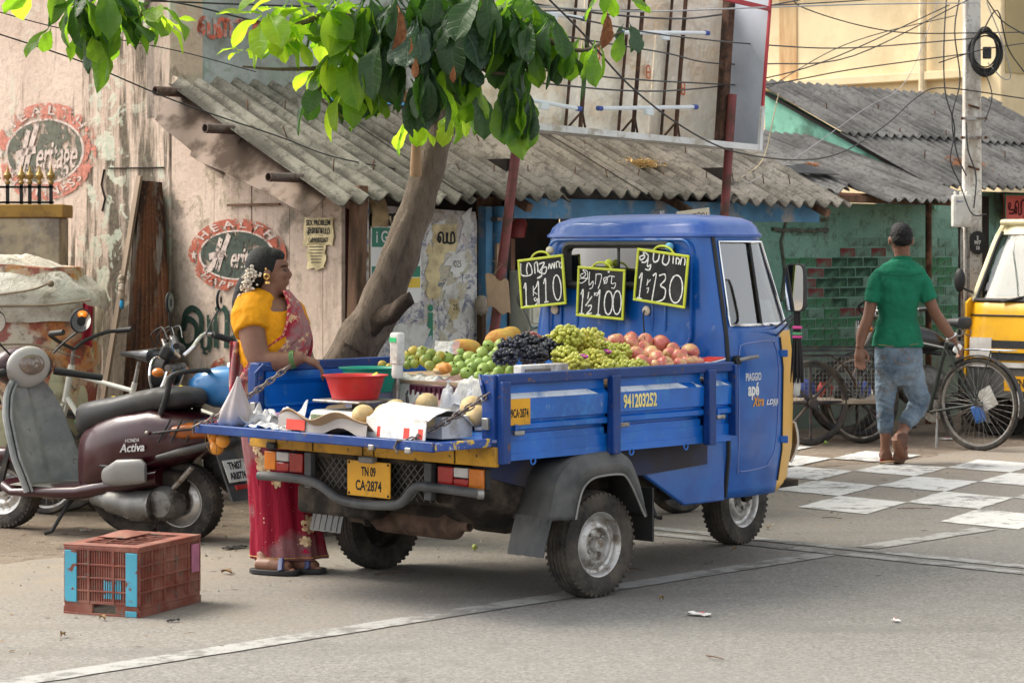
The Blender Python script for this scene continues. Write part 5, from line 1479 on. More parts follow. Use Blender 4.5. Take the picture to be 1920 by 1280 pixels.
hb = thing('hair_tassel', 'black hair tassel tied with pink and green bands hanging from the truck mirror', 'tassel', TR.w(1.41, -.80, 1.23))
rr = random.Random(4)
mb = MB()
for k in range(46):
 a, q = rr.uniform(0, 6.28), rr.uniform(.2, 1)
 pts = []
 for i in range(7):
  t_ = i / 6
  wd = interp([(0, .014), (.3, .014), (.45, .022), (1, .036)], t_)[0]
  pts.append(V(wd * q * math.cos(a) + .004 * noise.noise(V(k, i, 0)), wd * q * math.sin(a) + .004 * noise.noise(V(k, i, 5)), -(.34 + .05 * noise.noise(V(k, 0, 0))) * t_))
 mb.tube(pts, [.005, .005, .005, .0055, .005, .0045, .002], 5)
mb.build('strands', mat('black hair strands', (.018, .015, .014), .6, 0, .3, 30, bump=.5, bs=300), hb)
for z, m in ((-.075, mat('pink band', (.65, .09, .28), .7)), (-.105, mat('green band', (.12, .36, .16), .7)), (-.120, MATS['pink band'])): MB().torus((0, 0, z), (0, 0, 1), .017, .008, 16, 6).build('tie_band', m, hb)
MB().box((0, 0, -.36), (.035, .02, .09), (0, .1, .3)).build('amulet', mat('pale cloth amulet', (.55, .53, .48), .8), hb, bevel=.01)

# ---- price boards hung on the back of the cab
M_SLATE = mat('chalk slate', (.022, .023, .024), .75, 0, .2, 8, (.05, .05, .05), .4, 6)
M_LIME = mat('lime green plastic', (.50, .56, .035), .45, 0, .06, 8)
M_CHALK = mat('chalk', (.72, .72, .70), .95, 0, .2, 90)
def ell2(cx, cy, rx, ry, n=14, a0=90): return [(cx + rx * math.cos(R(a0 + i * 360 / n)), cy + ry * math.sin(R(a0 + i * 360 / n))) for i in range(n + 1)]
def price_board(c, yl, yr, ztl, ztr, zbl, zbr, ybl, ybr, lines, thin, label, knob):
 """corner y/z on the cab's back plane"""
 b = thing('price_board', label, 'price board', TR.w(0, 0, 0), TR.rz, 'chalk price boards on the truck cab')
 tl, tr, bl_, br = V(0, yl, ztl), V(0, yr, ztr), V(0, ybl, zbl), V(0, ybr, zbr)
 ex = ((tr - tl) + (br - bl_)) / 2
 ey = ((tl - bl_) + (tr - br)) / 2
 w, h = ex.length, ey.length
 o = (tl + tr + bl_ + br) / 4
 ex.normalize(); ey = (ey - ex * ey.dot(ex)).normalized()
 ez = ex.cross(ey)
 m = frame(o + V(.972, 0, 0), ex, ey, ez)
 MB().prism([(-w / 2, -h / 2), (w / 2, -h / 2), (w / 2, h / 2), (-w / 2, h / 2)], .006, m).build('slate', M_SLATE, b)
 fr = .013
 for (x, y, sx, sy) in ((0, h / 2 - fr / 2, w, fr), (0, -h / 2 + fr / 2, w, fr), (-w / 2 + fr / 2, 0, fr, h - 2 * fr), (w / 2 - fr / 2, 0, fr, h - 2 * fr)):
  MB().prism([(x - sx / 2, y - sy / 2), (x + sx / 2, y - sy / 2), (x + sx / 2, y + sy / 2), (x - sx / 2, y + sy / 2)], .012, m).build('board_frame', M_LIME, b, bevel=.003)
 MB().tube([m @ V(x, y, .006) for x, y in spline([(-.065, h / 2 - .004), (-.04, h / 2 + .018), (0, h / 2 + .026), (.04, h / 2 + .018), (.065, h / 2 - .004)], 4)], .0055, 8).build('hanger', M_LIME, b)
 K = lambda pts: [((x - .5) * w, (y - .5) * h) for x, y in pts]
 strokes('chalk_lettering', [K(l) for l in lines], m @ Matrix.Translation((0, 0, .0062)), .0070, M_CHALK, b, .0008, wob=.5)
 strokes('chalk_lettering', [K(l) for l in thin], m @ Matrix.Translation((0, 0, .0062)), .0046, M_CHALK, b, .0008, wob=.5)
 MB().ell((1.0, knob[0], knob[1]), (.02, .022, .022), nu=14, nv=8).build('suction_hook', knob[2], b)
T0 = lambda g, x, y, w, h: [[(x + p[0] * w, y + p[1] * h) for p in s] for s in g]
one = lambda x, y, h: [[(x - .05, y + h * .78), (x, y + h), (x - .01, y + h * .5), (x - .02, y)], [(x - .06, y), (x + .03, y)]]
b1 = one(.14, .05, .46) + one(.42, .06, .46) [:1] + one(.58, .09, .47) + [ell2(.82, .35, .085, .25)]
b1t = [[(.30, .44), (.29, .24)], [(.37, .42), (.30, .33), (.38, .26)], [(.34, .2), (.30, .18), (.33, .13), (.37, .18), (.36, .08), (.32, .06)]]
b1w = T0([[(0, 1), (0, .1), (.55, .05), (.55, .7), (.4, .95), (.3, .5), (.32, .1)]], .06, .66, .40, .26) + [[(.36, .88), (.36, .68)], [(.36, .88), (.42, .9), (.43, .70)]] + [[(.46, .86), (.58, .88), (.52, .78), (.46, .70), (.58, .66), (.62, .78), (.52, .76), (.50, .62), (.40, .58), (.48, .62)]] + [[(.66, .74), (.69, .84), (.72, .74), (.75, .84), (.79, .74), (.80, .86)], [(.84, .74), (.84, .85), (.90, .85), (.90, .74)], [(.93, .84), (.96, .80), (.93, .72)]]
price_board(1, .61, .296, 1.477, 1.507, 1.227, 1.256, .61, .303, b1 + b1w, b1t, 'lime framed slate chalked 110, leftmost of the three on the blue cab', (.433, 1.523, M_CREAMP))
b2 = one(.13, .06, .48) + one(.48, .06, .50) + [ell2(.67, .32, .085, .23), ell2(.85, .34, .085, .23)] + [[(.25, .50), (.23, .36)], [(.32, .42), (.19, .22)], [(.24, .22), (.31, .24), (.30, .16), (.22, .06), (.33, .09)]]
b2w = [[(.12, .86), (.05, .82), (.10, .77), (.17, .85), (.10, .93), (.20, .90), (.20, .76), (.08, .66), (.02, .72), (.10, .76), (.24, .76)], [(.25, .90), (.25, .64), (.33, .72), (.32, .60), (.26, .56)], [(.38, .66), (.39, .86)], [(.38, .86), (.50, .86), (.48, .70), (.44, .58)], [(.58, .70), (.55, .78), (.62, .82), (.62, .72), (.56, .70), (.66, .84), (.78, .84)], [(.72, .84), (.72, .70), (.80, .72), (.78, .62), (.72, .62)], ell2(.65, .93, .012, .014, 8)]
price_board(2, .203, -.103, 1.448, 1.431, 1.199, 1.184, .232, -.083, b2, b2w + [[(.37, .50), (.37, .43)], [(.42, .5), (.38, .47), (.43, .43)], [(.47, .5), (.45, .48), (.48, .47), (.48, .42)]], 'lime framed slate chalked 100, hung lowest in the middle of the blue cab', (.04, 1.46, M_LIME))
b3 = one(.13, .06, .48) + [[(.34, .52), (.40, .56), (.38, .3), (.36, .04)], [(.46, .54), (.56, .58), (.58, .48), (.50, .36), (.60, .30), (.58, .12), (.44, .04)], ell2(.80, .34, .12, .26)]
b3w = [[(.14, .88), (.06, .84), (.08, .78), (.15, .84), (.12, .94), (.22, .88), (.18, .76), (.10, .74)], [(.22, .86), (.22, .68), (.28, .72), (.26, .62), (.18, .62)], [(.32, .96), (.32, .82), (.36, .78), (.42, .84), (.43, .98)], [(.52, .98), (.50, .80), (.57, .76), (.62, .84), (.61, .98)], [(.61, .96), (.69, .98), (.70, .80)], [(.76, .80), (.76, .92), (.82, .88), (.80, .80)], [(.84, .80), (.86, .94), (.92, .92), (.92, .80)]]
price_board(3, -.192, -.51, 1.536, 1.497, 1.283, 1.25, -.131, -.461, b3 + b3w, [[(.25, .44), (.24, .32)], [(.30, .44), (.25, .37)], [(.24, .26), (.28, .28), (.26, .18)]], 'lime framed slate chalked 130, tilted at the right of the blue cab', (-.346, 1.541, mat('pale blue hook', (.15, .42, .62), .4)))
# ================================================================== goods on the truck
def TP(px, py, ax, val): return TR.ray(px, py, ax, val)
def on_truck(name, label, cat, p, rz=0., group=None): return thing(name, label, cat, TR.w(*p), TR.rz + rz, group)
rg = random.Random(12)
board = on_truck('fruit_board', 'plywood board on crates that carries the heaps of fruit', 'board', (0, 0, 0))
MB().box((.325, 0, .925), (1.15, 1.46, .014)).build('plywood', M_CARD, board)
M_PCRATE = mat('maroon plastic', (.075, .012, .028), .4, 0, .2, 8)
def slot_crate(name, label, c, sz, m):
 k = on_truck(name, label, 'crate', c)
 x, y, z = sz
 for s in (-1, 1):
  MB().box((s * x / 2, 0, z / 2), (.012, y, z)).build('crate_side', m, k, bevel=.003)
  MB().box((0, s * y / 2, z / 2), (x, .012, z)).build('crate_side', m, k, bevel=.003)
 n = int(y / .03)
 for i in range(n): MB().box((-x / 2 - .009, -y / 2 + (i + .5) * y / n, z / 2), (.008, .010, z * .9)).build('crate_rib', m, k)
 return k
slot_crate('plastic_crate', 'ribbed maroon plastic crate under the newspapers beside the scale rod', (-.10, -.02, .72), (.30, .34, .195), M_PCRATE)
wc = on_truck('white_carton', 'plain white carton under the fruit at the right rear of the bed', 'carton', (-.08, -.42, .72))
MB().box((0, 0, .10), (.30, .36, .195)).build('carton_body', M_WPAP, wc, bevel=.004)
MB().box((-.152, 0, .13), (.003, .30, .05)).build('printed_band', mat('pink print', (.6, .25, .3), .7), wc)

ORD = 'first second third fourth fifth sixth seventh eighth ninth tenth eleventh twelfth thirteenth fourteenth'.split()
def rank(items, key, i):
 same = sorted([j for j in range(len(items)) if key(items[j]) == key(items[i])], key=lambda j: items[j][0])
 return ORD[same.index(i)] + ' from the left'
# ---- citrus and guavas
def fruit_skin(name, c0, c1, c2, rough=.45, sc0=4., bmp=.15):
 t = NT(name, rough)
 oi = t.N.new('ShaderNodeObjectInfo')
 ad = t.N.new('ShaderNodeVectorMath'); ad.operation = 'ADD'
 t.L.new(t.vec, ad.inputs[0]); t.L.new(oi.outputs['Location'], ad.inputs[1])
 n = t.noise(sc0 * 3, 6, .6, ad.outputs[0]); f = t.noise(260, 3, .7, ad.outputs[0])
 b = t.mix(t.rng(n, .35, .65), c0, c1)
 b = t.mix(t.math('MULTIPLY', t.rng(oi.outputs['Random'], .55, 1), t.rng(n, .3, .6)), b, c2)
 b = t.mix(t.rng(f, .62, .75, 0, .35), b, [k * .6 for k in c0])
 t.bump(f, bmp, .002)
 return t.col(b)
M_LIME_F = fruit_skin('sweet lime skin', (.16, .23, .03), (.34, .33, .045), (.60, .33, .03))
M_GUAVA = fruit_skin('guava skin', (.20, .30, .05), (.30, .42, .085), (.38, .42, .10), .42)
M_STALK = mat('dark fruit end', (.06, .045, .02), .8)
def fruit_data(nm, m, r, seed, jit=.06, sq=.95): return MB().ell((0, 0, 0), (r, r, r * sq), nu=18, nv=12, jit=jit, fs=2. + seed * .3).mesh(nm, m, 180)
LIMES = [fruit_data('sweet_lime', M_LIME_F, .036, k, .07, .94) for k in range(3)]
GUAV = [fruit_data('guava', M_GUAVA, .034, k, .08, .97) for k in range(3)]
calyx = MB().lathe([(0, .036), (.004, .0365), (.006, .034), (.0065, .030)], 8).mesh('calyx', M_STALK)
def put_fruit(name, data, p, r0, r, label, cat, group, dot=True):
 o = link(name, data)
 o.location = TR.w(*p)
 o.rotation_euler = (rg.uniform(-1.6, 1.6), rg.uniform(-1.2, 1.2), rg.uniform(0, 6.3))
 o.scale = [r / r0 * rg.uniform(.9, 1.1) for _ in 'xyz']
 tag(o, label, cat, group)
 if dot:
  d = link('calyx', calyx, o)
 return o
gz = [(1020, 480, 60), (1110, 490, 42), (1195, 465, 50), (1295, 440, 55), (1350, 375, 48), (1390, 465, 52), (1440, 370, 47), (1470, 525, 52), (1275, 520, 47), (1220, 550, 46), (1310, 565, 55), (1370, 540, 45), (1130, 540, 46), (1175, 600, 52), (1270, 620, 40), (1075, 590, 42), (1430, 585, 42), (1525, 575, 42), (1490, 460, 46), (1420, 425, 42), (1120, 440, 46), (1345, 622, 34), (1340, 500, 46), (1250, 480, 44), (1060, 545, 42), (1400, 620, 40), (1200, 520, 44), (1480, 410, 44)]
for i, (zx, zy, zr) in enumerate(gz):
 px, py = 600 + zx * .2343, 560 + zy * .2343
 x = -.20 + (620 - zy) / 250 * .30
 p = TP(px, py, 0, x)
 kf = lambda q: 'bottom row' if q[1] > 575 else ('top row' if q[1] < 470 else 'middle')
 put_fruit('guava', GUAV[i % 3], p, .034, zr * .2343 / 402, 'pale green guava, %s in the %s of the guava heap' % (rank(gz, kf, i), kf(gz[i])), 'guava', 'guavas in the heap')
lz = [(750, 425, 52), (820, 425, 52), (890, 445, 50), (845, 495, 55), (740, 497, 47), (690, 492, 42), (670, 460, 40), (940, 495, 42), (760, 520, 40), (880, 535, 42), (655, 500, 36), (800, 460, 46), (700, 450, 40), (960, 455, 40), (700, 530, 36), (500, 535, 44), (555, 550, 36), (630, 520, 36), (590, 545, 34)]
for i, (zx, zy, zr) in enumerate(lz):
 px, py = 600 + zx * .2343, 560 + zy * .2343
 x = -.19 + (560 - zy) / 150 * .16
 p = TP(px, py, 0, x)
 kf = lambda q: 'behind the green bowl' if q[0] < 640 else ('on top of the leftmost heap' if q[1] < 460 else 'low in the leftmost heap')
 lb, g = 'yellow-green sweet lime, %s %s' % (rank(lz, kf, i), kf(lz[i])), 'sweet limes in the heap'
 put_fruit('sweet_lime', LIMES[i % 3], p, .036, zr * .2343 / 402, lb, 'sweet lime', g)
# yellow melons and a cut papaya
M_MEL = mat('yellow melon rind', (.55, .34, .06), .5, 0, .15, 6, (.50, .20, .05), .4, 7)
def melon(px, py, x, r, label, rot, nm='yellow_melon', m=M_MEL):
 o = MB().ell((0, 0, 0), r, nu=28, nv=16, fn=lambda d: 1 + .015 * math.cos(10 * math.atan2(d.y, d.x))).build(nm, m, label=label, cat='melon', smooth=180)
 o.location = TR.w(*TP(px, py, 0, x)); o.rotation_euler = rot
 MB().tube([(0, 0, r[2] * .97), (.003, 0, r[2] * 1.08)], .005, 6).build('stem', M_STALK, o)
 return o
melon(868, 652, .12, (.042, .042, .085), 'long yellow melon lying behind the guavas', (0, R(88), R(10)))
melon(938, 634, .40, (.045, .045, .075), 'orange-yellow melon behind the black grapes', (0, R(80), R(-10)))
melon(955, 628, .48, (.04, .04, .06), 'smaller yellow melon at the far back of the black grapes', (0, R(80), R(20)))
cp = on_truck('cut_papaya', 'torn piece of orange papaya flesh lying on the newspaper', 'papaya', TP(832, 690, 0, -.23))
MB().ell((0, 0, .0), (.03, .045, .026), nu=20, nv=12, jit=.25, fs=4).build('flesh', mat('orange flesh', (.75, .30, .06), .5, 0, .25, 30, sss=.2), cp, smooth=180)
MB().ell((-.004, .02, -.012), (.03, .035, .018), nu=16, nv=8).build('rind', mat('pale rind', (.62, .42, .2), .6), cp, smooth=180)
pm = on_truck('pomegranate_pile', 'opened red pomegranate showing its seeds behind the grapes', 'pomegranate', TP(992, 636, 1, -.22))
rr = random.Random(2); mb = MB()
for k in range(170):
 d = V(rr.gauss(0, 1), rr.gauss(0, 1), abs(rr.gauss(0, .8))).normalized()
 mb.ell(V(d.x * .06, d.y * .06, d.z * .04 - .01), .006 * rr.uniform(.8, 1.2), nu=6, nv=4)
mb.build('seeds', mat('pomegranate seed', (.33, .07, .05), .3, 0, .4, 30), pm, smooth=180, kind='stuff')

# ---- grapes: bunches of berries
M_GG = fruit_skin('green grape skin', (.40, .42, .055), (.52, .52, .10), (.58, .50, .08), .28, 8., 0)
for mm in (M_GG,):
 mm.node_tree.nodes['Principled BSDF'].inputs['Subsurface Weight'].default_value = .25
 mm.node_tree.nodes['Principled BSDF'].inputs['Subsurface Radius'].default_value = (.01, .01, .004)
M_BG = mat('black grape skin', (.014, .014, .022), .28, 0, .5, 40, (.05, .055, .075), .42, 30)
def bunch(name, label, group, c, r, n, br, m, elong=1., seed=0):
 b = on_truck(name, label, 'grapes', c, 0, group)
 rr = random.Random(seed)
 mb = MB()
 pts = []
 for k in range(n * 6):
  d = V(rr.gauss(0, 1), rr.gauss(0, 1), rr.gauss(0, 1)).normalized() * rr.uniform(.72, 1.0)
  p = V(d.x * r[0], d.y * r[1], d.z * r[2])
  if p.z < -r[2] * .6: continue
  if all((p - q).length > br * 1.35 for q in pts): pts.append(p)
  if len(pts) >= n: break
 for p in pts:
  d = p.normalized() + V(rr.uniform(-.4, .4), rr.uniform(-.4, .4), rr.uniform(-.2, .4))
  q = d.to_track_quat('Z', 'Y').to_matrix()
  s = br * rr.uniform(.85, 1.12)
  mb.ell(p, (s, s, s * elong), q, nu=9, nv=7)
 mb.build('berries', m, b, smooth=180, kind='stuff')
 MB().tube([(0, 0, r[2] * .3), (.006, .004, r[2] * .8), (.014, 0, r[2] * 1.15)], .003, 6).build('stalk', mat('brown grape stalk', (.14, .09, .04), .8), b)
gg = [(1065, 632, .10, .062), (1095, 640, .10, .062), (1085, 655, .15, .062), (1060, 668, .08, .052), (1125, 660, .10, .062), (1110, 676, .04, .056), (1080, 682, .02, .050), (1150, 676, .05, .055), (1160, 660, .10, .05), (1195, 688, .00, .040), (1170, 690, .0, .042), (1130, 690, .01, .048), (1045, 640, .22, .05), (1012, 646, .26, .045), (1108, 632, .16, .05), (1140, 690, .0, .04)]
where = ['on the crest of the heap', 'just right of the crest', 'in the middle of the heap', 'above the foam box', 'below the purple flower', 'at the front of the heap', 'lowest, behind the foam box', 'spilling toward the apples', 'touching the apples', 'at the far right by the rail', 'small, at the right of the heap', 'pressed against the rail', 'at the back left', 'between black grapes and pomegranate', 'high at the back', 'small, lowest against the rail']
for i, (px, py, dy, r) in enumerate(gg):
 p = TP(px, py, 1, -.70 + dy * 1.9)
 bunch('green_grape_bunch', 'yellow-green grape bunch ' + where[i], 'green grapes', p, (r * 1.15, r * 1.15, r * .85), 95 if r > .05 else 60, .0108, M_GG, 1.08, i)
bg_ = [(960, 655, .12, .062, 'leftmost, spilling over the guavas'), (985, 645, .18, .055, 'peaked at the top'), (1000, 668, .08, .05, 'low beside the foam box'), (1035, 660, .10, .055, 'reaching into the green grapes'), (1020, 650, .16, .045, 'at the back of the black heap'), (948, 672, .06, .045, 'lowest at the left')]
for i, (px, py, dy, r, w_) in enumerate(bg_):
 p = TP(px, py, 1, -.66 + dy * 1.9)
 bunch('black_grape_bunch', 'black grape bunch ' + w_, 'black grapes', p, (r * 1.1, r * 1.1, r * .85), 70, .0105, M_BG, 1.55, 40 + i)
for i, (px, py, dy, w_) in enumerate(((1101, 636, .12, 'near the crest of the green grapes'), (1096, 671, .02, 'low among the green grapes'), (1140, 662, .06, 'beside the apples'))):
 f = on_truck('purple_flower', 'small purple flower ' + w_, 'flower', TP(px, py, 1, -.74 + dy * 1.9), 0, 'flowers on the grapes')
 for k in range(7):
  MB().grid(lambda u, v: V((.02 * u) * math.cos(k * .9) - (2 * v - 1) * .008 * math.sin(k * .9) * math.sin(u * 2.6), (.02 * u) * math.sin(k * .9) + (2 * v - 1) * .008 * math.cos(k * .9) * math.sin(u * 2.6), .012 * u + .006 * math.sin(k)), 4, 2, thick=.0006).build('petal', mat('magenta petal', (.42, .02, .36), .6), f)
 MB().ell((0, 0, .006), .005, nu=8, nv=6).build('centre', M_MEL, f)
# ---- apples
t = NT('apple skin', .32)
oi = t.N.new('ShaderNodeObjectInfo'); ad = t.N.new('ShaderNodeVectorMath'); ad.operation = 'ADD'; t.L.new(t.vec, ad.inputs[0]); t.L.new(oi.outputs['Location'], ad.inputs[1])
st = t.noise(60, 5, .6, t.map((1, 1, .08))); n = t.noise(14, 4, .5, ad.outputs[0]); sp = t.noise(300, 2, .5)
b = t.mix(t.rng(n, .38, .62), (.52, .11, .085), (.62, .40, .16))
b = t.mix(t.rng(st, .4, .65, 0, .6), b, (.56, .13, .10))
b = t.mix(t.rng(sp, .66, .72, 0, .5), b, (.66, .48, .32))
M_APPLE = t.col(b); t.p.inputs['Coat Weight'].default_value = .2
APP = []
for k in range(3):
 mb = MB().ell((0, 0, 0), (.043, .043, .040), nu=24, nv=16, fn=lambda d: (1 - .32 * max(0, d.z - .72) / .28 * 1.0 - .22 * max(0, -d.z - .8) / .2) * (1 + .02 * math.cos(5 * math.atan2(d.y, d.x)) * (.5 - d.z)))
 APP.append(mb.mesh('apple', M_APPLE, 180))
astalk = MB().tube([(0, 0, .026), (.002, 0, .036), (.006, 0, .046)], .0018, 5).mesh('stalk', M_STALK)
az = [(940, 320, 66), (1050, 298, 52), (1050, 345, 60), (1160, 315, 60), (1275, 340, 66), (1145, 375, 58), (1085, 420, 64), (1215, 425, 68), (1255, 455, 66), (1365, 378, 48), (1345, 410, 52), (1415, 435, 66), (1495, 400, 66), (1310, 492, 60), (1545, 478, 56), (1180, 478, 52), (845, 328, 40), (1480, 470, 55), (1420, 490, 50), (1130, 470, 50), (1000, 380, 50), (1240, 500, 50)]
for i, (zx, zy, zr) in enumerate(az):
 p = TP(920 + zx * .25, 560 + zy * .25, 1, -.66 + (490 - zy) / 190 * .30)
 kf = lambda q: 'topmost row' if q[1] < 350 else ('middle' if q[1] < 440 else 'row along the rail')
 o = link('apple', APP[i % 3]); o.location = TR.w(*p); o.rotation_euler = (rg.uniform(-1.2, 1.2), rg.uniform(-1.2, 1.2), rg.uniform(0, 6.3)); o.scale = [zr * .25 / 372 / .043 * rg.uniform(.92, 1.07) for _ in 'xyz']
 tag(o, 'pink-red apple, %s in the %s of the apple pile' % (rank(az, kf, i), kf(az[i])), 'apple', 'apples in the pile'); link('stalk', astalk, o)
# ---- foam boxes
M_FOAM = mat('grubby foam', (.58, .56, .52), .9, 0, .06, 20, (.34, .30, .26), .4, 12, bump=.2, bs=90)
fb = on_truck('foam_box', 'white foam fruit box standing against the right rail', 'box', TP(1015, 690, 1, -.70))
MB().box((0, 0, -.02), (.30, .05, .075)).build('box_body', M_FOAM, fb, bevel=.006)
MB().box((-.05, -.0265, -.015), (.16, .004, .03)).build('cut_hand_hole', mat('grey wood chip', (.20, .18, .16), .9, 0, .3, 20, streak=6.), fb)
rt = on_truck('red_mesh_tray', 'small red and white latticed tray at the front corner of the bed', 'tray', TP(1330, 676, 1, -.66))
MB().box((0, 0, 0), (.12, .10, .006), (0, -.15, 0)).build('tray_base', M_WHITE, rt)
for k in range(7): MB().bar((-.055, -.045 + k * .015, .006 - .006), (.055, -.045 + k * .015, .014), .006, .006).build('red_strip', M_RED, rt)
# ---- newspapers
t = NT('newsprint', .9)
n1 = t.noise(7, 6, .6); ln = t.noise(30, 4, .6, t.map((1, 9, 1))); ph = t.noise(4, 3)
b = t.mix(t.rng(n1, .3, .7), (.52, .50, .45), (.64, .62, .57))
b = t.mix(t.rng(ln, .56, .62, 0, .55), b, (.22, .22, .23))
b = t.mix(t.rng(ph, .58, .62, 0, .6), b, (.25, .35, .42))
b = t.mix(t.rng(t.noise(3.3, 3), .62, .65, 0, .6), b, (.55, .22, .14))
M_NEWS = t.col(b)
M_WSHEET = mat('crumpled white plastic', (.50, .50, .50), .45, 0, .05, 5)
def crumple(name, label, p, sx, sy, amp, m, rz, seed, drop=0., cat='newspaper', sc_=5., par=None, group=None):
 o = on_truck(name, label, cat, p, rz, group)
 def fn(u, v):
  x, y = (u - .5) * sx, (v - .5) * sy
  q = V(x * sc_ * 3, y * sc_ * 3, seed)
  z = amp * (abs(noise.noise(q)) * 1.6 + .6 * abs(noise.noise(q * 2.1)))
  if drop: 
   d = max(0, -x - sx * .05)
   z -= d * drop; x += d * (drop * .6)
  return V(x + .4 * amp * noise.noise(q + V(5, 0, 0)), y + .4 * amp * noise.noise(q + V(0, 5, 0)), z)
 MB().grid(fn, 30, 30, thick=.0012).build('sheet', m, o, smooth=18)
 return o
crumple('newspaper', 'newspaper sheet draped over the crates below the sweet limes', (-.22, .02, .935), .34, .50, .02, M_NEWS, 0, 3, 1.1)
crumple('newspaper', 'newspaper sheet hanging at the right under the guavas', (-.23, -.38, .93), .26, .40, .025, M_NEWS, .15, 8, 1.2)
crumple('newspaper', 'folded newspaper scrap standing among the sweet limes', TP(838, 652, 0, -.02), .07, .12, .01, M_NEWS, .5, 5, 0).rotation_euler[1] = R(-55)
crumple('plastic_bag', 'grey crumpled polythene bag squeezed under the newspapers', (-.26, -.22, .875), .13, .22, .04, M_WSHEET, .3, 11, .9, 'bag')
crumple('plastic_sheet', 'crumpled white plastic sheet heaped at the left end of the tailgate', (-.78, .56, .735), .24, .30, .075, M_WSHEET, .2, 17, 0, 'sheet', 3.5)
crumple('plastic_sheet', 'flat crumpled white plastic sheet on the tailgate beside the scale', (-.86, .33, .735), .18, .34, .035, M_WSHEET, -.1, 19, 0, 'sheet', 4.)
crumple('plastic_wrap', 'pink and lilac plastic wrapping lying behind the white sheets', (-.60, .45, .735), .20, .26, .045, mat('lilac plastic', (.48, .26, .40), .4, 0, .4, 9), .3, 23, 0, 'wrapping', 4.)
crumple('plastic_bag', 'white plastic bag corner hanging over the tailgate edge', (-.95, .16, .738), .08, .14, .025, M_WSHEET, .1, 29, 0, 'bag', 4.)
gs_ = on_truck('sack', 'rolled brown jute sack on the bed floor behind the scale', 'sack', (-.42, .32, .765))
MB().tube(spline([(-.02, .16, 0), (0, .05, .01), (.02, -.08, .005), (.0, -.2, -.005)], 6), .048, 16).build('roll', mat('brown jute', (.17, .12, .075), .95, 0, .3, 10, bump=.6, bs=200), gs_, smooth=80)
# ---- bowls and the scale
def bowl(name, label, p, r, h, m, rb=.72):
 o = on_truck(name, label, 'bowl', p)
 MB().lathe([(0, 0), (r * rb, 0), (r * .93, h * .93), (r * 1.03, h * .96), (r * 1.04, h), (r * .95, h * 1.0), (r * .90, h * .93), (r * rb * .97, .008), (0, .008)], 40).build('bowl_body', m, o, smooth=50)
 return o
M_REDP = mat('red plastic', (.52, .022, .022), .35, 0, .08, 6, (.38, .03, .03), .35, 12)
M_GRNP = mat('green plastic', (.01, .26, .17), .35, 0, .08, 6)
rp = TP(666, 745, 0, -.63)
rb_ = bowl('red_bowl', 'red plastic bowl standing on the weighing scale', (rp.x, rp.y, .868), .142, .105, M_REDP)
bowl('green_bowl', 'green plastic bowl behind the red one, against the left side of the bed', (-.36, .30, .88), .138, .11, M_GRNP)
gb = on_truck('bowl_stand', 'grey plastic tub turned over under the green bowl', 'tub', (-.36, .30, .72))
MB().lathe([(0, .158), (.10, .158), (.13, .0)], 24).build('tub', mat('slate plastic', (.13, .13, .19), .5), gb)
MB().grid(lambda u, v: V(-.02 + .05 * u, -.14 + .012 * v - .01 * math.sin(u * 6), .107 + .012 * math.sin(u * 3.1) + .004 * v), 6, 2, thick=.002).build('flower_petal', mat('yellow petal', (.75, .52, .05), .6), rb_)
scale_ = on_truck('weighing_scale', 'white electronic weighing scale with steel pan and display on a rod', 'scale', (rp.x, rp.y - .02, .733))
M_SCALE = mat('grimy white plastic', (.60, .59, .54), .5, 0, .06, 8, (.34, .31, .26), .4, 7)
MB().box((-.01, 0, .05), (.30, .34, .075), top=(.9, .92)).build('scale_body', M_SCALE, scale_, bevel=.015)
MB().box((.0, .0, .105), (.04, .04, .04)).build('pan_support', M_BLACK, scale_)
MB().box((0, 0, .127), (.27, .31, .012)).build('pan', M_STEEL, scale_, bevel=.005)
MB().box((-.163, .03, .052), (.004, .2, .035), (0, -.16, 0)).build('keypad', mat('green smeared keypad', (.16, .20, .10), .6, 0, .4, 20, (.5, .5, .46), .45, 14), scale_)
dp = TP(745, 650, 0, -.50)
rod = MB().tube([(dp.x - rp.x, dp.y - rp.y + .02, .03), (dp.x - rp.x, dp.y - rp.y + .02, .30)], .010, 12).build('rod', M_STEEL, scale_)
MB().box((dp.x - rp.x, dp.y - rp.y + .02, .355), (.045, .058, .145)).build('display', M_SCALE, scale_, bevel=.010)
MB().box((dp.x - rp.x - .024, dp.y - rp.y + .024, .395), (.004, .040, .02)).build('screen', mat('green display', (.02, .30, .10), .3, emit=.25), scale_)
MB().lathe([(.024, .285), (.026, .24), (.021, .225)], 16, Matrix.Translation((dp.x - rp.x, dp.y - rp.y + .02, 0))).build('collar', M_SCALE, scale_)
for k, pts in enumerate(([(.10, -.12, .03), (.12, -.19, .10), (.14, -.16, .16), (.12, -.20, .05)], [(.08, -.1, .02), (.15, -.2, .03), (.2, -.1, .12), (.14, -.17, .17)])): MB().tube(spline(pts, 6), .004, 6).build('cable', M_BLACK, scale_)
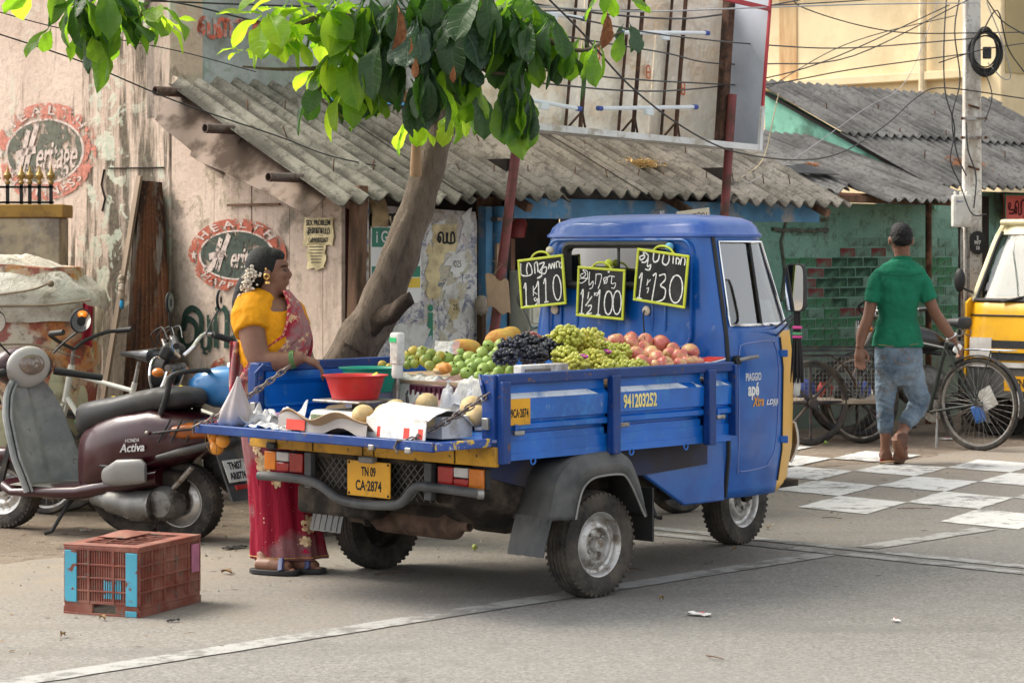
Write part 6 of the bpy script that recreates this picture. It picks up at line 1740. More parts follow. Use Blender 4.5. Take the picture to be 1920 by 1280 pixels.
# ---- melons in a torn tray, white carton
M_MUSK = fruit_skin('musk melon rind', (.50, .36, .17), (.60, .45, .24), (.55, .40, .2), .6, 8, .5)
MUSK = MB().ell((0, 0, 0), (.050, .050, .046), nu=26, nv=16, jit=.03).mesh('musk_melon', M_MUSK, 180)
for px, py, x, w_ in ((681, 778, -.80, 'leftmost in the cardboard tray'), (722, 777, -.78, 'second in the cardboard tray'), (764, 781, -.80, 'third in the cardboard tray'), (742, 768, -.66, 'behind the second, deeper in the tray'), (797, 792, -.84, 'tucked under the white carton flap'), (800, 756, -.48, 'behind the open carton'), (884, 762, -.55, 'at the right beside the bed post'), (895, 780, -.62, 'inside the right end of the carton')):
 o = link('musk_melon', MUSK); q = TP(px, py, 0, x); o.location = TR.w(q.x, q.y, max(q.z, .785)); o.rotation_euler = (rg.uniform(-.5, .5), rg.uniform(-.5, .5), rg.uniform(0, 6))
 tag(o, 'round tan musk melon ' + w_, 'melon', 'musk melons on the tailgate')
tr_ = on_truck('cardboard_tray', 'torn brown cardboard tray along the tailgate edge holding melons', 'tray', (-.84, -.06, .735))
MB().grid(lambda u, v: V(-.14 + .26 * v - .04 * math.sin(u * 3) * (1 - v), .27 - .56 * u, .012 + .075 * max(0, .30 - v) / .30 + .02 * math.sin(u * 11) * (1 - v) + .05 * max(0, v - .8) / .2), 24, 12, thick=.004).build('tray_sheet', M_CARD, tr_, smooth=30)
MB().grid(lambda u, v: V(-.142 - .006 * v, .27 - .56 * u, .075 + .02 * math.sin(u * 11) - .058 * v), 16, 3, thick=.003).build('outer_face', mat('grey outer cardboard', (.36, .33, .31), .85, 0, .1, 6), tr_, smooth=30)
MB().grid(lambda u, v: V(-.152 - .004 * v, .21 - .12 * u, .06 - .045 * v), 4, 3, thick=.002).build('red_print', M_RED, tr_, smooth=30)
wx = on_truck('open_carton', 'white carton with red print and torn flaps at the right of the tailgate', 'carton', (-.80, -.47, .735))
MB().grid(lambda u, v: V(-.13 + .27 * v, .17 - .36 * u, .06 + .085 * math.sin(v * 2.4 + .3) - .04 * v * u + .006 * noise.noise(V(u * 5, v * 5, 2))), 14, 10, thick=.004).build('flap', M_WPAP, wx, smooth=30)
MB().grid(lambda u, v: V(-.135 - .01 * v, .17 - .36 * u, .09 - .085 * v), 10, 3, thick=.004).build('front_face', M_WPAP, wx, smooth=30)
MB().box((.06, -.02, .05), (.18, .30, .09)).build('carton_body', M_WPAP, wx)
for y, w in ((-.06, .035), (-.145, .03), (.1, .02)): MB().grid(lambda u, v: V(-.139 - .01 * v, y - w * u, .088 - .08 * v), 3, 3, thick=-.002).build('red_print', M_RED, wx, smooth=30)
# ---- knotted bag of fruit hung on the tailgate corner
pb = on_truck('carrier_bag', 'knotted white carrier bag standing on the left end of the tailgate', 'bag', (-.86, .66, .735))
mb = MB()
rings = []
for z, rx, ry in ((0, .062, .075), (.02, .075, .085), (.06, .068, .075), (.11, .048, .052), (.16, .028, .03), (.20, .012, .014), (.225, .006, .008)):
 rings.append([V(rx * math.cos(a) * (1 + .10 * math.sin(7 * a) * (1 - z * 2)) - .25 * z, ry * math.sin(a) * (1 + .10 * math.sin(7 * a)) - .42 * z, z) for a in [k * 2 * math.pi / 42 for k in range(42)]])
mb.loft(rings)
mb.build('bag', mat('translucent carrier bag', (.52, .46, .45), .4, 0, .08, 8, trans=.15), pb, smooth=60)
nb = on_truck('orange_net', 'net of oranges hanging below the left end of the tailgate', 'net', (-.93, .70, .64))
ORN = MB().ell((0, 0, 0), .032, nu=16, nv=10, jit=.04).mesh('orange', mat('orange peel', (.68, .27, .03), .5, 0, .15, 9, bump=.2, bs=200), 180)
for k, (x, y, z) in enumerate(((0, 0, -.005), (.03, .05, .03), (-.01, -.055, .03), (.0, .02, .055))):
 o = link('orange', ORN, nb); o.location = (x, y, z)
gm = MB()
for k in range(8):
 a = k * math.pi / 4
 gm.tube(spline([(0, 0, .09), (.045 * math.cos(a), .06 * math.sin(a), .04), (.03 * math.cos(a), .03 * math.sin(a), -.025), (0, 0, -.04)], 5), .0016, 4)
gm.build('netting', mat('brown netting', (.22, .13, .06), .8), nb)
# ================================================================== people
M_SKIN = mat('brown skin', (.20, .096, .057), .48, 0, .12, 9, (.16, .07, .042), .4, 6, .2, sss=.12, bump=.06, bs=80)
M_SKIN2 = mat('warm brown skin', (.21, .10, .060), .5, 0, .12, 9, (.16, .07, .04), .4, 6, .2, sss=.12, bump=.06, bs=80)
M_HAIR = mat('black hair', (.007, .006, .006), .55, 0, .4, 40, bump=.5, bs=160, spec=.3)
def hand(mb, wrist, fingers_dir, palm_n, side, L=.175, curl=.6, thumb=1., spread=.12):
 """palm plus five bent fingers; side: direction toward the thumb"""
 f, n, s = Vector(fingers_dir).normalized(), Vector(palm_n).normalized(), Vector(side).normalized()
 w = Vector(wrist)
 pc = w + f * L * .28
 mb.tube([w, w + f * L * .12, w + f * L * .30, w + f * L * .50], [L * .16, L * .18, L * .225, L * .20], 12, flat=.55, up=s)
 for k, (o, l) in enumerate(((.165, .44), (.058, .50), (-.052, .47), (-.158, .37))):
  b = w + f * L * .46 + s * o * L
  d = (f + s * o * spread * 3).normalized()
  pts = [b]
  ang = .15
  for seg in (.45, .32, .23):
   ang += curl * (.75 if seg == .45 else .9)
   pts.append(pts[-1] + (d * math.cos(ang) + n * math.sin(ang)) * l * L * seg)
  mb.tube(pts, [L * .058, L * .053, L * .048, L * .038], 8)
  mb.ell(pts[-1], L * .038, nu=8, nv=6)
 b = w + f * L * .12 + s * L * .16
 t1 = (f * .75 + s * .75 + n * .3 * thumb).normalized()
 p1 = b + t1 * L * .20
 p2 = p1 + (f * .9 + s * .15 + n * .35 * thumb).normalized() * L * .17
 p3 = p2 + (f * .9 - s * .1 + n * .4 * thumb).normalized() * L * .13
 mb.tube([b, p1, p2, p3], [L * .085, L * .07, L * .06, L * .045], 8)
 mb.ell(p3, L * .045, nu=8, nv=6)

# ---- woman leaning on the bed
WY = 11.25
WB = gnd(520, 1070)
woman = thing('person', 'woman in yellow blouse and red flowered sari leaning on the truck bed', 'person', WB)
def wp(px, py, dy=0.): return at(px, py, WY + dy) - WB
mb = MB()
# trunk, neck, head turned to the right and slightly away
for q_ in ((490, 1050, .0), (540, 1045, .05)): mb.tube([wp(q_[0], q_[1], q_[2]), wp(q_[0] + 4, 940, q_[2]), wp(507, 760, .01)], [.036, .05, .08], 12)
mb.tube([wp(505, 800), wp(503, 740), wp(505, 680), wp(507, 620), wp(507, 575), wp(507, 560)], [.12, .135, .13, .13, .115, .065], 20)
mb.tube([wp(500, 590), wp(503, 560), wp(506, 535)], [.066, .054, .05], 14)
hc = wp(505, 508)
mb.ell(hc + V(-.012, .01, .012), (.092, .074, .100), nu=24, nv=16)                 # skull
mb.ell(hc + V(.036, .006, -.030), (.056, .056, .078), nu=20, nv=14)                # face mass
mb.ell(hc + V(.052, .004, -.088), (.030, .032, .026), nu=14, nv=10)                # chin
mb.ell(hc + V(.020, .004, -.070), (.050, .050, .040), nu=14, nv=10)                # jaw
mb.ell(hc + V(.070, .006, .030), (.022, .040, .018), nu=12, nv=8)                  # brow
mb.tube([hc + V(.080, .005, .016), hc + V(.092, .004, -.008), hc + V(.100, .004, -.022)], [.008, .011, .014], 8)
mb.ell(hc + V(.094, .004, -.028), (.012, .017, .009), nu=10, nv=8)                 # nose
mb.ell(hc + V(.080, .004, -.052), (.016, .024, .007), nu=10, nv=8)                 # lips
mb.ell(hc + V(.078, .004, -.062), (.016, .020, .008), nu=10, nv=8)
for dy in (-.030, .038): mb.ell(hc + V(.066, dy, -.018), (.024, .020, .022), nu=10, nv=8)   # cheeks
mb.ell(hc + V(-.004, -.076, -.014), (.018, .008, .028), nu=12, nv=8)               # ear
mb.ell(hc + V(-.004, -.078, -.040), (.009, .006, .010), nu=8, nv=6)
# near arm: resting along the rail
sh, el, wr = wp(470, 588, -.09), wp(489, 676, -.20), wp(560, 671, -.215)
mb.tube(spline([(*wp(482, 572, -.04), .070), (*sh, .080), (*wp(474, 630, -.155), .064), (*el, .055), (*wp(520, 679, -.21), .050), (*wp(545, 675, -.215), .041), (*wr, .033), (*wp(570, 669, -.215), .030)], 5) and [p[:3] for p in spline([(*wp(482, 572, -.04), .070), (*sh, .080), (*wp(474, 630, -.155), .064), (*el, .055), (*wp(520, 679, -.21), .050), (*wp(545, 675, -.215), .041), (*wr, .033), (*wp(570, 669, -.215), .030)], 5)], [p[3] for p in spline([(*wp(482, 572, -.04), .070), (*sh, .080), (*wp(474, 630, -.155), .064), (*el, .055), (*wp(520, 679, -.21), .050), (*wp(545, 675, -.215), .041), (*wr, .033), (*wp(570, 669, -.215), .030)], 5)], 16)
hand(mb, wp(567, 670, -.215), (.90, .10, -.42), (-.25, .15, -.95), (-.1, .95, .1), .165, .55)
# far arm, mostly hidden, crossing under the drape to the rail
mb.tube([wp(545, 590, .16), wp(560, 640, .22), wp(575, 680, .2), wp(590, 690, .05)], [.065, .055, .045, .03], 12)
# feet
for x, y, dy in ((516, 1066, -.13), (566, 1060, -.07)):
 p = wp(x, y, dy)
 p.z = .06
 mb.tube([p + V(-.062, .09, .09), p + V(-.062, .04, .03), p + V(-.055, .02, -.005)], [.030, .030, .032], 12)
 mb.tube([p + V(-.085, .03, -.01), p + V(-.02, .0, -.012), p + V(.05, -.02, -.022), p + V(.075, -.03, -.026)], [.032, .036, .036, .026], 12, flat=1.1)
 for k in range(5): mb.ell(p + V(.088 - .007 * k * k * .5, -.056 + .0 + k * .016 - .02 * 0, -.030), (.018, .0085, .010), nu=8, nv=6)
body = mb.build('body', M_SKIN, woman, smooth=180)
remesh(body, .0055, 5)
# eye and brow on the near side
MB().ell(hc + V(.076, -.030, .004), (.010, .009, .0065), nu=10, nv=8).build('eye', mat('eye', (.05, .04, .035), .2), woman)
MB().tube([hc + V(.060, -.046, .020), hc + V(.074, -.036, .026), hc + V(.084, -.020, .024)], .003, 6).build('eyebrow', M_HAIR, woman)
# hair: cap, bun-braid and jasmine
mb = MB()
mb.ell(hc + V(-.026, .010, .022), (.092, .083, .098), nu=24, nv=16)
mb.ell(hc + V(-.052, .006, -.020), (.068, .070, .070), nu=20, nv=12)
mb.ell(hc + V(.020, .010, .070), (.055, .060, .038), nu=16, nv=10)
mb.tube([hc + V(-.085, 0, -.03), hc + V(-.115, -.02, -.08), hc + V(-.135, -.03, -.15), hc + V(-.135, -.035, -.22)], [.05, .046, .042, .036], 12)
mb.ell(hc + V(-.142, -.035, -.245), (.036, .036, .034), nu=12, nv=8)
mb.ell(hc + V(-.124, -.03, -.105), (.042, .040, .036), nu=12, nv=8)
hair = mb.build('hair', M_HAIR, woman, smooth=180)
remesh(hair, .006, 3)
mb = MB()
rr = random.Random(9)
for k in range(260):
 t_ = rr.random()
 c = Vector(interp([(0, -.070, -.055, -.005), (.35, -.094, -.066, -.05), (.7, -.108, -.064, -.12), (1, -.130, -.060, -.175)], t_)) if False else V(*interp([(0, -.068, -.058, .01), (.35, -.090, -.066, -.05), (.7, -.108, -.066, -.12), (1, -.134, -.060, -.185)], t_))
 p = hc + c + V(rr.gauss(0, .014), rr.gauss(0, .010), rr.gauss(0, .012))
 mb.ell(p, (.0065, .0065, .0085), (rr.uniform(0, 3), rr.uniform(0, 3), 0), nu=6, nv=5)
mb.build('jasmine_garland', mat('jasmine buds', (.62, .55, .45), .8, 0, .35, 60), woman, smooth=180, kind='stuff')
M_GOLD = mat('gold', (.75, .46, .14), .28, .9, .1)
MB().torus(hc + V(-.004, -.088, -.026), (0, 1, .2), .012, .004, 16, 6).build('earring', M_GOLD, woman)
MB().lathe([(0, 0), (.011, -.003), (.013, -.013), (.008, -.014)], 12, Matrix.Translation(hc + V(0, -.086, -.046))).build('earring', M_GOLD, woman)
MB().ell(hc + V(-.008, -.086, .010), (.005, .004, .007), nu=8, nv=6).build('ear_stud', M_GOLD, woman)
MB().torus(wp(505, 574), (.15, 0, 1), .064, .004, 24, 6).build('necklace', mat('pale chain', (.62, .56, .46), .4, .3), woman)
# blouse: trunk shell and sleeve
mb = MB()
mb.tube([wp(507, 690), wp(506, 650), wp(506, 615), wp(505, 588), wp(503, 568)], [.140, .152, .150, .134, .075], 22)
mb.tube([wp(492, 570, 0), wp(475, 580, -.065), wp(470, 598, -.105), wp(473, 624, -.145)], [.082, .098, .098, .086], 18)
mb.tube([wp(525, 575, .06), wp(545, 590, .16), wp(555, 620, .2)], [.07, .082, .075], 14)
M_BLOUSE = mat('mustard cotton', (.64, .27, .008), .75, 0, .10, 14, (.52, .21, .008), .4, 10, bump=.3, bs=24)
bl_ = mb.build('blouse', M_BLOUSE, woman, smooth=180)
remesh(bl_, .006, 5, .012, .05)
# sari
t = NT('red flowered sari', .72)
v = t.vec
n0 = t.noise(3.2, 4, .5); n1 = t.noise(60, 4, .7); n2 = t.noise(11, 5, .6)
dots = t.rng(t.vor(16), .055, .075, 1, 0)
dot2 = t.rng(t.vor(60), .10, .16, 1, 0)
b = t.mix(t.rng(n0, .46, .60), (.24, .004, .022), (.23, .10, .105))
b = t.mix(t.math('MULTIPLY', dots, .8), b, (.66, .50, .36))
b = t.mix(t.math('MULTIPLY', t.math('MULTIPLY', dot2, t.rng(n2, .5, .6)), .7), b, (.62, .46, .36))
b = t.mix(t.rng(n1, .45, .75, 0, .25), b, (.22, .02, .035))
t.bump(t.noise(18, 5, .6, t.map((2, 2, .3))), .35, .02)
M_SARI = t.col(b)
t = NT('mauve printed sari', .72)
n0 = t.noise(4, 4, .5); n2 = t.noise(22, 5, .65); lf = t.noise(34, 5, .6, None, 1.5)
b = t.mix(t.rng(n0, .50, .62), (.28, .145, .145), (.28, .006, .03))
b = t.mix(t.rng(lf, .58, .62, 0, .75), b, (.44, .04, .06))
b = t.mix(t.rng(n2, .62, .68, 0, .8), b, (.66, .46, .25))
t.bump(t.noise(20, 5, .6, t.map((2, 2, .3))), .35, .02)
M_SARI2 = t.col(b)
SK = [(683, 448, 562), (720, 447, 570), (760, 446, 577), (830, 453, 583), (900, 464, 590), (980, 469, 600), (1028, 469, 608), (1044, 471, 611)]
def sk_pt(th, u, out=0.):
 py, xl, xr = interp([(i / (len(SK) - 1), *s) for i, s in enumerate(SK)], u)
 c = wp((xl + xr) / 2, py)
 rx = (xr - xl) / 2 * WY / F
 ry = rx * .80
 k = interp([(0, .010), (.4, .02), (1, .075)], u)[0]
 fold = 1 + k * (math.sin(9 * th + 3.2 * u) + .6 * math.sin(17 * th - 2 * u)) * (1.0 if math.cos(th - .2) > -.3 else .45)
 return V(c.x + (rx * fold + out) * math.cos(th), c.y + (ry * fold + out) * math.sin(th), c.z)
mb = MB()
mb.loft([[sk_pt(2 * math.pi * k / 96, i / 24) for k in range(96)] for i in range(25)], caps=False)
sk = mb.build('sari_skirt', M_SARI, woman, smooth=180)
sm = sk.modifiers.new('cloth', 'SOLIDIFY'); sm.thickness = .003
# gold hem line and printed flowers on the skirt
MB().tube([sk_pt(2 * math.pi * k / 96, .955, .003) for k in range(96)], .0022, 5, closed=True).build('hem_line', mat('gold thread', (.42, .24, .06), .6), woman)
M_FLW = mat('cream printed flower', (.66, .50, .30), .75, 0, .25, 30, (.45, .22, .12), .42, 40)
M_FLR = mat('crimson printed leaf', (.32, .008, .04), .75)
def print_flower(th0, u0, s, n=7, m=M_FLW):
 for k in range(n):
  a = k * 2 * math.pi / n
  pts = []
  for q in range(9):
   b_ = 2 * math.pi * q / 9
   l, w = .5 + .5 * math.cos(b_), .30 * math.sin(b_)
   dx, dz = s * (l * math.cos(a) - w * math.sin(a)), s * (l * math.sin(a) + w * math.cos(a))
   pts.append(sk_pt(th0 + dx / .17, u0 - dz / .96, .004 + .0006 * (k % 2)))
  MB().add(pts, [tuple(range(9))]).build('printed_petal', m, woman, smooth=None)
for th0, u0, s in ((-1.95, .50, .045), (-1.62, .56, .030), (-.80, .72, .042), (-.95, .80, .030), (-2.1, .44, .026)): print_flower(th0, u0, s)
for th0, u0, s in ((-1.45, .52, .03), (-2.25, .55, .028), (-.70, .64, .03), (-1.0, .86, .02)): print_flower(th0, u0, s, 4, M_FLR)
# drape over the front, from the waist up across the far shoulder
def dr(u, v):
 # u: across the front (away from camera .. round to the near side), v: up
 py = 712 - 168 * v
 c = wp(506, py)
 rx = interp([(0, .160), (.35, .162), (.65, .162), (.85, .14), (1, .085)], v)[0]
 a0, a1 = interp([(0, -2.6, .9), (.25, -2.0, 1.0), (.5, -1.15, 1.2), (.8, -.85, 1.5), (1, -.6, 1.9)], v)
 a = a0 + (a1 - a0) * u
 f = 1 + .020 * math.sin(u * 34 + v * 4) + .012 * math.sin(u * 61 - v * 9)
 bust = .03 * math.exp(-((v - .48) / .22) ** 2) * max(0, math.cos(a))
 return V(c.x + (rx * f + bust) * math.cos(a), c.y + rx * .86 * f * math.sin(a), c.z)
o = MB().grid(dr, 60, 40).build('sari_drape', M_SARI2, woman, smooth=180)
sm = o.modifiers.new('cloth', 'SOLIDIFY'); sm.thickness = .004; sm.offset = 1
MB().tube([dr(.0, v) + V(.0, -.004, 0) for v in [k / 20 for k in range(21)]], .007, 6, flat=.6).build('drape_border', mat('crimson border', (.36, .01, .045), .7, 0, .3, 40, (.6, .42, .25), .4, 60), woman)
def fall(u, v):
 p = dr(.62 + .38 * u, 1 - .95 * v)
 return p + V(.014 + .012 * math.sin(u * 16), -.012, 0)
o = MB().grid(fall, 30, 30).build('sari_pleats', M_SARI, woman, smooth=180)
sm = o.modifiers.new('cloth', 'SOLIDIFY'); sm.thickness = .004
# tail of the sari down the back
def tail(u, v):
 py = 640 + 150 * v
 c = wp(447 - 5 * math.sin(v * 3), py, -.02)
 return V(c.x + (u - .5) * .10 * (1 - .35 * v) + .012, c.y - .02 + .02 * math.sin(u * 14 + v * 3), c.z)
o = MB().grid(tail, 14, 14).build('sari_tail', M_SARI2, woman, smooth=180)
sm = o.modifiers.new('cloth', 'SOLIDIFY'); sm.thickness = .004
for k in range(4): MB().torus(wp(546 + k * 2.2, 675.0 - k * .7, -.213), (.95, -.1, .15), .043 - .001 * k, .003, 24, 6).build('bangle', mat('green glass bangle', (.10, .20, .06), .25), woman)
M_SAND = mat('dark blue sandal', (.03, .04, .11), .5)
for x, y, dy in ((516, 1066, -.13), (566, 1060, -.07)):
 p = wp(x, y, dy); p.z = .0
 s_ = thing_part('sandal', woman)
 ol = [(-.125, .028), (-.10, .062), (-.02, .048), (.05, .032), (.105, .005), (.118, -.03), (.10, -.068), (.05, -.072), (-.02, -.052), (-.10, -.005)]
 ol = spline(ol + [ol[0]], 4)[:-1]
 MB().prism(ol, .022, Matrix.Translation(p + V(0, 0, .008))).build('sole', M_BLACK, s_, bevel=.003)
 MB().tube([p + V(.02, .038, .03), p + V(.028, .012, .076), p + V(.03, -.03, .078), p + V(.03, -.064, .03)], .009, 8, flat=1.8).build('strap', M_SAND, s_)

# ---- man walking away
MY = 17.0
MBs = gnd(1668, 868)
man = thing('person', 'man in green shirt and rolled jeans walking away over the crossing', 'person', MBs)
def mp(px, py, dy=0.): return at(px, py, MY + dy) - MBs
def tub(mb, pts, n=14, flat=1., k=5):
 sp = spline([(*mp(a, b, c), r) for a, b, c, r in pts], k)
 mb.tube([p[:3] for p in sp], [p[3] for p in sp], n, flat=flat)
mb = MB()
hc = mp(1690, 447)
mb.ell(hc + V(0, .008, .008), (.078, .096, .105), nu=24, nv=16)
mb.ell(hc + V(0, .045, -.05), (.062, .062, .075), nu=16, nv=12)
mb.ell(hc + V(0, .115, -.02), (.016, .02, .022), nu=10, nv=8)
mb.ell(hc + V(0, .085, -.105), (.028, .03, .022), nu=10, nv=8)
for s in (-1, 1): mb.ell(hc + V(s * .082, .012, -.018), (.012, .020, .032), nu=10, nv=8)
tub(mb, [(1691, 465, 0, .058), (1692, 485, 0, .060), (1692, 505, 0, .09)])
mb.tube([mp(1688, 500), mp(1686, 540), mp(1684, 600), mp(1684, 650)], [.08, .095, .09, .10], 18)
tub(mb, [(1652, 515, 0, .052), (1639, 540, 0, .049), (1629, 590, -.02, .042), (1617, 625, -.04, .042), (1613, 645, -.05, .031), (1612, 652, -.055, .030)])
hand(mb, mp(1612, 652, -.055), (-.02, -.15, -1), (.0, -1, .1), (.9, -.2, 0), .185, .28, .6)
tub(mb, [(1724, 515, 0, .052), (1735, 540, .0, .049), (1750, 580, -.04, .042), (1770, 612, -.02, .043), (1786, 633, .02, .031), (1789, 637, .025, .030)])
hand(mb, mp(1789, 637, .025), (.62, .10, -.78), (-.6, .5, -.5), (-.1, -.9, -.2), .185, .75, 1.)
# lower legs and feet
tub(mb, [(1660, 770, .03, .055), (1660, 800, 0, .045), (1660, 830, -.01, .036), (1660, 848, -.01, .040)])
p = mp(1661, 860, 0)
p.z = .03
mb.tube([p + V(0, -.05, .03), p + V(0, .03, .028), p + V(.02, .12, .012), p + V(.03, .19, .004)], [.034, .040, .036, .022], 12, flat=1.2)
tub(mb, [(1712, 770, .16, .055), (1702, 790, .06, .047), (1690, 812, -.06, .037), (1684, 822, -.13, .038)])
q = mp(1682, 822, -.15)
mb.tube([q + V(-.01, -.02, .01), q + V(.01, .0, -.05), q + V(.045, .035, -.11), q + V(.062, .05, -.145)], [.036, .042, .042, .026], 12, flat=1.3, up=(1, 0, 0))
for k in range(5): mb.ell(q + V(.062 + (k - 2) * .015, .055 + .004 * k, -.160 + .006 * abs(k - 1)), (.009, .010, .014), nu=8, nv=6)
body = mb.build('body', M_SKIN2, man, smooth=180)
remesh(body, .006, 5)
mb = MB()
mb.ell(hc + V(0, -.002, .026), (.081, .094, .090), nu=24, nv=16)
mb.ell(hc + V(0, -.040, -.008), (.076, .056, .056), nu=20, nv=12)
mb.ell(hc + V(0, .05, .07), (.066, .05, .045), nu=16, nv=10)
h_ = mb.build('hair', M_HAIR, man, smooth=180)
remesh(h_, .006, 2, .014, .012)
# shirt
M_SHIRT = mat('bottle green cotton', (.010, .125, .068), .8, 0, .12, 5, (.018, .175, .10), .42, 4, .2, bump=.35, bs=14)
mb = MB()
def trg(py, xl, xr, d): 
 a, b = mp(xl, py), mp(xr, py)
 c = (a + b) / 2
 return [V(c.x + (b.x - a.x) / 2 * math.copysign(abs(math.cos(t)) ** .8, math.cos(t)), c.y + d * math.sin(t), c.z) for t in [k * 2 * math.pi / 32 for k in range(32)]]
mb.loft([trg(650, 1634, 1731, .142), trg(630, 1638, 1728, .136), trg(595, 1648, 1718, .108), trg(560, 1645, 1724, .116), trg(530, 1642, 1729, .118), trg(508, 1643, 1731, .108), trg(496, 1656, 1722, .09), trg(486, 1672, 1712, .068)])
tub(mb, [(1656, 511, 0, .058), (1645, 526, 0, .063), (1638, 548, -.01, .061), (1634, 567, -.015, .060)], 16)
tub(mb, [(1718, 511, 0, .058), (1729, 526, 0, .063), (1737, 548, -.02, .061), (1743, 564, -.03, .060)], 16)
shirt = mb.build('shirt', M_SHIRT, man, smooth=180)
remesh(shirt, .008, 5, .022, .07)
MB().lathe([(.066, 0), (.073, .018), (.074, .034), (.066, .036), (.06, .01)], 24, Matrix.Translation(mp(1691, 492)) @ Matrix.Rotation(-.2, 4, 'X')).build('collar', M_SHIRT, man, smooth=50)
MB().tube([mp(1648, 514, -.125), mp(1670, 517, -.135), mp(1690, 517, -.137), mp(1712, 516, -.135), mp(1728, 513, -.12)], .003, 5).build('yoke_seam', mat('dark green seam', (.006, .07, .04), .9), man)
# jeans
t = NT('washed denim', .85)
n0 = t.noise(4, 5, .6); n1 = t.noise(120, 4, .7); n2 = t.noise(9, 6, .65)
b = t.mix(t.rng(n0, .3, .68), (.055, .085, .125), (.20, .265, .33))
b = t.mix(t.rng(n2, .56, .7, 0, .55), b, (.16, .13, .10))
b = t.mix(t.rng(n1, .4, .7, 0, .3), b, (.30, .36, .42))
t.bump(t.math('ADD', t.noise(14, 5, .6, t.map((1, 1, 2.5))), t.math('MULTIPLY', n1, .2)), .5, .02)
M_DENIM = t.col(b)
mb = MB()
mb.loft([trg(722, 1664, 1708, .07), trg(708, 1650, 1722, .11), trg(688, 1640, 1731, .132), trg(665, 1640, 1730, .128), trg(640, 1641, 1724, .122), trg(632, 1643, 1723, .118)])
tub(mb, [(1664, 690, 0, .088), (1661, 730, .015, .077), (1660, 752, .03, .069), (1660, 775, .01, .063), (1660, 800, -.005, .058), (1660, 803, -.005, .055)], 18)
tub(mb, [(1707, 690, 0, .090), (1717, 730, .05, .081), (1724, 750, .08, .074), (1718, 768, .06, .069), (1705, 784, .02, .063), (1697, 795, -.02, .056)], 18)
for k, (x, y, d, r) in enumerate(((1661, 738, .02, .080), (1660, 750, .02, .075), (1660, 762, .015, .071), (1721, 742, .07, .081), (1721, 755, .07, .078), (1716, 766, .055, .074))):
 c = mp(x, y, d)
 mb.tube([c + V(-.006, 0, -.010), c, c + V(.006, 0, .010)], [r * .92, r, r * .92], 18)
jeans = mb.build('jeans', M_DENIM, man, smooth=180)
remesh(jeans, .0075, 4, .02, .05)
MB().box(mp(1704, 671, -.137), (.004, .004, .014)).build('pocket_tag', M_RED, man)
MB().tube([mp(x, y, -.135) for x, y in ((1675, 667), (1678, 678), (1695, 684), (1712, 676), (1714, 664))], .002, 5).build('pocket_seam', mat('tan thread', (.30, .17, .08), .8), man)
MB().tube([mp(x, y, -.133) for x, y in ((1646, 646), (1684, 650), (1722, 644))], .002, 5).build('pocket_seam', MATS['tan thread'], man)
MB().torus(mp(1784, 630, .02), (.5, .1, -.8), .038, .005, 24, 6).build('bracelet', mat('silver', (.7, .7, .7), .3, .8), man)
M_FLIP = mat('worn red rubber', (.30, .055, .04), .8, 0, .2, 8)
ol = spline([(-.042, -.10), (-.036, .0), (-.046, .10), (-.02, .145), (.03, .14), (.05, .08), (.036, 0), (.038, -.1), (.0, -.125), (-.042, -.10)], 4)[:-1]
for base, rot in ((p + V(.012, .055, -.028), (0, 0, -.12)), (q + V(.022, -.028, -.062), (R(-66), R(12), R(-14)))):
 f_ = thing_part('flip_flop', man)
 m4 = Matrix.Translation(base) @ Euler(rot).to_matrix().to_4x4()
 MB().prism(ol, .014, m4).build('sole', M_FLIP if rot[0] == 0 else mat('dusty brown sole', (.17, .10, .08), .9, 0, .2, 9), f_, bevel=.003)
 for s in (-1, 1): MB().tube([m4 @ V(s * .04, -.01, .012), m4 @ V(s * .036, .045, .05), m4 @ V(0, .095, .03)], .006, 8).build('strap', M_FLIP, f_)
ph = thing('phone', 'small white object held in the right hand of the man in green', 'phone', mp(1795, 653, .0) + MBs)
MB().box((0, 0, 0), (.045, .05, .07), (.2, .5, .3)).build('case', M_WHITE, ph, bevel=.015)
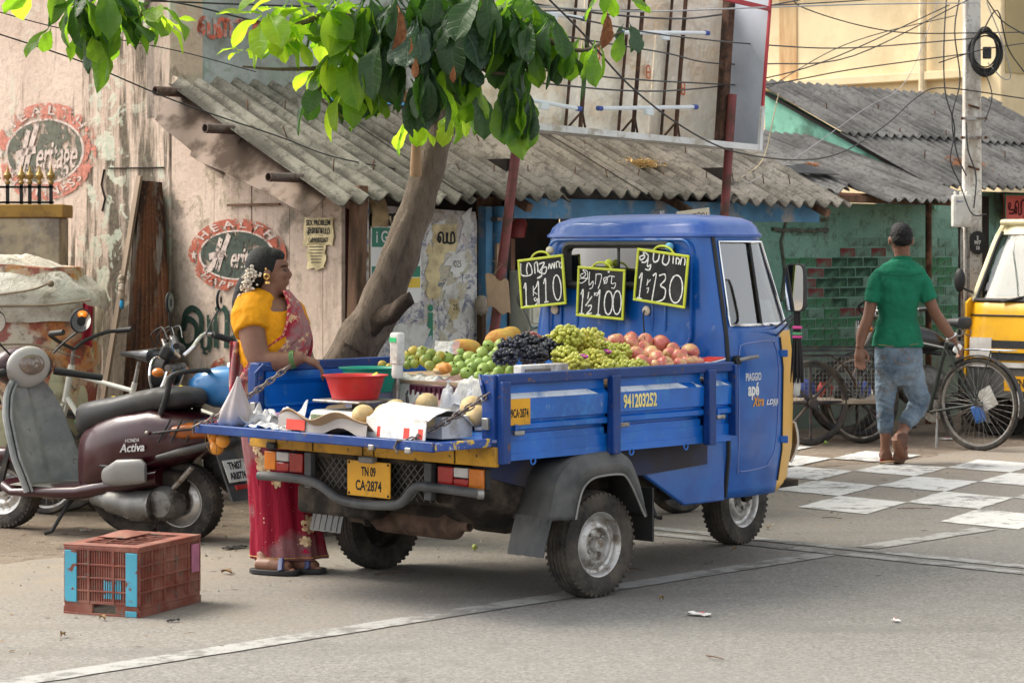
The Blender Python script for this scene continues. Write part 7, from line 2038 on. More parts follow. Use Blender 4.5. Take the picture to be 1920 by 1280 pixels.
# ================================================================== two-wheelers
M_MAROON = mat('maroon scooter paint', (.030, .003, .007), .28, 0, .15, 4, (.045, .012, .014), .38, 6, .2, coat=.35)
M_GREYPL = mat('scuffed grey plastic', (.20, .21, .215), .5, 0, .15, 3, (.34, .34, .33), .40, 5, .2, dirt2=(.13, .12, .11), d2a=.26, d2s=12)
M_SEAT = mat('black vinyl seat', (.022, .022, .023), .5, 0, .2, 6, (.05, .047, .043), .4, 6)
M_ENG = mat('oily aluminium', (.19, .185, .175), .5, .6, .25, 8, (.06, .05, .04), .45, 8)
M_DKMET = mat('black metal', (.03, .03, .032), .45, .3, .2, 6, (.09, .075, .06), .38, 9)
M_WPL = mat('white number plate', (.62, .61, .58), .5, 0, .06, 6, (.25, .12, .07), .33, 14)
def spoke_wheel(parent, c, r, w, ax=(0, 1, 0), spokes=18, rim=M_CHROME, tyre=M_TYRE, hub=.035, sr=.0022, name='wheel', both=.03, hubm=M_ENG, tr=None):
 wh = thing_part(name, parent)
 q = Vector(ax).to_track_quat('Z', 'X').to_matrix().to_4x4()
 m = Matrix.Translation(c) @ q
 tw = tr or w * .5
 MB().lathe([(r - tw * 1.9, -tw * .5), (r - tw * 1.4, -tw * .95), (r - tw * .5, -tw * .95), (r, -tw * .35), (r + .001, 0), (r, tw * .35), (r - tw * .5, tw * .95), (r - tw * 1.4, tw * .95), (r - tw * 1.9, tw * .5), (r - tw * 1.9, -tw * .5)], 44, m).build('tyre', tyre, wh, smooth=50)
 rr_ = r - tw * 1.9
 MB().lathe([(rr_ + .006, -tw * .7), (rr_ - .008, -tw * .55), (rr_ - .012, 0), (rr_ - .008, tw * .55), (rr_ + .006, tw * .7), (rr_ + .006, -tw * .7)], 40, m).build('rim', rim, wh, smooth=50)
 MB().lathe([(0, -both), (hub, -both), (hub * .8, -both * .6), (hub * .8, both * .6), (hub, both), (0, both)], 18, m).build('hub', hubm, wh)
 sp = MB()
 for k in range(spokes):
  a = 2 * math.pi * k / spokes
  b = a + (.35 if k % 2 else -.35) * (1 if sr < .006 else 0)
  s = both * .8 * (1 if k % 4 < 2 else -1) * (1 if sr < .006 else 0)
  sp.tube([m @ V(hub * .9 * math.cos(b), hub * .9 * math.sin(b), s), m @ V((rr_ - .006) * math.cos(a), (rr_ - .006) * math.sin(a), 0)], sr, 5)
 if sr < .006: sp.build('spokes', M_STEEL, wh, kind='stuff')
 else:
  for k in range(spokes):
   a = 2 * math.pi * k / spokes
   MB().tube([m @ V(hub * .8 * math.cos(a), hub * .8 * math.sin(a), 0), m @ V((rr_ - .004) * math.cos(a), (rr_ - .004) * math.sin(a), 0)], [sr * 1.15, sr * .85], 8).build('spoke', hubm, wh)
 return wh
def sect(x, z0, z1, w, n=20, p=.62, y0=0):
 zc, h = (z0 + z1) / 2, (z1 - z0) / 2
 return [V(x, y0 + w * math.copysign(abs(math.cos(a)) ** p, math.cos(a)), zc + h * math.copysign(abs(math.sin(a)) ** p, math.sin(a))) for a in [k * 2 * math.pi / n for k in range(n)]]
def body_loft(name, secs, m, parent, p=.62, smooth=60, **k):
 mb = MB()
 mb.loft([sect(*s[:4], p=p, y0=s[6] if len(s) > 4 else 0) for s in secs])
 return mb.build(name, m, parent, smooth=smooth, **k)
def mirror(parent, base, top, r=(.045, .012, .055), yaw=0):
 mi = thing_part('mirror', parent)
 MB().tube(spline([base, (Vector(base) + Vector(top)) / 2 + V(0, .01, 0), top], 5), .005, 7).build('mirror_stalk', M_BLACK, mi)
 q = Matrix.Rotation(yaw, 3, 'Z')
 MB().ell(Vector(top) + V(0, 0, r[2] * .8), (r[1], r[0], r[2]), q, nu=18, nv=12).build('mirror_shell', M_BLACK, mi, smooth=180)
 MB().add([Vector(top) + V(0, 0, r[2] * .8) + q @ V(-r[1] * .9, r[0] * .88 * math.cos(a), r[2] * .88 * math.sin(a)) for a in [k * 2 * math.pi / 20 for k in range(20)]] , [tuple(range(20))]).build('mirror_glass', MATS['mirror glass'], mi, smooth=None)

# ---- maroon scooter
SCf = Fr((-1.72, 12.43, 0), 150)
sc_ = thing('scooter', 'maroon gearless scooter with grey leg shield parked left of the truck', 'scooter', SCf.o, SCf.rz)
sc_.scale = (1.08, 1.05, .965)
road_wheel(sc_, (0, 0, .215), r=.215, w=.09, rr=.125, ax=(0, 1, 0))
road_wheel(sc_, (1.14, 0, .215), r=.215, w=.09, rr=.125, ax=(0, 1, 0))
body_loft('rear_body', [(-.23, .56, .62, .05), (-.19, .50, .66, .12), (-.06, .44, .70, .17), (.10, .38, .735, .20), (.28, .32, .71, .205), (.42, .25, .665, .20), (.52, .22, .61, .175), (.57, .24, .57, .12)], M_MAROON, sc_)
body_loft('under_panel', [(.05, .30, .42, .17), (.3, .24, .36, .18), (.54, .20, .30, .19), (.95, .20, .26, .20), (1.02, .22, .30, .18)], M_MAROON, sc_)
body_loft('seat', [(-.10, .755, .80, .06), (-.04, .725, .835, .125), (.08, .70, .845, .15), (.22, .665, .815, .16), (.34, .625, .785, .155), (.48, .575, .76, .15), (.585, .555, .735, .12), (.62, .58, .69, .06)], M_SEAT, sc_)
for k in range(7): MB().ell((.02 + .07 * k, .03 * math.sin(k * 2.1), .842 - .012 * k), (.014, .009, .004), nu=8, nv=6).build('fallen_petal', mat('fallen yellow petal', (.55, .42, .05), .8), sc_)
body_loft('floor_mat', [(.50, .262, .278, .17), (.96, .262, .278, .18)], mat('worn grey rubber mat', (.17, .165, .15), .8, 0, .2, 8, (.28, .26, .23), .42, 8), sc_)
# leg shield: grey inside, maroon outside
def legs(u, v, off=0., w0=.0):
 z = .24 + .60 * v
 x = .90 + .03 * math.sin(v * 3.0) + .15 * v ** 1.5
 w = interp([(0, .20), (.3, .225), (.7, .20), (.9, .15), (1, .09)], v)[0] + w0
 s = 2 * u - 1
 return V(x + off - .10 * s * s * (1 - .4 * v) - .03 * max(0, 1 - abs(s) * 3) , s * w, z)
MB().grid(lambda u, v: legs(u, v), 20, 16, thick=.012).build('leg_shield_inner', M_GREYPL, sc_, smooth=60)
MB().grid(lambda u, v: legs(u, v, .035, .012), 20, 16, thick=.012).build('leg_shield', M_MAROON, sc_, smooth=60)
MB().tube([legs(0, k / 16, .018, .012) for k in range(17)] , .016, 8).build('shield_edge', M_GREYPL, sc_)
MB().tube([legs(1, k / 16, .018, .012) for k in range(17)], .016, 8).build('shield_edge', M_GREYPL, sc_)
for v in (.2, .45, .7): 
 for u in (.12, .88): MB().ell(legs(u, v) - V(.006, 0, 0), .008, nu=8, nv=6).build('rivet', M_RUST, sc_)
body_loft('front_fender', [(1.02, .34, .40, .05), (1.08, .38, .46, .065), (1.18, .37, .46, .065), (1.30, .28, .38, .06)], M_MAROON, sc_)
for s in (-1, 1): MB().bar((1.14, s * .06, .215), (1.06, s * .05, .5), .025, .03).build('fork', M_DKMET, sc_)
# handlebar head, turned a little toward us
hd = thing_part('handlebar_head', sc_)
hd.location = (1.0, 0, .91); hd.scale = (1.15, 1.1, 1.15); hd.rotation_euler = (0, -.18, R(-22))
MB().ell((.05, 0, .0), (.085, .155, .10), nu=26, nv=16).build('head_cowl', M_MAROON, hd, smooth=180)
MB().ell((-.008, 0, .01), (.042, .112, .105), nu=26, nv=16).build('rear_cowl', mat('pale grey plastic', (.42, .40, .38), .4, 0, .1, 4), hd, smooth=180)
MB().ell((-.040, .0, .035), (.020, .066, .056), (0, .3, 0), nu=20, nv=12).build('instrument', mat('instrument glass', (.20, .15, .12), .1, 0, .1, 6, coat=1.), hd, smooth=180)
MB().ell((.12, 0, 0), (.03, .075, .06), nu=20, nv=12).build('head_lamp', M_LENSW, hd, smooth=180)
for s in (-1, 1):
 MB().tube([(-.02, s * .13, -.01), (-.06, s * .22, -.02), (-.10, s * .34, -.035)], [.020, .018, .017], 12).build('grip', M_BLACK, hd)
 MB().tube([(0, s * .14, -.025), (.0, s * .24, -.03), (-.04, s * .33, -.04)], .006, 7).build('brake_lever', M_STEEL, hd)
 MB().ell((.085, s * .125, -.03), (.045, .035, .028), nu=14, nv=10).build('indicator', M_LENSA, hd, smooth=180)
 mirror(hd, (-.03, s * .11, .08), (-.06, s * .22, .20), (.052, .014, .062), R(-10))
MB().tube([(-.02, .16, -.03), (-.03, .16, -.10), (-.06, .15, -.16)], .005, 6).build('hook', M_BLACK, hd)
# engine, fan cover, silencer on the far side, stands
MB().tube(spline([(.46, .10, .23), (.34, .13, .215), (.20, .13, .195), (.08, .12, .20)], 5), [.055] * 5 + [.07] * 5 + [.085] * 5 + [.09], 18).build('engine_case', M_ENG, sc_, smooth=60)
MB().lathe([(.0, .04), (.07, .035), (.095, .0), (.095, -.06)], 24, frame((.03, .13, .215), (1, 0, 0), (0, 0, 1), (0, -1, 0)) @ Matrix.Rotation(math.pi, 4, 'X')).build('drum_cover', M_ENG, sc_, smooth=50)
body_loft('air_filter_cover', [(.07, .335, .44, .01, 12, .62, .215), (.10, .325, .46, .02, 12, .62, .215), (.24, .305, .45, .025, 12, .62, .215), (.32, .31, .40, .02, 12, .62, .215), (.335, .34, .38, .01, 12, .62, .215)], mat('silver cover', (.20, .195, .185), .45, .4, .1, 6), sc_)
MB().tube([(.66, .06, .20), (.72, .14, .02), (.74, .17, .01)], .010, 8).build('side_stand', M_BLACK, sc_)
mb = MB(); mb.box((.20, 0, .28), (.5, .22, .22)); mb.build('engine_block', M_GRIME, sc_, bevel=.03)
MB().tube([(.1, .0, .25), (-.02, .11, .30), (-.14, .12, .42)], .014, 8).build('shock_absorber', M_STEEL, sc_)
# grab rail, tail lamp, rear fender and plate
MB().tube(spline([(.03, .15, .70), (-.02, .155, .83), (-.03, .15, .90), (-.07, .10, .925), (-.09, 0, .93), (-.07, -.10, .925), (-.03, -.15, .90), (-.02, -.155, .83), (.03, -.15, .70)], 6), .014, 10).build('grab_rail', M_BLACK, sc_)
body_loft('tail_lamp', [(-.235, .58, .62, .06), (-.215, .565, .655, .13), (-.12, .555, .665, .178), (-.06, .565, .65, .192)], mat('dark amber lens', (.30, .075, .006), .25, 0, .2, 10, coat=.4), sc_, .7)
body_loft('brake_lamp', [(-.262, .59, .63, .05), (-.235, .575, .665, .10), (-.20, .60, .685, .12)], M_LENSR, sc_, .7)
body_loft('tail_trim', [(-.27, .545, .575, .07), (-.23, .52, .565, .14), (-.10, .48, .53, .19), (.02, .45, .49, .205)], M_BLACKP, sc_)
for k in range(4): MB().tube([(.0 - .065 * k, .205 - .022 * k * k * .5, .555), (-.06 - .06 * k, .19 - .022 * k * k * .55, .675)], .006, 6).build('lamp_guard', M_BLACK, sc_)
MB().tube([(.03, .21, .60), (-.10, .20, .62), (-.20, .14, .63), (-.26, .06, .62)], .006, 6).build('lamp_guard', M_BLACK, sc_)
MB().grid(lambda u, v: V(-.24 - .10 * v - .0 * u, .075 - .15 * u, .50 - .26 * v), 6, 8, thick=.008).build('rear_fender', M_BLACKP, sc_, smooth=50)
plf = frame((-.312, 0, .40), (0, -1, 0), (.36, 0, .93), (-.93, 0, .36))
pl_ = MB().prism([(-.085, -.062), (.085, -.062), (.085, .062), (-.085, .062)], .003, plf).build('number_plate', M_WPL, sc_, smooth=None)
letters('plate_lettering', 'TN07', .058, plf @ Matrix.Translation((0, .026, .0045)), M_INK, pl_, sx=.8, bold=.001)
letters('plate_lettering', 'AR8776', .055, plf @ Matrix.Translation((0, -.03, .0045)), M_INK, pl_, sx=.72, bold=.001)
MB().prism([(-.05, -.105), (.05, -.105), (.05, -.08), (-.05, -.08)], .006, plf).build('reflector', M_LENSR, sc_)
SL_ = lambda x, z: frame((x, .2075, z), (-1, 0, .10), (.10, 0, 1), (0, 1, 0))
letters('side_lettering', 'Activa', .062, SL_(.16, .515), mat('silver lettering', (.5, .5, .5), .4, .4), sc_, sx=.95, shear=.3, bold=.0012, extrude=.002)
letters('side_lettering', 'HONDA', .026, SL_(.16, .555), MATS['silver lettering'], sc_, sx=.9, shear=.3, extrude=.002)
MB().ell((.07, .205, .60), .011, nu=10, nv=8).build('seat_lock', M_STEEL, sc_)
MB().ell((.30, .202, .40), (.07, .006, .012), (0, -.15, 0), nu=12, nv=6).build('panel_slot', M_BLACK, sc_)

# ---- motorcycles
def motorcycle(fr, label, tankm, head=True, stand=False):
 m = thing('motorcycle', label, 'motorcycle', fr.o, fr.rz, None)
 spoke_wheel(m, (0, 0, .30), .30, .09, both=.04, hub=.07)
 spoke_wheel(m, (1.24, 0, .30), .30, .075, both=.04, hub=.06)
 body_loft('tank', [(.42, .72, .80, .06), (.50, .70, .86, .11), (.64, .69, .91, .135), (.78, .69, .91, .135), (.88, .72, .88, .11), (.94, .76, .84, .05)], tankm, m)
 MB().lathe([(0, .035), (.022, .033), (.036, .022), (.040, .0)], 8, Matrix.Translation((.70, 0, .90))).build('filler_cap', M_CHROME, m, smooth=None)
 body_loft('seat', [(-.30, .79, .83, .08), (-.22, .74, .84, .12), (0, .72, .82, .135), (.25, .70, .78, .13), (.42, .70, .78, .10), (.47, .72, .76, .06)], M_SEAT, m)
 body_loft('tail_cover', [(-.36, .70, .76, .06), (-.2, .62, .74, .12), (.1, .60, .72, .13), (.3, .58, .70, .11)], tankm, m)
 body_loft('engine', [(.42, .28, .52, .09), (.55, .24, .58, .13), (.72, .24, .60, .13), (.84, .34, .62, .09)], M_ENG, m)
 for k in range(6): MB().box((.76, 0, .44 + k * .028), (.16, .19, .010), (0, .25, 0)).build('cylinder_fin', M_ENG, m)
 MB().tube([(.94, 0, .78), (.84, 0, .45), (.62, 0, .24), (.1, 0, .28)], .022, 10).build('frame_tube', M_DKMET, m)
 MB().tube([(.94, 0, .74), (.5, .05, .68), (-.25, .10, .68)], .018, 8).build('frame_tube', M_DKMET, m)
 for s in (-1, 1):
  MB().tube([(1.24, s * .085, .30), (1.10, s * .085, .70), (1.02, s * .085, .90)], .021, 10).build('fork', M_CHROME, m)
  MB().tube([(0, s * .11, .32), (.06, s * .12, .65)], .028, 10).build('shock_absorber', M_DKMET, m)
  MB().tube([(.36, s * .06, .34), (0, s * .08, .30)], .016, 8).build('swing_arm', M_DKMET, m)
  MB().tube(spline([(1.0, s * .03, .96), (.99, s * .14, 1.00), (.96, s * .24, 1.07), (.90, s * .34, 1.05)], 5), .011, 9).build('handlebar', M_CHROME, m)
  MB().tube([(.925, s * .28, 1.065), (.86, s * .41, 1.03)], .018, 10).build('grip', M_BLACK, m)
  MB().tube([(.99, s * .24, 1.05), (.97, s * .33, 1.06), (.92, s * .42, 1.03)], .006, 7).build('lever', M_STEEL, m)
  mirror(m, (.95, s * .24, 1.07), (.92, s * .36, 1.21))
  MB().ell((1.06, s * .17, .88), (.035, .03, .025), nu=12, nv=8).build('indicator', M_LENSA, m, smooth=180)
  MB().tube([(.45, s * .1, .28), (.46, s * .24, .27)], .014, 8).build('foot_peg', M_BLACK, m)
 MB().tube([(1.03, -.11, .90), (1.03, .11, .90)], .02, 8).build('fork_yoke', M_ENG, m)
 hl = MB().lathe([(0, .10), (.04, .095), (.08, .06), (.092, .0)], 24, frame((1.14, 0, .86), (0, 1, 0), (0, 0, 1), (1, 0, 0)) @ Matrix.Rotation(math.pi, 4, 'X')).build('head_lamp', M_BLACK, m)
 MB().ell((1.145, 0, .86), (.022, .088, .088), nu=24, nv=12).build('lamp_glass', M_LENSW, hl, smooth=180)
 MB().torus((1.14, 0, .86), (1, 0, 0), .092, .008, 28, 8).build('lamp_rim', M_CHROME, hl)
 ic = MB().box((1.05, 0, .985), (.07, .20, .09), (0, -.5, 0)).build('instrument_case', M_BLACK, m, bevel=.02)
 MB().lathe([(0, .004), (.04, .004), (.044, 0)], 20, frame((1.018, .045, 1.01), (0, 1, 0), (.48, 0, .87), (-.87, 0, .48))).build('dial', mat('dial face', (.25, .26, .25), .2), ic)
 MB().grid(lambda u, v: V(1.24 + .33 * math.cos(.35 + 2.2 * u), (v - .5) * .11, .30 + .33 * math.sin(.35 + 2.2 * u) - .02 * (2 * v - 1) ** 2), 16, 4, thick=.004).build('front_fender', tankm, m, smooth=60)
 MB().grid(lambda u, v: V(.34 * math.cos(.7 + 2.2 * u), (v - .5) * .13, .30 + .34 * math.sin(.7 + 2.2 * u) - .02 * (2 * v - 1) ** 2), 16, 4, thick=.004).build('rear_fender', M_DKMET, m, smooth=60)
 MB().tube([(.75, -.10, .35), (.6, -.15, .22), (.2, -.16, .24), (-.25, -.17, .30)], [.02, .022, .035, .038], 12).build('exhaust', M_CHROME, m)
 MB().box((-.37, 0, .60), (.04, .10, .06)).build('tail_lamp', M_LENSR, m, bevel=.01)
 for k in range(3): MB().tube(spline([(1.06, -.05 + .05 * k, .95), (1.13, -.08 + .09 * k, 1.06), (1.02, -.02 + .12 * k, 1.12), (.95, .10 + .1 * k, 1.06)], 6), .004, 6).build('control_cable', M_BLACK, m)
 for s in (-1, 1): MB().tube([(.42, s * .08, .26), (.36, s * .15, .02), (.33, s * .17, .015)], .013, 8).build('stand_leg', M_BLACK, m)
 MB().tube([(.38, -.13, .10), (.38, .13, .10)], .010, 8).build('stand_bar', M_BLACK, m)
 return m
M_TANKB = mat('sky blue tank paint', (.045, .20, .46), .3, 0, .15, 5, (.10, .22, .38), .38, 7, coat=.4)
M_TANKK = mat('black tank paint', (.02, .02, .022), .3, 0, .15, 5, coat=.4)
motorcycle(Fr((-.80, 12.42, 0), 166), 'motorcycle with sky blue tank standing behind the woman', M_TANKB)
motorcycle(Fr((.98, 13.75, 0), 222), 'motorcycle parked between the truck and the shop front, only its mirror and wheel showing', M_TANKK)
motorcycle(Fr((4.0, 19.55, 0), 176), 'black motorcycle parked behind the cart by the green wall', M_TANKK)

# ---- bicycles
def bicycle(fr, label, r, framem, seatm, kid=False, mud=True, rack=True):
 b = thing('bicycle', label, 'bicycle', fr.o, fr.rz)
 wb, k = (1.08, 1.0) if not kid else (.92, .95)
 spoke_wheel(b, (0, 0, r), r, .045, spokes=36 if not kid else 28, rim=M_STEEL, both=.035, hub=.022, sr=.0014, tr=.021)
 spoke_wheel(b, (wb, 0, r), r, .045, spokes=32 if not kid else 28, rim=M_STEEL, both=.035, hub=.02, sr=.0014, tr=.021)
 bbk, st, hdt, hdb = V(.44 * k, 0, .28 * k), V(.28 * k, 0, .80 * k + .02), V(.86 * wb / 1.08, 0, .86 * k + .02), V(.90 * wb / 1.08, 0, .72 * k)
 tubes = [(bbk, st, .016), (st - V(-.01, 0, .05), hdt - V(.0, 0, .02), .014), (bbk, hdb, .016)]
 for a, c, q in tubes: MB().tube([a, c], q, 10).build('frame_tube', framem, b)
 MB().tube([hdb - V(-.01, 0, .03), hdt + V(-.005, 0, .03)], .02, 10).build('head_tube', framem, b)
 for s in (-1, 1):
  MB().tube([bbk + V(-.03, s * .03, 0), V(0, s * .055, r)], .010, 8).build('chain_stay', framem, b)
  MB().tube([st + V(0, s * .02, -.06), V(0, s * .055, r)], .009, 8).build('seat_stay', framem, b)
  MB().tube([hdb + V(.01, s * .02, -.04), V(wb - .06, s * .05, r + .18), V(wb, s * .05, r)], .012, 8).build('fork_blade', framem, b)
 MB().tube([st, st + V(-.03, 0, .12)], .012, 10).build('seat_post', M_STEEL, b)
 sp = st + V(-.05, 0, .15)
 mb = MB(); mb.loft([sect(sp.x + x, sp.z + z0, sp.z + z1, w, 16, .7) for x, z0, z1, w in ((-.13, -.02, .035, .06), (-.11, -.045, .05, .10), (-.04, -.03, .04, .085), (.05, -.01, .03, .035), (.14, -.005, .022, .02), (.15, .0, .015, .01))])
 mb.build('saddle', seatm, b, smooth=60)
 if not kid:
  for s in (-1, 1): MB().tube([(sp.x - .10 + .028 * math.cos(t), s * .06 + .0, sp.z - .07 + .028 * math.sin(t)) for t in [i * .5 for i in range(13)]], .005, 6).build('saddle_spring', M_STEEL, b)
 hb = hdt + V(-.02, 0, .12)
 MB().tube([hdt, hb], .012, 8).build('stem', M_STEEL, b)
 for s in (-1, 1):
  MB().tube(spline([hb, hb + V(.06, s * .10, .02), hb + V(.03, s * .22, .05), hb + V(-.14, s * .26, .06)] if not kid else [hb, hb + V(.01, s * .12, .05), hb + V(-.03, s * .24, .09), hb + V(-.08, s * .29, .10)], 5), .011, 9).build('handlebar', M_STEEL if not kid else M_BLACK, b)
  e = hb + (V(-.14, s * .26, .06) if not kid else V(-.08, s * .29, .10))
  MB().tube([e, e + V(-.10, s * .01, .01)], .016, 10).build('grip', M_BLACK, b)
  MB().tube([bbk + V(0, s * .05, 0), bbk + V(s * .11, s * .06, -s * .12)], .008, 8).build('crank', M_STEEL, b)
  MB().box(bbk + V(s * .11, s * .11, -s * .12), (.08, .09, .02)).build('pedal', M_BLACK, b, bevel=.004)
 MB().lathe([(.03, .004), (.085, .004), (.088, 0), (.085, -.004), (.03, -.004), (.03, .004)], 28, frame(bbk + V(0, -.045, 0), (1, 0, 0), (0, 0, 1), (0, -1, 0))).build('chain_ring', M_STEEL, b)
 for dz in (.08, -.08): MB().tube([bbk + V(0, -.045, dz), V(0, -.045, r + dz * .4)], .004, 5).build('chain', M_CHAIN, b)
 if mud:
  for c, a0, a1 in ((0, -.25, 2.3), (wb, .5, 2.9)):
   MB().grid(lambda u, v: V(c + (r + .022) * math.cos(math.pi - (a0 + (a1 - a0) * u)) * -1 * -1, (v - .5) * .055, r + (r + .022 - .008 * (2 * v - 1) ** 2) * math.sin(a0 + (a1 - a0) * u)), 24, 4, thick=.003).build('mudguard', M_DKMET, b, smooth=60)
 if rack:
  z = 2 * r + .06
  for y in (-.06, -.02, .02, .06): MB().tube([(.12, y, z), (-.30, y, z)], .004, 6).build('rack_rod', M_CHROME, b)
  for x in (.10, -.1, -.29): MB().tube([(x, -.065, z), (x, .065, z)], .004, 6).build('rack_rod', M_CHROME, b)
  for s in (-1, 1): MB().tube([(0, s * .06, r), (-.15, s * .065, z)], .006, 6).build('rack_stay', framem, b)
 MB().tube([bbk + V(-.1, .04, 0), bbk + V(-.14, .12, -.27 * k)], .009, 8).build('kick_stand', M_STEEL, b)
 return b
bk = bicycle(Fr((-1.90, 13.25, 0), 150), 'white and green child bicycle standing behind the scooter', .28, mat('chipped white frame', (.55, .54, .48), .45, 0, .08, 6, (.30, .26, .18), .36, 12), mat('shiny black saddle', (.02, .022, .025), .3, coat=.4), kid=True, mud=False, rack=False)
M_GREENF = mat('green frame paint', (.10, .28, .09), .4)
MB().tube([(.50, .0, .34), (.66, .03, .56)], .024, 10).build('frame_sleeve', M_GREENF, bk)
MB().tube(spline([(-.28, 0, .60), (-.1, .02, .66), (.08, 0, .76)], 5), .026, 10).build('rear_carrier', MATS['chipped white frame'], bk)
MB().box((-.06, .0, .73), (.16, .04, .03), (0, -.45, 0)).build('red_reflector', M_RED, bk)
bb2 = bicycle(Fr((3.555, 18.05, 0), 137), 'black roadster bicycle with rear rack parked by the yellow truck', .355, mat('dark green-black frame', (.022, .030, .026), .45, 0, .2, 6, (.08, .075, .06), .36, 10), M_SEAT)
MB().box((-.05, -.045, .40), (.13, .004, .16), (0, .5, 0)).build('rag', M_WPAP, bb2)
MB().box((.03, -.045, .28), (.09, .05, .14), (0, .4, 0)).build('blue_pouch', mat('blue pouch', (.03, .14, .45), .5), bb2, bevel=.02)
MB().grid(lambda u, v: V(-.358 * math.cos(.3 - .5 * u) * 1.03 , (v - .5) * .07, .355 + .378 * math.sin(.3 - .5 * u)), 8, 3, thick=.004).build('white_mud_flap', mat('grubby white flap', (.55, .53, .5), .7, 0, .1, 6, (.2, .18, .16), .45, 20), bb2)

# ---- hand cart with wire box
CT = Fr((2.55, 18.95, 0), 4)
ct = thing('pushcart', 'iron handcart with wire mesh box and spoked iron wheels behind the truck cab', 'cart', CT.o, CT.rz)
M_IRON = mat('worn black iron', (.045, .043, .05), .55, .4, .25, 6, (.13, .10, .08), .42, 8)
a = CT.i @ at(1520, 753, 18.55); b = CT.i @ at(1607, 760, 19.3)
spoke_wheel(ct, (a.x, a.y, .335), .335, .06, ax=(.30, -.95, 0), spokes=8, rim=M_IRON, sr=.012, hub=.04, both=.06, hubm=M_IRON, tr=.022)
spoke_wheel(ct, (b.x, b.y, .32), .32, .06, ax=(.15, -.99, 0), spokes=8, rim=M_IRON, sr=.012, hub=.04, both=.06, hubm=M_IRON, tr=.022)
x0, x1 = -.42, .44
for z in (.74, .70): MB().bar((x0, -.3, z), (x1, -.3, z), .03, .016).build('top_rail', M_IRON, ct)
MB().bar((x0, .35, .74), (x1, .35, .74), .03, .016).build('top_rail', M_IRON, ct)
for x in (x0, x1):
 MB().bar((x, -.3, .74), (x, .35, .74), .03, .016).build('top_rail', M_IRON, ct)
 for y in (-.3, .35): MB().bar((x, y, .32), (x, y, .74), .03, .03, up=(1, 0, 0)).build('corner_post', M_IRON, ct)
MB().box((.01, .02, .335), (.88, .66, .03)).build('cart_floor', mat('pale plank', (.40, .33, .25), .8, 0, .15, 5), ct)
mb = MB()
for k in range(30): mb.bar((x0 + (x1 - x0) * k / 29, -.3, .35), (x0 + (x1 - x0) * k / 29, -.3, .70), .003, .003, up=(1, 0, 0))
for k in range(11): mb.bar((x0, -.301, .36 + k * .033), (x1, -.301, .36 + k * .033), .003, .003)
mb.build('wire_mesh', mat('grey mesh wire', (.28, .27, .25), .5, .5), ct, kind='stuff')
for i, (x, y, r, m_) in enumerate(((-.2, .05, .08, M_BLUEINK), (-.02, .1, .07, M_RED), (.15, 0, .09, M_BLACK), (.28, .1, .07, M_BLUEINK), (-.32, .1, .06, M_LENSA), (.05, -.1, .06, M_BLACK))):
 MB().ell((x, y, .35 + r * .8), (r, r * .8, r), nu=16, nv=10, jit=.2).build('bundle', m_, ct, smooth=180)
MB().tube([(a.x, a.y + .02, .335), (b.x, b.y, .32)], .016, 8).build('axle', M_IRON, ct)
MB().bar((x0 - .3, a.y + .25, .33), (x1, a.y + .25, .31), .03, .03).build('chassis_bar', M_IRON, ct)
MB().grid(lambda u, v: V(a.x + .37 * math.cos(.3 + 1.0 * u), a.y - .02 + (v - .5) * .06, .335 + .40 * math.sin(.3 + 1.0 * u)), 12, 2, thick=.004).build('mudguard', M_RUST, ct)
MB().tube([(x1 - .06, -.32, .70), (x1 - .08, -.33, .55), (x1 - .05, -.33, .44)], .008, 6).build('lock_chain', M_CHAIN, ct)
MB().ell((x1 - .05, -.335, .42), (.028, .018, .03), nu=12, nv=8).build('padlock', M_STEEL, ct)

# ---- yellow mini truck
n_ = at(1803, 471, 19.4)
TA = Fr((n_.x, n_.y, 0), 225)                    # x: the way it faces (toward us, left), y: to its left
ta = thing('mini_truck', 'yellow mini goods truck with big windscreen parked by the electric pole', 'truck', TA.o, TA.rz)
M_TY = mat('yellow truck paint', (.72, .38, .012), .35, 0, .06, 3, (.62, .32, .02), .35, 4, coat=.3)
W = 1.46
def ty(y): return y
def fx(z): return interp([(.30, -.02), (.55, .0), (.80, -.01), (1.06, -.05), (1.14, -.10), (1.62, -.42), (1.72, -.52)], z)[0]
def tafront(u, v, z0, z1, o=0., y0=0., y1=W):
 z = z0 + (z1 - z0) * v
 y = y0 + (y1 - y0) * u
 e = abs(2 * y / W - 1)
 return V(fx(z) - .10 * max(0, e - .72) ** 2 * 12 * .9 + o, y, z)
MB().grid(lambda u, v: tafront(u, v, .60, 1.12), 24, 12, thick=.02).build('front_panel', M_TY, ta, smooth=50)
MB().grid(lambda u, v: tafront(u, v, 1.66, 1.76), 24, 4, thick=.02).build('roof_front', mat('cream roof', (.66, .58, .36), .5), ta, smooth=50)
MB().box((-1.1, W / 2, 1.76), (1.2, W - .06, .05)).build('roof', MATS['cream roof'], ta, bevel=.02)
MB().grid(lambda u, v: tafront(u, v, 1.125, 1.665, -.008, .06, W - .06), 20, 8).build('windscreen', glass_mat('pale windscreen', (.34, .38, .38), -.02, .04), ta, smooth=50)
MB().tube([tafront(u, 0, 1.12, 1.7, .006) for u in [k / 20 for k in range(21)]], .018, 8).build('screen_seal', M_BLACK, ta)
for y0 in (.02, W - .02): MB().tube([tafront(0, v, 1.10, 1.72, .0, y0, y0) for v in [k / 8 for k in range(9)]], .032, 10).build('pillar', M_TY if y0 > 1 else MATS['cream roof'], ta)
MB().tube([tafront(0, v, 1.12, 1.68, .012, .06, .06) for v in [k / 8 for k in range(9)]], .012, 8).build('screen_seal', M_BLACK, ta)
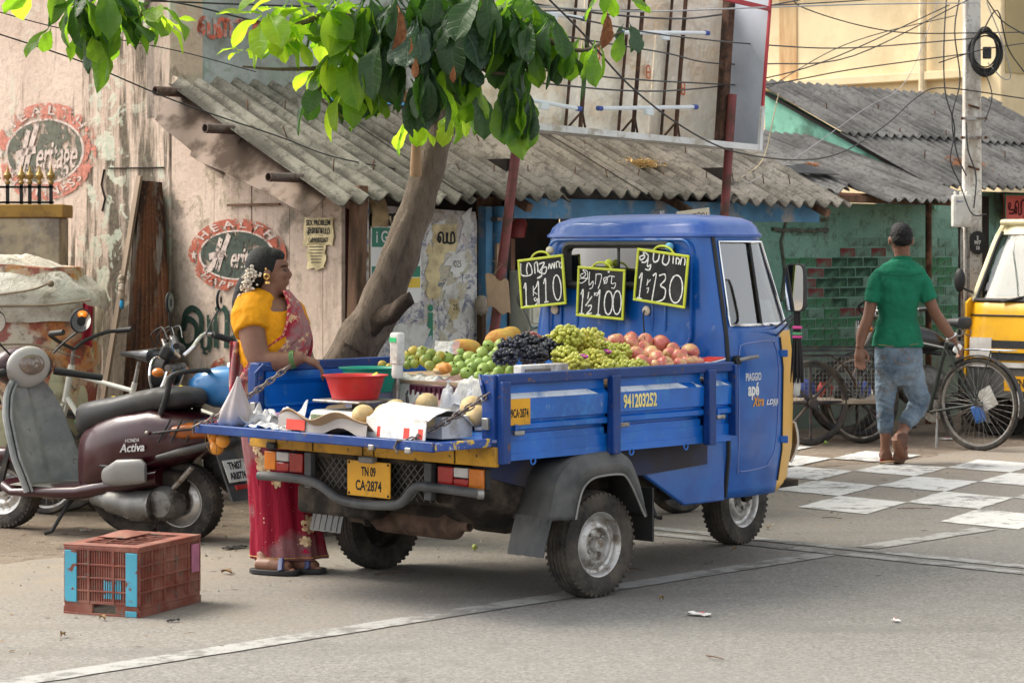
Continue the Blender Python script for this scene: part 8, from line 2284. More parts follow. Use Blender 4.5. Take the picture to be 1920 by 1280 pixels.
for y0 in (0, W): MB().prism([(-1.7, .5), (-.03, .5), (-.05, 1.1), (-.12, 1.14), (-1.7, 1.14)], .02, frame((0, y0 if y0 else .02, 0), (1, 0, 0), (0, 0, 1), (0, -1, 0))).build('door_panel', M_TY, ta)
MB().box((-1.68, W / 2, 1.2), (.03, W - .1, 1.1)).build('cab_back', M_BLACKP, ta)
MB().box((-.9, W / 2, .95), (.5, 1.2, .5)).build('seat', M_SEAT, ta, bevel=.05)
MB().grid(lambda u, v: tafront(u, v, .64, .80, .012, .28, W - .28), 16, 6, thick=.01).build('grille', mat('dark grille', (.03, .032, .036), .5, .2, .3, 60), ta, smooth=50)
MB().grid(lambda u, v: tafront(u, v, .705, .735, .022, .28, W - .28), 12, 3, thick=.006).build('grille_bar', M_TY, ta)
MB().torus(tafront(0, 0, .745, 1, .035, W / 2, W / 2), (1, 0, .05), .052, .009, 28, 8).build('badge', M_CHROME, ta)
MB().box(tafront(0, 0, .745, 1, .034, W / 2, W / 2), (.006, .016, .08)).build('badge', M_CHROME, ta)
MB().grid(lambda u, v: tafront(u, v, .785, .80, .034, W / 2 - .04, W / 2 + .04), 4, 2, thick=.004).build('badge', M_CHROME, ta)
MB().grid(lambda u, v: tafront(u, v, .34, .60, .03), 24, 6, thick=.04).build('bumper', M_BLACKP, ta, smooth=50)
MB().grid(lambda u, v: tafront(u, v, .585, .625, .045), 24, 3, thick=.03).build('bumper_trim', mat('pale bumper trim', (.45, .44, .42), .5), ta, smooth=50)
np_ = MB().box((.062, W / 2 - .02, .46), (.008, .52, .12)).build('number_plate', M_PLATE, ta)
letters('plate_lettering', 'TN07 B 505', .095, frame((.067, W / 2 - .02, .46), (0, 1, 0), (0, 0, 1), (1, 0, 0)), M_INK, np_, sx=.66, bold=.002)
for y in (.17, W - .17): MB().grid(lambda u, v: tafront(u, v, .66, .82, .016, y - .12, y + .12), 6, 5, thick=.01).build('head_lamp', M_LENSW, ta, smooth=50)
for y, d in ((.35, .42), (.92, .40)): MB().tube([tafront(0, 0, 1.11, 1, .03, y, y), tafront(0, .06, 1.12, 1.7, .035, y + d * .5, y + d * .5), tafront(0, .12, 1.12, 1.7, .03, y + d, y + d)], .010, 6).build('wiper', M_BLACK, ta)
MB().tube([tafront(u, 0, 1.0, 1, .004) for u in [k / 20 for k in range(21)]], .007, 6).build('panel_crease', M_BLACK, ta)
MB().ell((-.12, -.10, 1.28), (.04, .05, .10), nu=16, nv=10).build('side_mirror', M_BLACK, ta, smooth=180)
MB().tube([(-.14, .02, 1.18), (-.12, -.08, 1.22)], .01, 6).build('mirror_arm', M_BLACK, ta)
for y in (.12, W - .12):
 road_wheel(ta, (-.55, y, .26), r=.26, w=.15, rr=.15, ax=(0, -1 if y < .5 else 1, 0))
 road_wheel(ta, (-2.6, y, .26), r=.26, w=.15, rr=.15, ax=(0, -1 if y < .5 else 1, 0))
MB().box((-2.6, W / 2, .72), (1.8, W, .12)).build('load_bed', M_TY, ta)
for y in (.02, W - .02): MB().box((-2.6, y, .93), (1.8, .04, .30)).build('bed_side', M_TY, ta)
MB().box((-1.6, W / 2, .42), (3.2, .8, .14)).build('chassis', M_GRIME, ta)
# ================================================================== street furniture and loose things
# ---- plastic crate standing upside down on the road
CR = Fr((-1.545, 9.80, 0), 157.3)
cr = thing('plastic_crate', 'battered red-brown plastic crate with blue corner patches, upside down on the road', 'crate', CR.o, CR.rz)
M_CRATE = mat('sun-faded red-brown plastic', (.19, .050, .032), .55, 0, .16, 6, (.27, .12, .085), .42, 7, .15, dirt2=(.15, .10, .075), d2a=.36, d2s=22)
M_CYAN = mat('chipped cyan paint', (.07, .34, .46), .6, 0, .1, 6, (.19, .06, .04), .36, 18, .03)
A, B_, Hh = .36, .50, .29                     # local x runs left along the front, -y runs away
def wall(fx_, L, nm, patches=False, hole=False):
 """a lattice wall of length L; fx_(s, z, d) -> point (s along, d outward)"""
 def bx(s0, s1, z0, z1, d0, d1, m, name):
  vs = [fx_(s, z, d) for z in (z0, z1) for d in (d0, d1) for s in (s0, s1)]
  MB().add(vs, [(0, 2, 3, 1), (4, 5, 7, 6), (0, 1, 5, 4), (2, 6, 7, 3), (0, 4, 6, 2), (1, 3, 7, 5)]).build(name, m, cr, bevel=.0015)
 bx(0, L, .0, .035 if not hole else .012, -.012, .006, M_CRATE, 'rim')
 if hole:
  bx(0, L * .30, .012, .05, -.012, .002, M_CRATE, 'rim'); bx(L * .62, L, .012, .05, -.012, .002, M_CRATE, 'rim')
  bx(0, L, .05, .062, -.012, .003, M_CRATE, 'rim')
 else: bx(0, L, .035, .05, -.010, .0, M_CRATE, 'rim')
 bx(0, L, Hh - .018, Hh - .004, -.012, .004, M_CRATE, 'rim')
 for s in (0, L - .012): bx(s, s + .012, .05, Hh - .018, -.012, .004, M_CRATE, 'corner_post')
 n = 3 if L < .4 else 5
 for k in range(1, n): bx(L * k / n - .005, L * k / n + .005, .05, Hh - .018, -.012, .006, M_CRATE, 'post')
 for z in (.10, .155, .21): bx(0, L, z, z + .008, -.010, .005, M_CRATE, 'rib')
 mb = MB()
 m_ = int(L / .0115)
 for k in range(m_):
  s = (k + .5) * L / m_
  vs = [fx_(s + a, z, d) for z in (.05, Hh - .018) for d in (-.007, -.001) for a in (-.0036, .0036)]
  mb.add(vs, [(0, 2, 3, 1), (4, 5, 7, 6), (0, 1, 5, 4), (2, 6, 7, 3), (0, 4, 6, 2), (1, 3, 7, 5)])
 mb.build('lattice_bars', M_CRATE, cr, smooth=None, kind='stuff')
 if patches:
  bx(.004, .058, .05, Hh - .02, .001, .0075, M_CYAN, 'corner_patch'); bx(L - .062, L - .004, .055, Hh - .02, .001, .0075, M_CYAN, 'corner_patch')
  bx(.006, .06, .006, .03, .004, .0075, M_CYAN, 'corner_patch')
  for k in range(8): bx(.085 + k * .011, .0915 + k * .011, .075, .085 + .11 * (.4 + .6 * noise.noise(V(k, 3, 1)) ** 2) + .03, -.001, .001, M_CYAN, 'paint_streak')
wall(lambda s, z, d: V(s, d, z), A, 'front', True, True)
wall(lambda s, z, d: V(-d, -s, z), B_, 'side')
wall(lambda s, z, d: V(s, -B_ - d, z), A, 'back')
wall(lambda s, z, d: V(A + d, -s, z), B_, 'side')
# crate bottom, now uppermost: border and curved grid
for a, b, c, d in ((0, A, 0, .06), (0, A, B_ - .06, B_), (0, .05, .06, B_ - .06), (A - .05, A, .06, B_ - .06)):
 MB().box(((a + b) / 2, -(c + d) / 2, Hh), (b - a + .012, d - c + .006, .012)).build('base_border', M_CRATE, cr, bevel=.003)
for k in range(7): MB().bar((.05, -.06 - k * (B_ - .12) / 6, Hh), (A - .05, -.06 - k * (B_ - .12) / 6, Hh), .006, .010).build('base_bar', M_CRATE, cr)
for k in range(4): MB().tube(spline([(.05 + k * .085, -.06, Hh), (.075 + k * .085, -B_ / 2, Hh + .004), (.05 + k * .085, -B_ + .06, Hh)], 6), .004, 6).build('base_bar', M_CRATE, cr)
MB().grid(lambda u, v: V(A - .16 + .14 * u, -.22 - .2 * v, Hh + .008 + .02 * math.sin(u * 3.1) * math.sin(v * 3.1)), 8, 8, thick=.003).build('broken_flap', M_CRATE, cr)
MB().box((-.0065, -B_ + .05, .20), (.004, .06, .12)).build('pink_patch', mat('pink patch', (.45, .16, .25), .6), cr)

# ---- rusty corrugated sheets leaning on the pink wall
rs_ = thing('rusty_sheet', 'tall rusted corrugated iron sheets leaning on the stained wall', 'iron sheet', SH.o, SH.rz)
t = NT('rust-streaked iron', .8)
v_ = t.map((1, 1, .12)); n1 = t.noise(6, 7, .6, v_); n2 = t.noise(3, 6, .6, t.map((1, 1.6, .2))); n3 = t.noise(50, 4)
b = t.mix(t.rng(n1, .35, .65), (.035, .018, .012), (.12, .05, .024))
b = t.mix(t.rng(n2, .54, .64, 0, .8), b, (.20, .175, .15))
b = t.mix(t.rng(n2, .42, .34, 0, .7), b, (.03, .022, .02))
b = t.mix(t.rng(n3, .6, .75, 0, .3), b, (.28, .13, .06))
M_RSHEET = t.col(b)
def rsheet(px0, px1, pxb0, pxb1, pyt, x, dx, nm='sheet'):
 a0, a1 = SH.ray(px0, pyt, 0, x), SH.ray(px1, pyt + 4, 0, x)
 b0, b1 = SH.ray(pxb0, 800, 0, x - dx), SH.ray(pxb1, 800, 0, x - dx)
 b0.z = b1.z = 0
 n = 9
 def fn(u, v):
  p = a0.lerp(a1, u).lerp(b0.lerp(b1, u), v)
  return p + V(-.018 * math.cos(u * n * 2 * math.pi), 0, 0)
 MB().grid(fn, n * 8, 6, thick=.0015).build(nm, M_RSHEET, rs_)
rsheet(262, 302, 222, 345, 338, .06, .30)
rsheet(256, 300, 232, 338, 352, .085, .20)
pl = SH.ray(262, 330, 0, .03)
MB().bar((.03, pl.y, pl.z), (-.28, pl.y + .12, 0), .02, .045, up=(0, 1, 0)).build('plank', mat('grey-brown plank', (.30, .23, .17), .85, 0, .2, 6, streak=.2), rs_)
rope = thing('knotted_rag', 'pale knotted rag with a blue end hanging beside the rusty sheets', 'rag', SH.o, SH.rz)
rp_ = SH.ray(227, 545, 0, -.12)
MB().tube(spline([rp_ + V(0, 0, .10), rp_ + V(.01, .01, .05), rp_ + V(0, -.01, .02), rp_, rp_ + V(.01, 0, -.05)], 5), [.008, .016, .02, .012, .022, .02, .012, .01, .022, .018, .012, .02, .024, .02, .016, .015, .02, .022, .022, .02, .018][:21], 10).build('rag', mat('buff rag', (.46, .38, .30), .9), rope, smooth=80)
MB().ell(rp_ + V(.005, 0, -.085), (.014, .014, .03), nu=10, nv=8).build('blue_end', mat('bright blue cloth', (.04, .32, .6), .8), rope)

# ---- gate pier with spiked railing at the left edge
gp = thing('gate_pier', 'weathered plastered pier with ochre coping and gilt-tipped railing at the left edge', 'gate pier', (0, 0, 0))
PY = 15.0
a, b = at(-60, 471, PY), at(112, 471, PY)
def gz_(py): return at(0, py, PY).z
gp.location = (a.x, PY, 0)
wdt = b.x - a.x
M_PIER = mat('weathered cream plaster', (.42, .35, .25), .9, 0, .12, 3, (.22, .185, .16), .45, 4, .1, bump=.3, bs=20, dirt2=(.33, .30, .28), d2a=.4, d2s=3)
MB().box((wdt / 2, .15, gz_(408) / 2), (wdt, .3, gz_(408))).build('pier', M_PIER, gp, bevel=.01)
MB().box((wdt / 2 + .01, .15, (gz_(408) + gz_(383)) / 2), (wdt + .03, .34, gz_(383) - gz_(408))).build('coping', mat('ochre painted coping', (.34, .20, .055), .7, 0, .12, 4, (.2, .12, .05), .4, 6), gp, bevel=.008)
M_GILT = mat('dull gold paint', (.34, .22, .07), .45, .5, .2, 10)
for z in (gz_(379), gz_(350)): MB().bar((0, .1, z), (at(95, 0, PY).x - a.x, .1, z), .02, .014).build('rail', M_BLACK, gp)
for px in (8, 34, 50, 68, 90, -14):
 x = at(px, 0, PY).x - a.x
 rail_p = thing_part('baluster', gp)
 MB().bar((x, .1, gz_(383)), (x, .1, gz_(345)), .020, .020, up=(1, 0, 0)).build('bar', M_BLACK, rail_p)
 z = gz_(345)
 MB().lathe([(0, 0), (.012, 0), (.02, .012), (.012, .022), (.010, .03), (.024, .045), (.026, .06), (.010, .085), (0, .13)], 10, Matrix.Translation((x, .1, z))).build('spear_head', M_GILT, rail_p)
 for s in (-1, 1): MB().tube([(x, .1, z + .03), (x + s * .022, .1, z + .05), (x + s * .028, .1, z + .035)], .006, 6).build('scroll', M_GILT, rail_p)

# ---- tarpaulin-covered load on a handcart
tl = thing('covered_cart', 'handcart load wrapped in dirty white tarpaulin and old printed flex at the far left', 'covered load', (0, 0, 0))
TY_ = 14.1
o = at(60, 471, TY_); o.z = 0
tl.location = o
def tz(py): return at(0, py, TY_).z
def tx(px): return at(px, 0, TY_).x - o.x
t = NT('stained tarpaulin', .75)
n1 = t.noise(3.5, 7, .65); n2 = t.noise(12, 8, .7); n3 = t.noise(1.8, 5)
b = t.mix(t.rng(n1, .35, .7), (.58, .55, .48), (.40, .36, .29))
b = t.mix(t.rng(n2, .55, .72, 0, .7), b, (.20, .165, .12))
t.bump(t.math('ADD', n1, t.math('MULTIPLY', n2, .5)), .6, .04)
M_TARP = t.col(b)
t = NT('old printed flex', .7)
n1 = t.noise(2.6, 5, .55, None, .8); n2 = t.noise(4.1, 5, .6, t.map(loc=(4, 2, 7))); n3 = t.noise(13, 8, .7)
b = t.mix(t.rng(n1, .40, .60), (.52, .46, .38), (.46, .20, .07))
b = t.mix(t.rng(n2, .52, .60, 0, .85), b, (.26, .055, .045))
b = t.mix(t.rng(n2, .40, .34, 0, .8), b, (.50, .46, .30))
b = t.mix(t.rng(n3, .55, .70, 0, .75), b, (.09, .065, .05))
M_FLEX = t.col(b)
def lump(name, pyt, pyb, secs, m, seed, amp=.03, th=None):
 """draped mass: secs = (t along height 0 top..1 bottom, pxL, pxR, half depth)"""
 rings = []
 for i in range(19):
  v = i / 18
  l, r, d = interp(secs, v)
  z = tz(pyt + (pyb - pyt) * v)
  ring = []
  for k in range(56):
   a = 2 * math.pi * k / 56
   cx, rx = (tx(l) + tx(r)) / 2, (tx(r) - tx(l)) / 2
   q = 1 + amp * (noise.noise(V(math.cos(a) * 2.5, math.sin(a) * 2.5, v * 3 + seed)) * 1.5 + .8 * abs(noise.noise(V(a * 5, v * 4, seed))))
   ring.append(V(cx + rx * q * math.copysign(abs(math.cos(a)) ** .7, math.cos(a)), d * q * math.copysign(abs(math.sin(a)) ** .7, math.sin(a)), z + .03 * noise.noise(V(a * 2, v * 5, seed + 3))))
  rings.append(ring)
 return MB().loft(rings).build(name, m, tl, smooth=40)
lump('flex_wrap', 500, 760, [(0, -120, 150, .30), (.3, -120, 172, .36), (.7, -120, 176, .36), (1, -120, 168, .34)], M_FLEX, 4, .05)
lump('tarpaulin', 478, 600, [(0, -100, 60, .10), (.10, -110, 95, .24), (.30, -115, 150, .34), (.55, -120, 184, .39), (.8, -120, 190, .40), (1, -120, 186, .395)], M_TARP, 9, .06)
lump('lower_sheet', 690, 860, [(0, -120, 170, .35), (.4, -110, 172, .34), (1, -90, 150, .30)], mat('yellowed plastic sheet', (.46, .45, .30), .6, 0, .15, 3, (.22, .19, .13), .45, 5), 14)
def cloth(pxs, m, nm, y=-.42, seed=1):
 MB().grid(lambda u, v: V(tx(pxs[0] + (pxs[1] - pxs[0]) * u + 10 * v * noise.noise(V(u * 2, v, seed))), y + .02 * math.sin(u * 8 + v * 4), tz(pxs[2] + (pxs[3] - pxs[2]) * v + 8 * u)), 10, 10, thick=.003).build(nm, m, tl, smooth=60)
cloth((172, 190, 565, 640), mat('dark red cloth', (.26, .02, .035), .8), 'red_cloth', -.30)
cloth((188, 208, 570, 635), mat('cream cloth', (.46, .38, .27), .85), 'cream_cloth', -.28, 4)
for pts in ([(-60, 560), (40, 548), (90, 540), (120, 528)], [(-60, 572), (60, 570), (130, 568), (190, 560)], [(-60, 645), (80, 640), (140, 655), (172, 665)]):
 MB().tube([V(tx(x), -.425 if x < 150 else -.36, tz(y)) for x, y in spline(pts, 4)], .006, 6).build('rope', mat('dirty rope', (.22, .17, .12), .9), tl)
MB().ell((tx(121), -.42, tz(530)), (.02, .02, .02), nu=10, nv=8).build('knot', MATS['dirty rope'], tl)
for px in (-20, 130): spoke_wheel(tl, (tx(px), -.25, .30), .30, .05, ax=(0, -1, 0), spokes=10, rim=M_IRON, sr=.010, hub=.035, both=.05, hubm=M_IRON, tr=.02)
MB().box((tx(60) - .1, 0, .38), (1.0, .55, .05)).build('cart_floor', M_WOOD, tl)

# ---- shop-front oddments
cbx = thing('metal_cabinet', 'narrow cream metal cabinet standing in the shop doorway', 'cabinet', SH.w(1.69, .22, 0), SH.rz)
M_CAB = mat('cream enamel', (.52, .50, .42), .45, 0, .06, 4, (.36, .33, .26), .38, 8)
MB().box((0, 0, .70), (.165, .20, 1.40)).build('cabinet_body', M_CAB, cbx, bevel=.008)
for z in (1.22, .86, .50): MB().box((0, -.104, z), (.135, .012, .30)).build('drawer', M_CAB, cbx, bevel=.005)
for z in (1.39, 1.045): MB().box((0, -.108, z), (.15, .012, .014)).build('green_trim', mat('teal trim', (.05, .20, .17), .5), cbx)
cd = thing('cardboard_sheet', 'torn cardboard sheet tied to the red billboard post', 'cardboard', SH.o, SH.rz)
c_ = SH.ray(935, 545, 1, -.16)
MB().grid(lambda u, v: c_ + V(-.09 + .19 * u - .02 * v, -.02 * math.sin(u * 3), -.10 + .20 * v - .05 * u + .015 * math.sin(u * 9)), 10, 8, thick=.005).build('sheet', M_CARD, cd, smooth=40)
MB().tube([c_ + V(-.02, .02, .10), c_ + V(.03, .0, .16), c_ + V(-.01, .05, .18)], .003, 5).build('string', MATS['dirty rope'], cd)
rg_ = thing('rag_bundle', 'grey rag bundle tied to the blue pipe beside the cardboard', 'rag', SH.o, SH.rz)
c_ = SH.ray(903, 572, 1, .2)
MB().ell(c_, (.045, .04, .06), nu=14, nv=10, jit=.3).build('rag', mat('grey rag', (.26, .22, .18), .95, bump=.5, bs=30), rg_, smooth=180)
rsn = thing('red_sign', 'red signboard with black Tamil lettering at the right edge', 'sign', GR.o, GR.rz)
c_ = GR.ray(1883, 410, 1, .80)
MB().box((c_.x + .45, .80, c_.z + .11), (.9, .02, .24)).build('board', mat('coral red board', (.55, .09, .075), .6, 0, .06), rsn)
MB().box((c_.x + .45, .785, c_.z + .232), (.92, .01, .012)).build('green_rim', mat('green rim', (.08, .25, .15), .6), rsn)
MB().box((c_.x - .003, .785, c_.z + .11), (.012, .01, .24)).build('green_rim', MATS['green rim'], rsn)
strokes('sign_lettering', glyphs([tam_u, tam_va, tam_ra, tam_i], .40, .12), frame((c_.x + .05, .788, c_.z + .05), (1, 0, 0), (0, 0, 1), (0, -1, 0)), .020, mat('dark maroon lettering', (.08, .01, .012), .7), rsn)

# ---- electric pole
PO = at(1822, 471, 20.1); PO.z = 0
po = thing('electric_pole', 'whitewashed concrete electric pole with a coil of black cable and a meter box', 'pole', PO)
t = NT('flaking whitewash', .85)
n1 = t.noise(7, 8, .7, t.map((1, 1, .3))); n2 = t.noise(40, 5)
b = t.mix(t.rng(n1, .45, .62), (.62, .60, .56), (.40, .36, .31))
b = t.mix(t.rng(n2, .6, .7, 0, .6), b, (.22, .17, .13))
M_PWASH = t.col(b)
MB().box((0, 0, 3.2), (.168, .15, 6.4), top=(.62, .62)).build('shaft', M_PWASH, po, bevel=.012)
def pz(py): return HC - (py - HY) * 20.0 / F
def pxx(px): return (px - 1822) * 20.0 / F
for py in (222, 258): 
 MB().box((0, -.09, pz(py)), (.22, .02, .022)).build('clamp', M_STEEL, po)
 for s in (-1, 1): MB().ell((s * .10, -.10, pz(py)), .014, nu=8, nv=6).build('bolt', M_RUST, po)
for py in (200, 315): MB().box((0, -.088, pz(py)), (.10, .015, .018), (0, .3, 0)).build('clamp', M_RUST, po)
bx_ = MB().box((pxx(1797), -.13, pz(396)), (.155, .11, .27)).build('meter_box', mat('off-white steel box', (.60, .58, .53), .5, 0, .06, 4, (.42, .38, .32), .36, 6), po, bevel=.01)
MB().box((pxx(1797), -.187, pz(396)), (.125, .006, .235)).build('box_door', MATS['off-white steel box'], bx_, bevel=.004)
letters('box_lettering', 'Genus', .022, frame((pxx(1791), -.1915, pz(378)), (1, 0, 0), (0, 0, 1), (0, -1, 0)), M_BLUEINK, bx_)
for k in range(3): MB().ell((pxx(1785 + k * 11), -.13, pz(363)), (.012, .012, .02), nu=8, nv=6).build('cable_gland', MATS['off-white steel box'], bx_)
for px in (1798, 1810): MB().tube([(pxx(px), -.12, pz(428)), (pxx(px + 2), -.11, 0)], .013, 8).build('conduit', M_STEEL, po)
npl = MB().lathe([(0, .006), (.10, .006), (.10, 0)], 28, frame((pxx(1829), -.085, pz(455)), (.75, 0, 0), (0, 0, 1), (0, -1, 0))).build('number_disc', M_BLACK, po)
for i, (tx_, z) in enumerate((('2', .04), ('M/7', 0), ('10', -.045))): letters('disc_lettering', tx_, .045, frame((pxx(1829), -.093, pz(455) + z), (.75, 0, 0), (0, 0, 1), (0, -1, 0)), M_WHITE, npl, bold=.001)
coil = thing('cable_coil', 'thick coil of black cable hung high on the electric pole', 'cable coil', PO)
rr = random.Random(8)
for k in range(16):
 r1, r2 = .115 + rr.uniform(-.02, .03), .165 + rr.uniform(-.02, .03)
 c_ = V(pxx(1842) + rr.uniform(-.012, .012), -.11 - rr.uniform(0, .05), pz(98) + rr.uniform(-.02, .02))
 MB().tube([c_ + V(r1 * math.cos(a), .02 * math.sin(a * 2 + k), r2 * math.sin(a)) for a in [i * 2 * math.pi / 30 for i in range(30)]], .0065, 6, closed=True).build('cable_turn', M_BLACK, coil)
MB().box((pxx(1845), -.13, pz(100)), (.07, .04, .10)).build('splice_box', M_DKMET, coil, bevel=.008)

# ---- overhead cables, each one its own
M_CABLE = mat('black cable', (.022, .022, .024), .5, 0, .1)
M_CABLEG = mat('grey cable', (.30, .30, .31), .5, 0, .1)
def cable(pts, label, r=.0065, m=M_CABLE, n=6):
 """pts: (px, py, Y)"""
 w = [at(*p) for p in pts]
 sp = spline([tuple(p) for p in w], n)
 o = MB().tube(sp, r, 6).build('overhead_cable', m, label=label, cat='cable', group='overhead cables', smooth=80)
 return o
C = cable
C([(-30, 55, 12), (150, 115, 12.2), (330, 190, 12.6), (520, 255, 13.2), (650, 300, 14), (900, 340, 14.6)], 'cable slanting from the left edge down across the pink wall', .004)
C([(-30, 15, 12), (120, 55, 12.3), (330, 95, 12.8), (480, 135, 13.3)], 'thin cable from the upper left toward the roof top', .003)
C([(200, -8, 12), (330, 5, 12), (480, 40, 12), (640, 72, 12), (760, 110, 12.4)], 'black cable crossing the top of the grey wall', .0045)
C([(280, 2, 13), (560, 12, 13.4), (900, 20, 14), (1250, 18, 16), (1600, 2, 19), (1830, -20, 20)], 'cable along the very top of the picture', .005)
C([(880, -15, 13), (1080, 20, 13.5), (1250, 35, 14.5), (1350, 28, 16), (1500, 0, 18)], 'black cable looped across the top of the billboard', .006)
C([(1000, 12, 13), (1200, 22, 14), (1440, 14, 16), (1640, 8, 18), (1830, 6, 20)], 'grey cable just under the top edge', .005, M_CABLEG)
C([(1060, 30, 13), (1180, 55, 13.6), (1280, 70, 14.5), (1440, 85, 16.5), (1600, 90, 18), (1830, 72, 20)], 'cable sagging over the billboard tubes', .005)
C([(1010, 60, 13), (1140, 82, 13.6), (1250, 100, 14.5), (1330, 118, 15.5), (1440, 120, 17), (1600, 105, 18.5), (1815, 0, 20)], 'cable rising to the pole across the cream wall', .005)
C([(1000, 130, 13), (1150, 146, 14), (1290, 155, 15), (1440, 158, 17), (1600, 130, 18.5), (1820, 100, 20)], 'cable across the middle of the billboard to the pole', .005)
C([(1000, 155, 13), (1170, 170, 14), (1290, 168, 15), (1420, 150, 17), (1560, 110, 18.5), (1780, 10, 20)], 'second cable across the middle of the billboard', .005)
C([(1020, -10, 12.8), (1090, 60, 13.2), (1180, 160, 13.8), (1280, 238, 14.5), (1380, 285, 15.5), (1500, 300, 18), (1580, 285, 19), (1660, 235, 19.5), (1720, 182, 20), (1770, 165, 20), (1920, 185, 20)], 'long cable dipping over the shop roof and rising to the pole', .006)
C([(1440, 165, 17), (1560, 95, 18.5), (1660, 60, 19), (1790, 30, 20)], 'thin cable over the upper grey roof', .004)
C([(1490, -10, 18), (1500, 12, 18.3), (1600, 45, 19), (1700, 62, 19.5), (1830, 62, 20), (1960, 60, 21)], 'cable crossing the cream wall', .005)
C([(1400, 345, 16), (1500, 290, 18), (1620, 205, 19), (1700, 150, 19.6), (1760, 0, 20)], 'thin pale wire slanting over the grey roofs', .003, M_CABLEG)
C([(1775, -10, 20), (1770, 80, 19.9), (1772, 170, 19.9), (1790, 240, 19.9), (1782, 300, 19.9), (1800, 345, 19.9), (1822, 400, 19.8), (1850, 402, 19.8)], 'black cable hanging down the left of the pole', .006)
C([(1800, -10, 20), (1790, 60, 19.9), (1800, 150, 19.9), (1785, 220, 19.9), (1795, 290, 19.9), (1812, 330, 19.9)], 'second black cable looping down the left of the pole', .006)
C([(1842, 60, 19.9), (1870, 20, 19.9), (1890, 90, 20), (1920, 135, 20.4)], 'cable leaving the coil to the right', .006)
C([(1845, 130, 19.9), (1860, 180, 19.9), (1846, 230, 19.9)], 'short cable below the coil', .005)
C([(1850, 0, 19.9), (1880, 40, 20), (1930, 70, 20.5)], 'cable at the upper right of the pole', .006)
C([(1850, 5, 19.9), (1876, 70, 19.9), (1895, 140, 20), (1880, 147, 20), (1852, 118, 19.9)], 'grey loop beside the coil', .005, M_CABLEG)
C([(1760, 118, 19.9), (1800, 105, 19.9), (1850, 92, 19.9), (1930, 80, 20.5)], 'cable passing through the coil', .005)
C([(1812, 230, 19.85), (1815, 280, 19.85), (1830, 330, 19.85), (1826, 390, 19.85)], 'cable clipped down the front of the pole', .006)
C([(1460, 175, 17), (1450, 220, 17), (1430, 300, 17), (1380, 340, 16.5)], 'pale twisted string hanging from the billboard edge', .004, mat('jute string', (.45, .38, .25), .9))

# ---- litter on the ground
def litter(name, label, px, py, kind, s=.04):
 p = gnd(px, py); p.z = .009
 o = thing(name, label, 'litter', p, random.Random(px).uniform(0, 6.28), 'litter on the road')
 if kind == 'leaf':
  MB().grid(lambda u, v: V((u - .5) * s * 2, (v - .5) * s * math.sin(u * 3) * 1.2, .012 * math.sin(u * 3) + .010 * abs(2 * v - 1)), 8, 4, thick=.0012).build('blade', mat('dry tan leaf', (.22, .14, .07), .9, 0, .2, 30), o)
  MB().tube([(-s, 0, .002), (-s * 1.35, .004, .004)], .0012, 5).build('leaf_stalk', M_STALK, o)
 elif kind == 'paper':
  MB().grid(lambda u, v: V((u - .5) * s * 2, (v - .5) * s, .006 + .010 * noise.noise(V(u * 3, v * 3, px))), 6, 4, thick=.001).build('scrap', M_WPAP, o)
  MB().box((s * .3, 0, .012), (s * .4, s * .2, .002)).build('print', M_RED, o)
 elif kind == 'twig':
  MB().tube([(-s, 0, .004), (0, s * .12, .008), (s, -s * .05, .004)], .0022, 5).build('twig', M_WOOD, o)
  MB().tube([(0, s * .12, .008), (s * .3, s * .4, .006)], .0015, 5).build('side_twig', M_WOOD, o)
 elif kind == 'lime':
  MB().ell((0, 0, s * .7), s * .7, nu=12, nv=8).build('lime', M_GUAVA, o, smooth=180)
  MB().ell((0, 0, s * 1.38), s * .1, nu=6, nv=4).build('calyx', M_STALK, o)
 elif kind == 'rag':
  MB().grid(lambda u, v: V((u - .5) * s * 2.6, (v - .5) * s, .006 + .012 * noise.noise(V(u * 5, v * 3, px))), 10, 5, thick=.002).build('rag', M_BLACK, o)
litter('paper_scrap', 'white paper scrap on the open road right of the rear wheel', 1310, 1156, 'paper', .05)
litter('paper_scrap', 'curl of pale paper far right on the road', 1680, 1168, 'paper', .022)
litter('twig', 'thin dark twig near the bottom of the road', 1340, 1238, 'twig', .05)
litter('dry_leaf', 'dry brown leaf by the man\'s feet on the crossing', 1672, 872, 'leaf', .09)
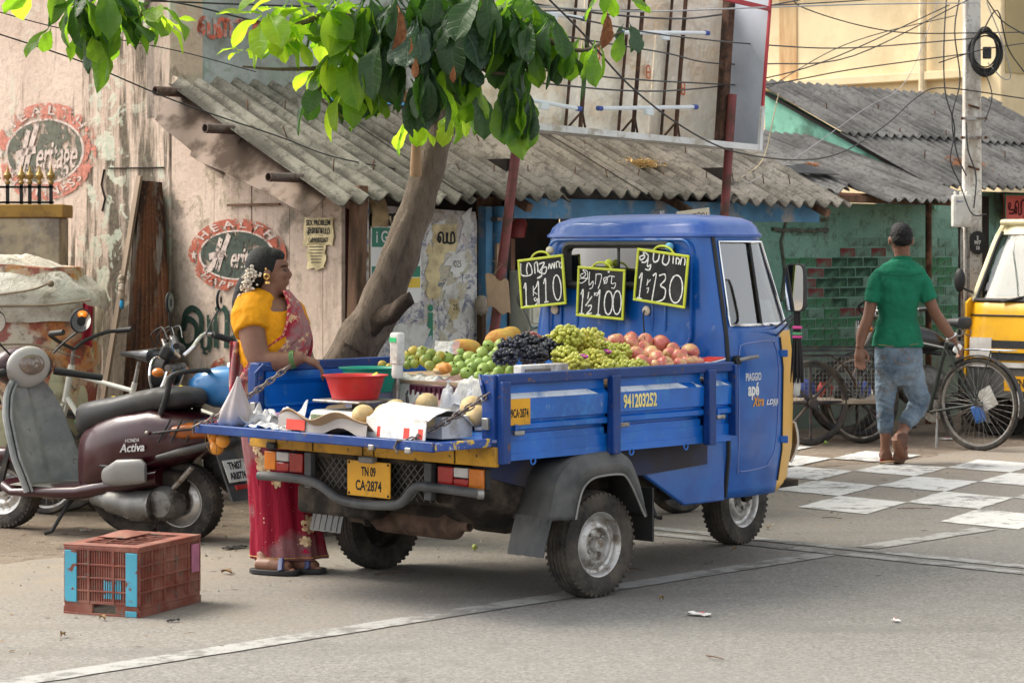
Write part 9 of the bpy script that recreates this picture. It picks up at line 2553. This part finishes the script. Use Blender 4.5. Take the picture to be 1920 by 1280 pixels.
litter('dry_leaf', 'tan leaf on the road beyond the crate', 425, 1078, 'leaf', .03)
litter('dry_leaf', 'orange scrap of leaf in front of the crate', 192, 1165, 'leaf', .02)
litter('dry_leaf', 'dry leaf below the crate at the left', 118, 1197, 'leaf', .018)
litter('dry_leaf', 'yellow leaf under the front of the truck', 1377, 1035, 'leaf', .016)
litter('dry_leaf', 'cream shell of leaf beside the front wheel', 1440, 994, 'leaf', .026)
litter('twig', 'thin twig lying under the truck', 740, 1079, 'twig', .10)
litter('twig', 'twig on the road near the double line', 1715, 957, 'twig', .10)
litter('twig', 'short twig in front of the rear wheel', 1190, 1072, 'twig', .05)
litter('twig', 'bent twig on the dusty road behind the crossing paint', 1560, 975, 'twig', .06)
litter('fallen_lime', 'small green lime lying under the truck', 890, 1034, 'lime', .022)
litter('fallen_lime', 'tiny green fruit on the crossing edge by the cart', 1548, 835, 'lime', .022)
litter('black_rag', 'flat black rag by the crate and the scooter', 440, 1030, 'rag', .05)
litter('black_rag', 'scrap of black plastic in front of the crate', 325, 1168, 'rag', .02)
litter('dry_leaf', 'small dry leaf at the edge of the white line', 1240, 1128, 'leaf', .015)
litter('paper_scrap', 'white paper scrap under the scooter', 160, 998, 'paper', .03)
litter('paper_scrap', 'white paper on the ground under the bicycle', 1780, 825, 'paper', .07)
litter('paper_scrap', 'white crumpled paper between the bicycle wheel and the truck', 1885, 812, 'paper', .06)
# rubble against the wall on the left
for i, (px, py, r) in enumerate(((195, 745, .10), (115, 870, .13), (100, 900, .09), (200, 905, .08), (128, 820, .10))):
 p = at(px, py, 13.9); p.z = max(.04, r * .6)
 o = thing('stone', 'rough brown stone behind the scooter, ' + ('highest, on the heap by the rusty sheet', 'largest, under the covered cart', 'low at the far left', 'small, behind the leg shield', 'leaning by the green tube')[i], 'stone', (p.x, 13.9 + .1 * i, 0))
 MB().ell((0, 0, r * .7), (r, r * .8, r * .75), nu=16, nv=10, jit=.3).build('rock', mat('brown rubble', (.24, .18, .13), .95, 0, .3, 6, bump=.6, bs=20), o, smooth=40)
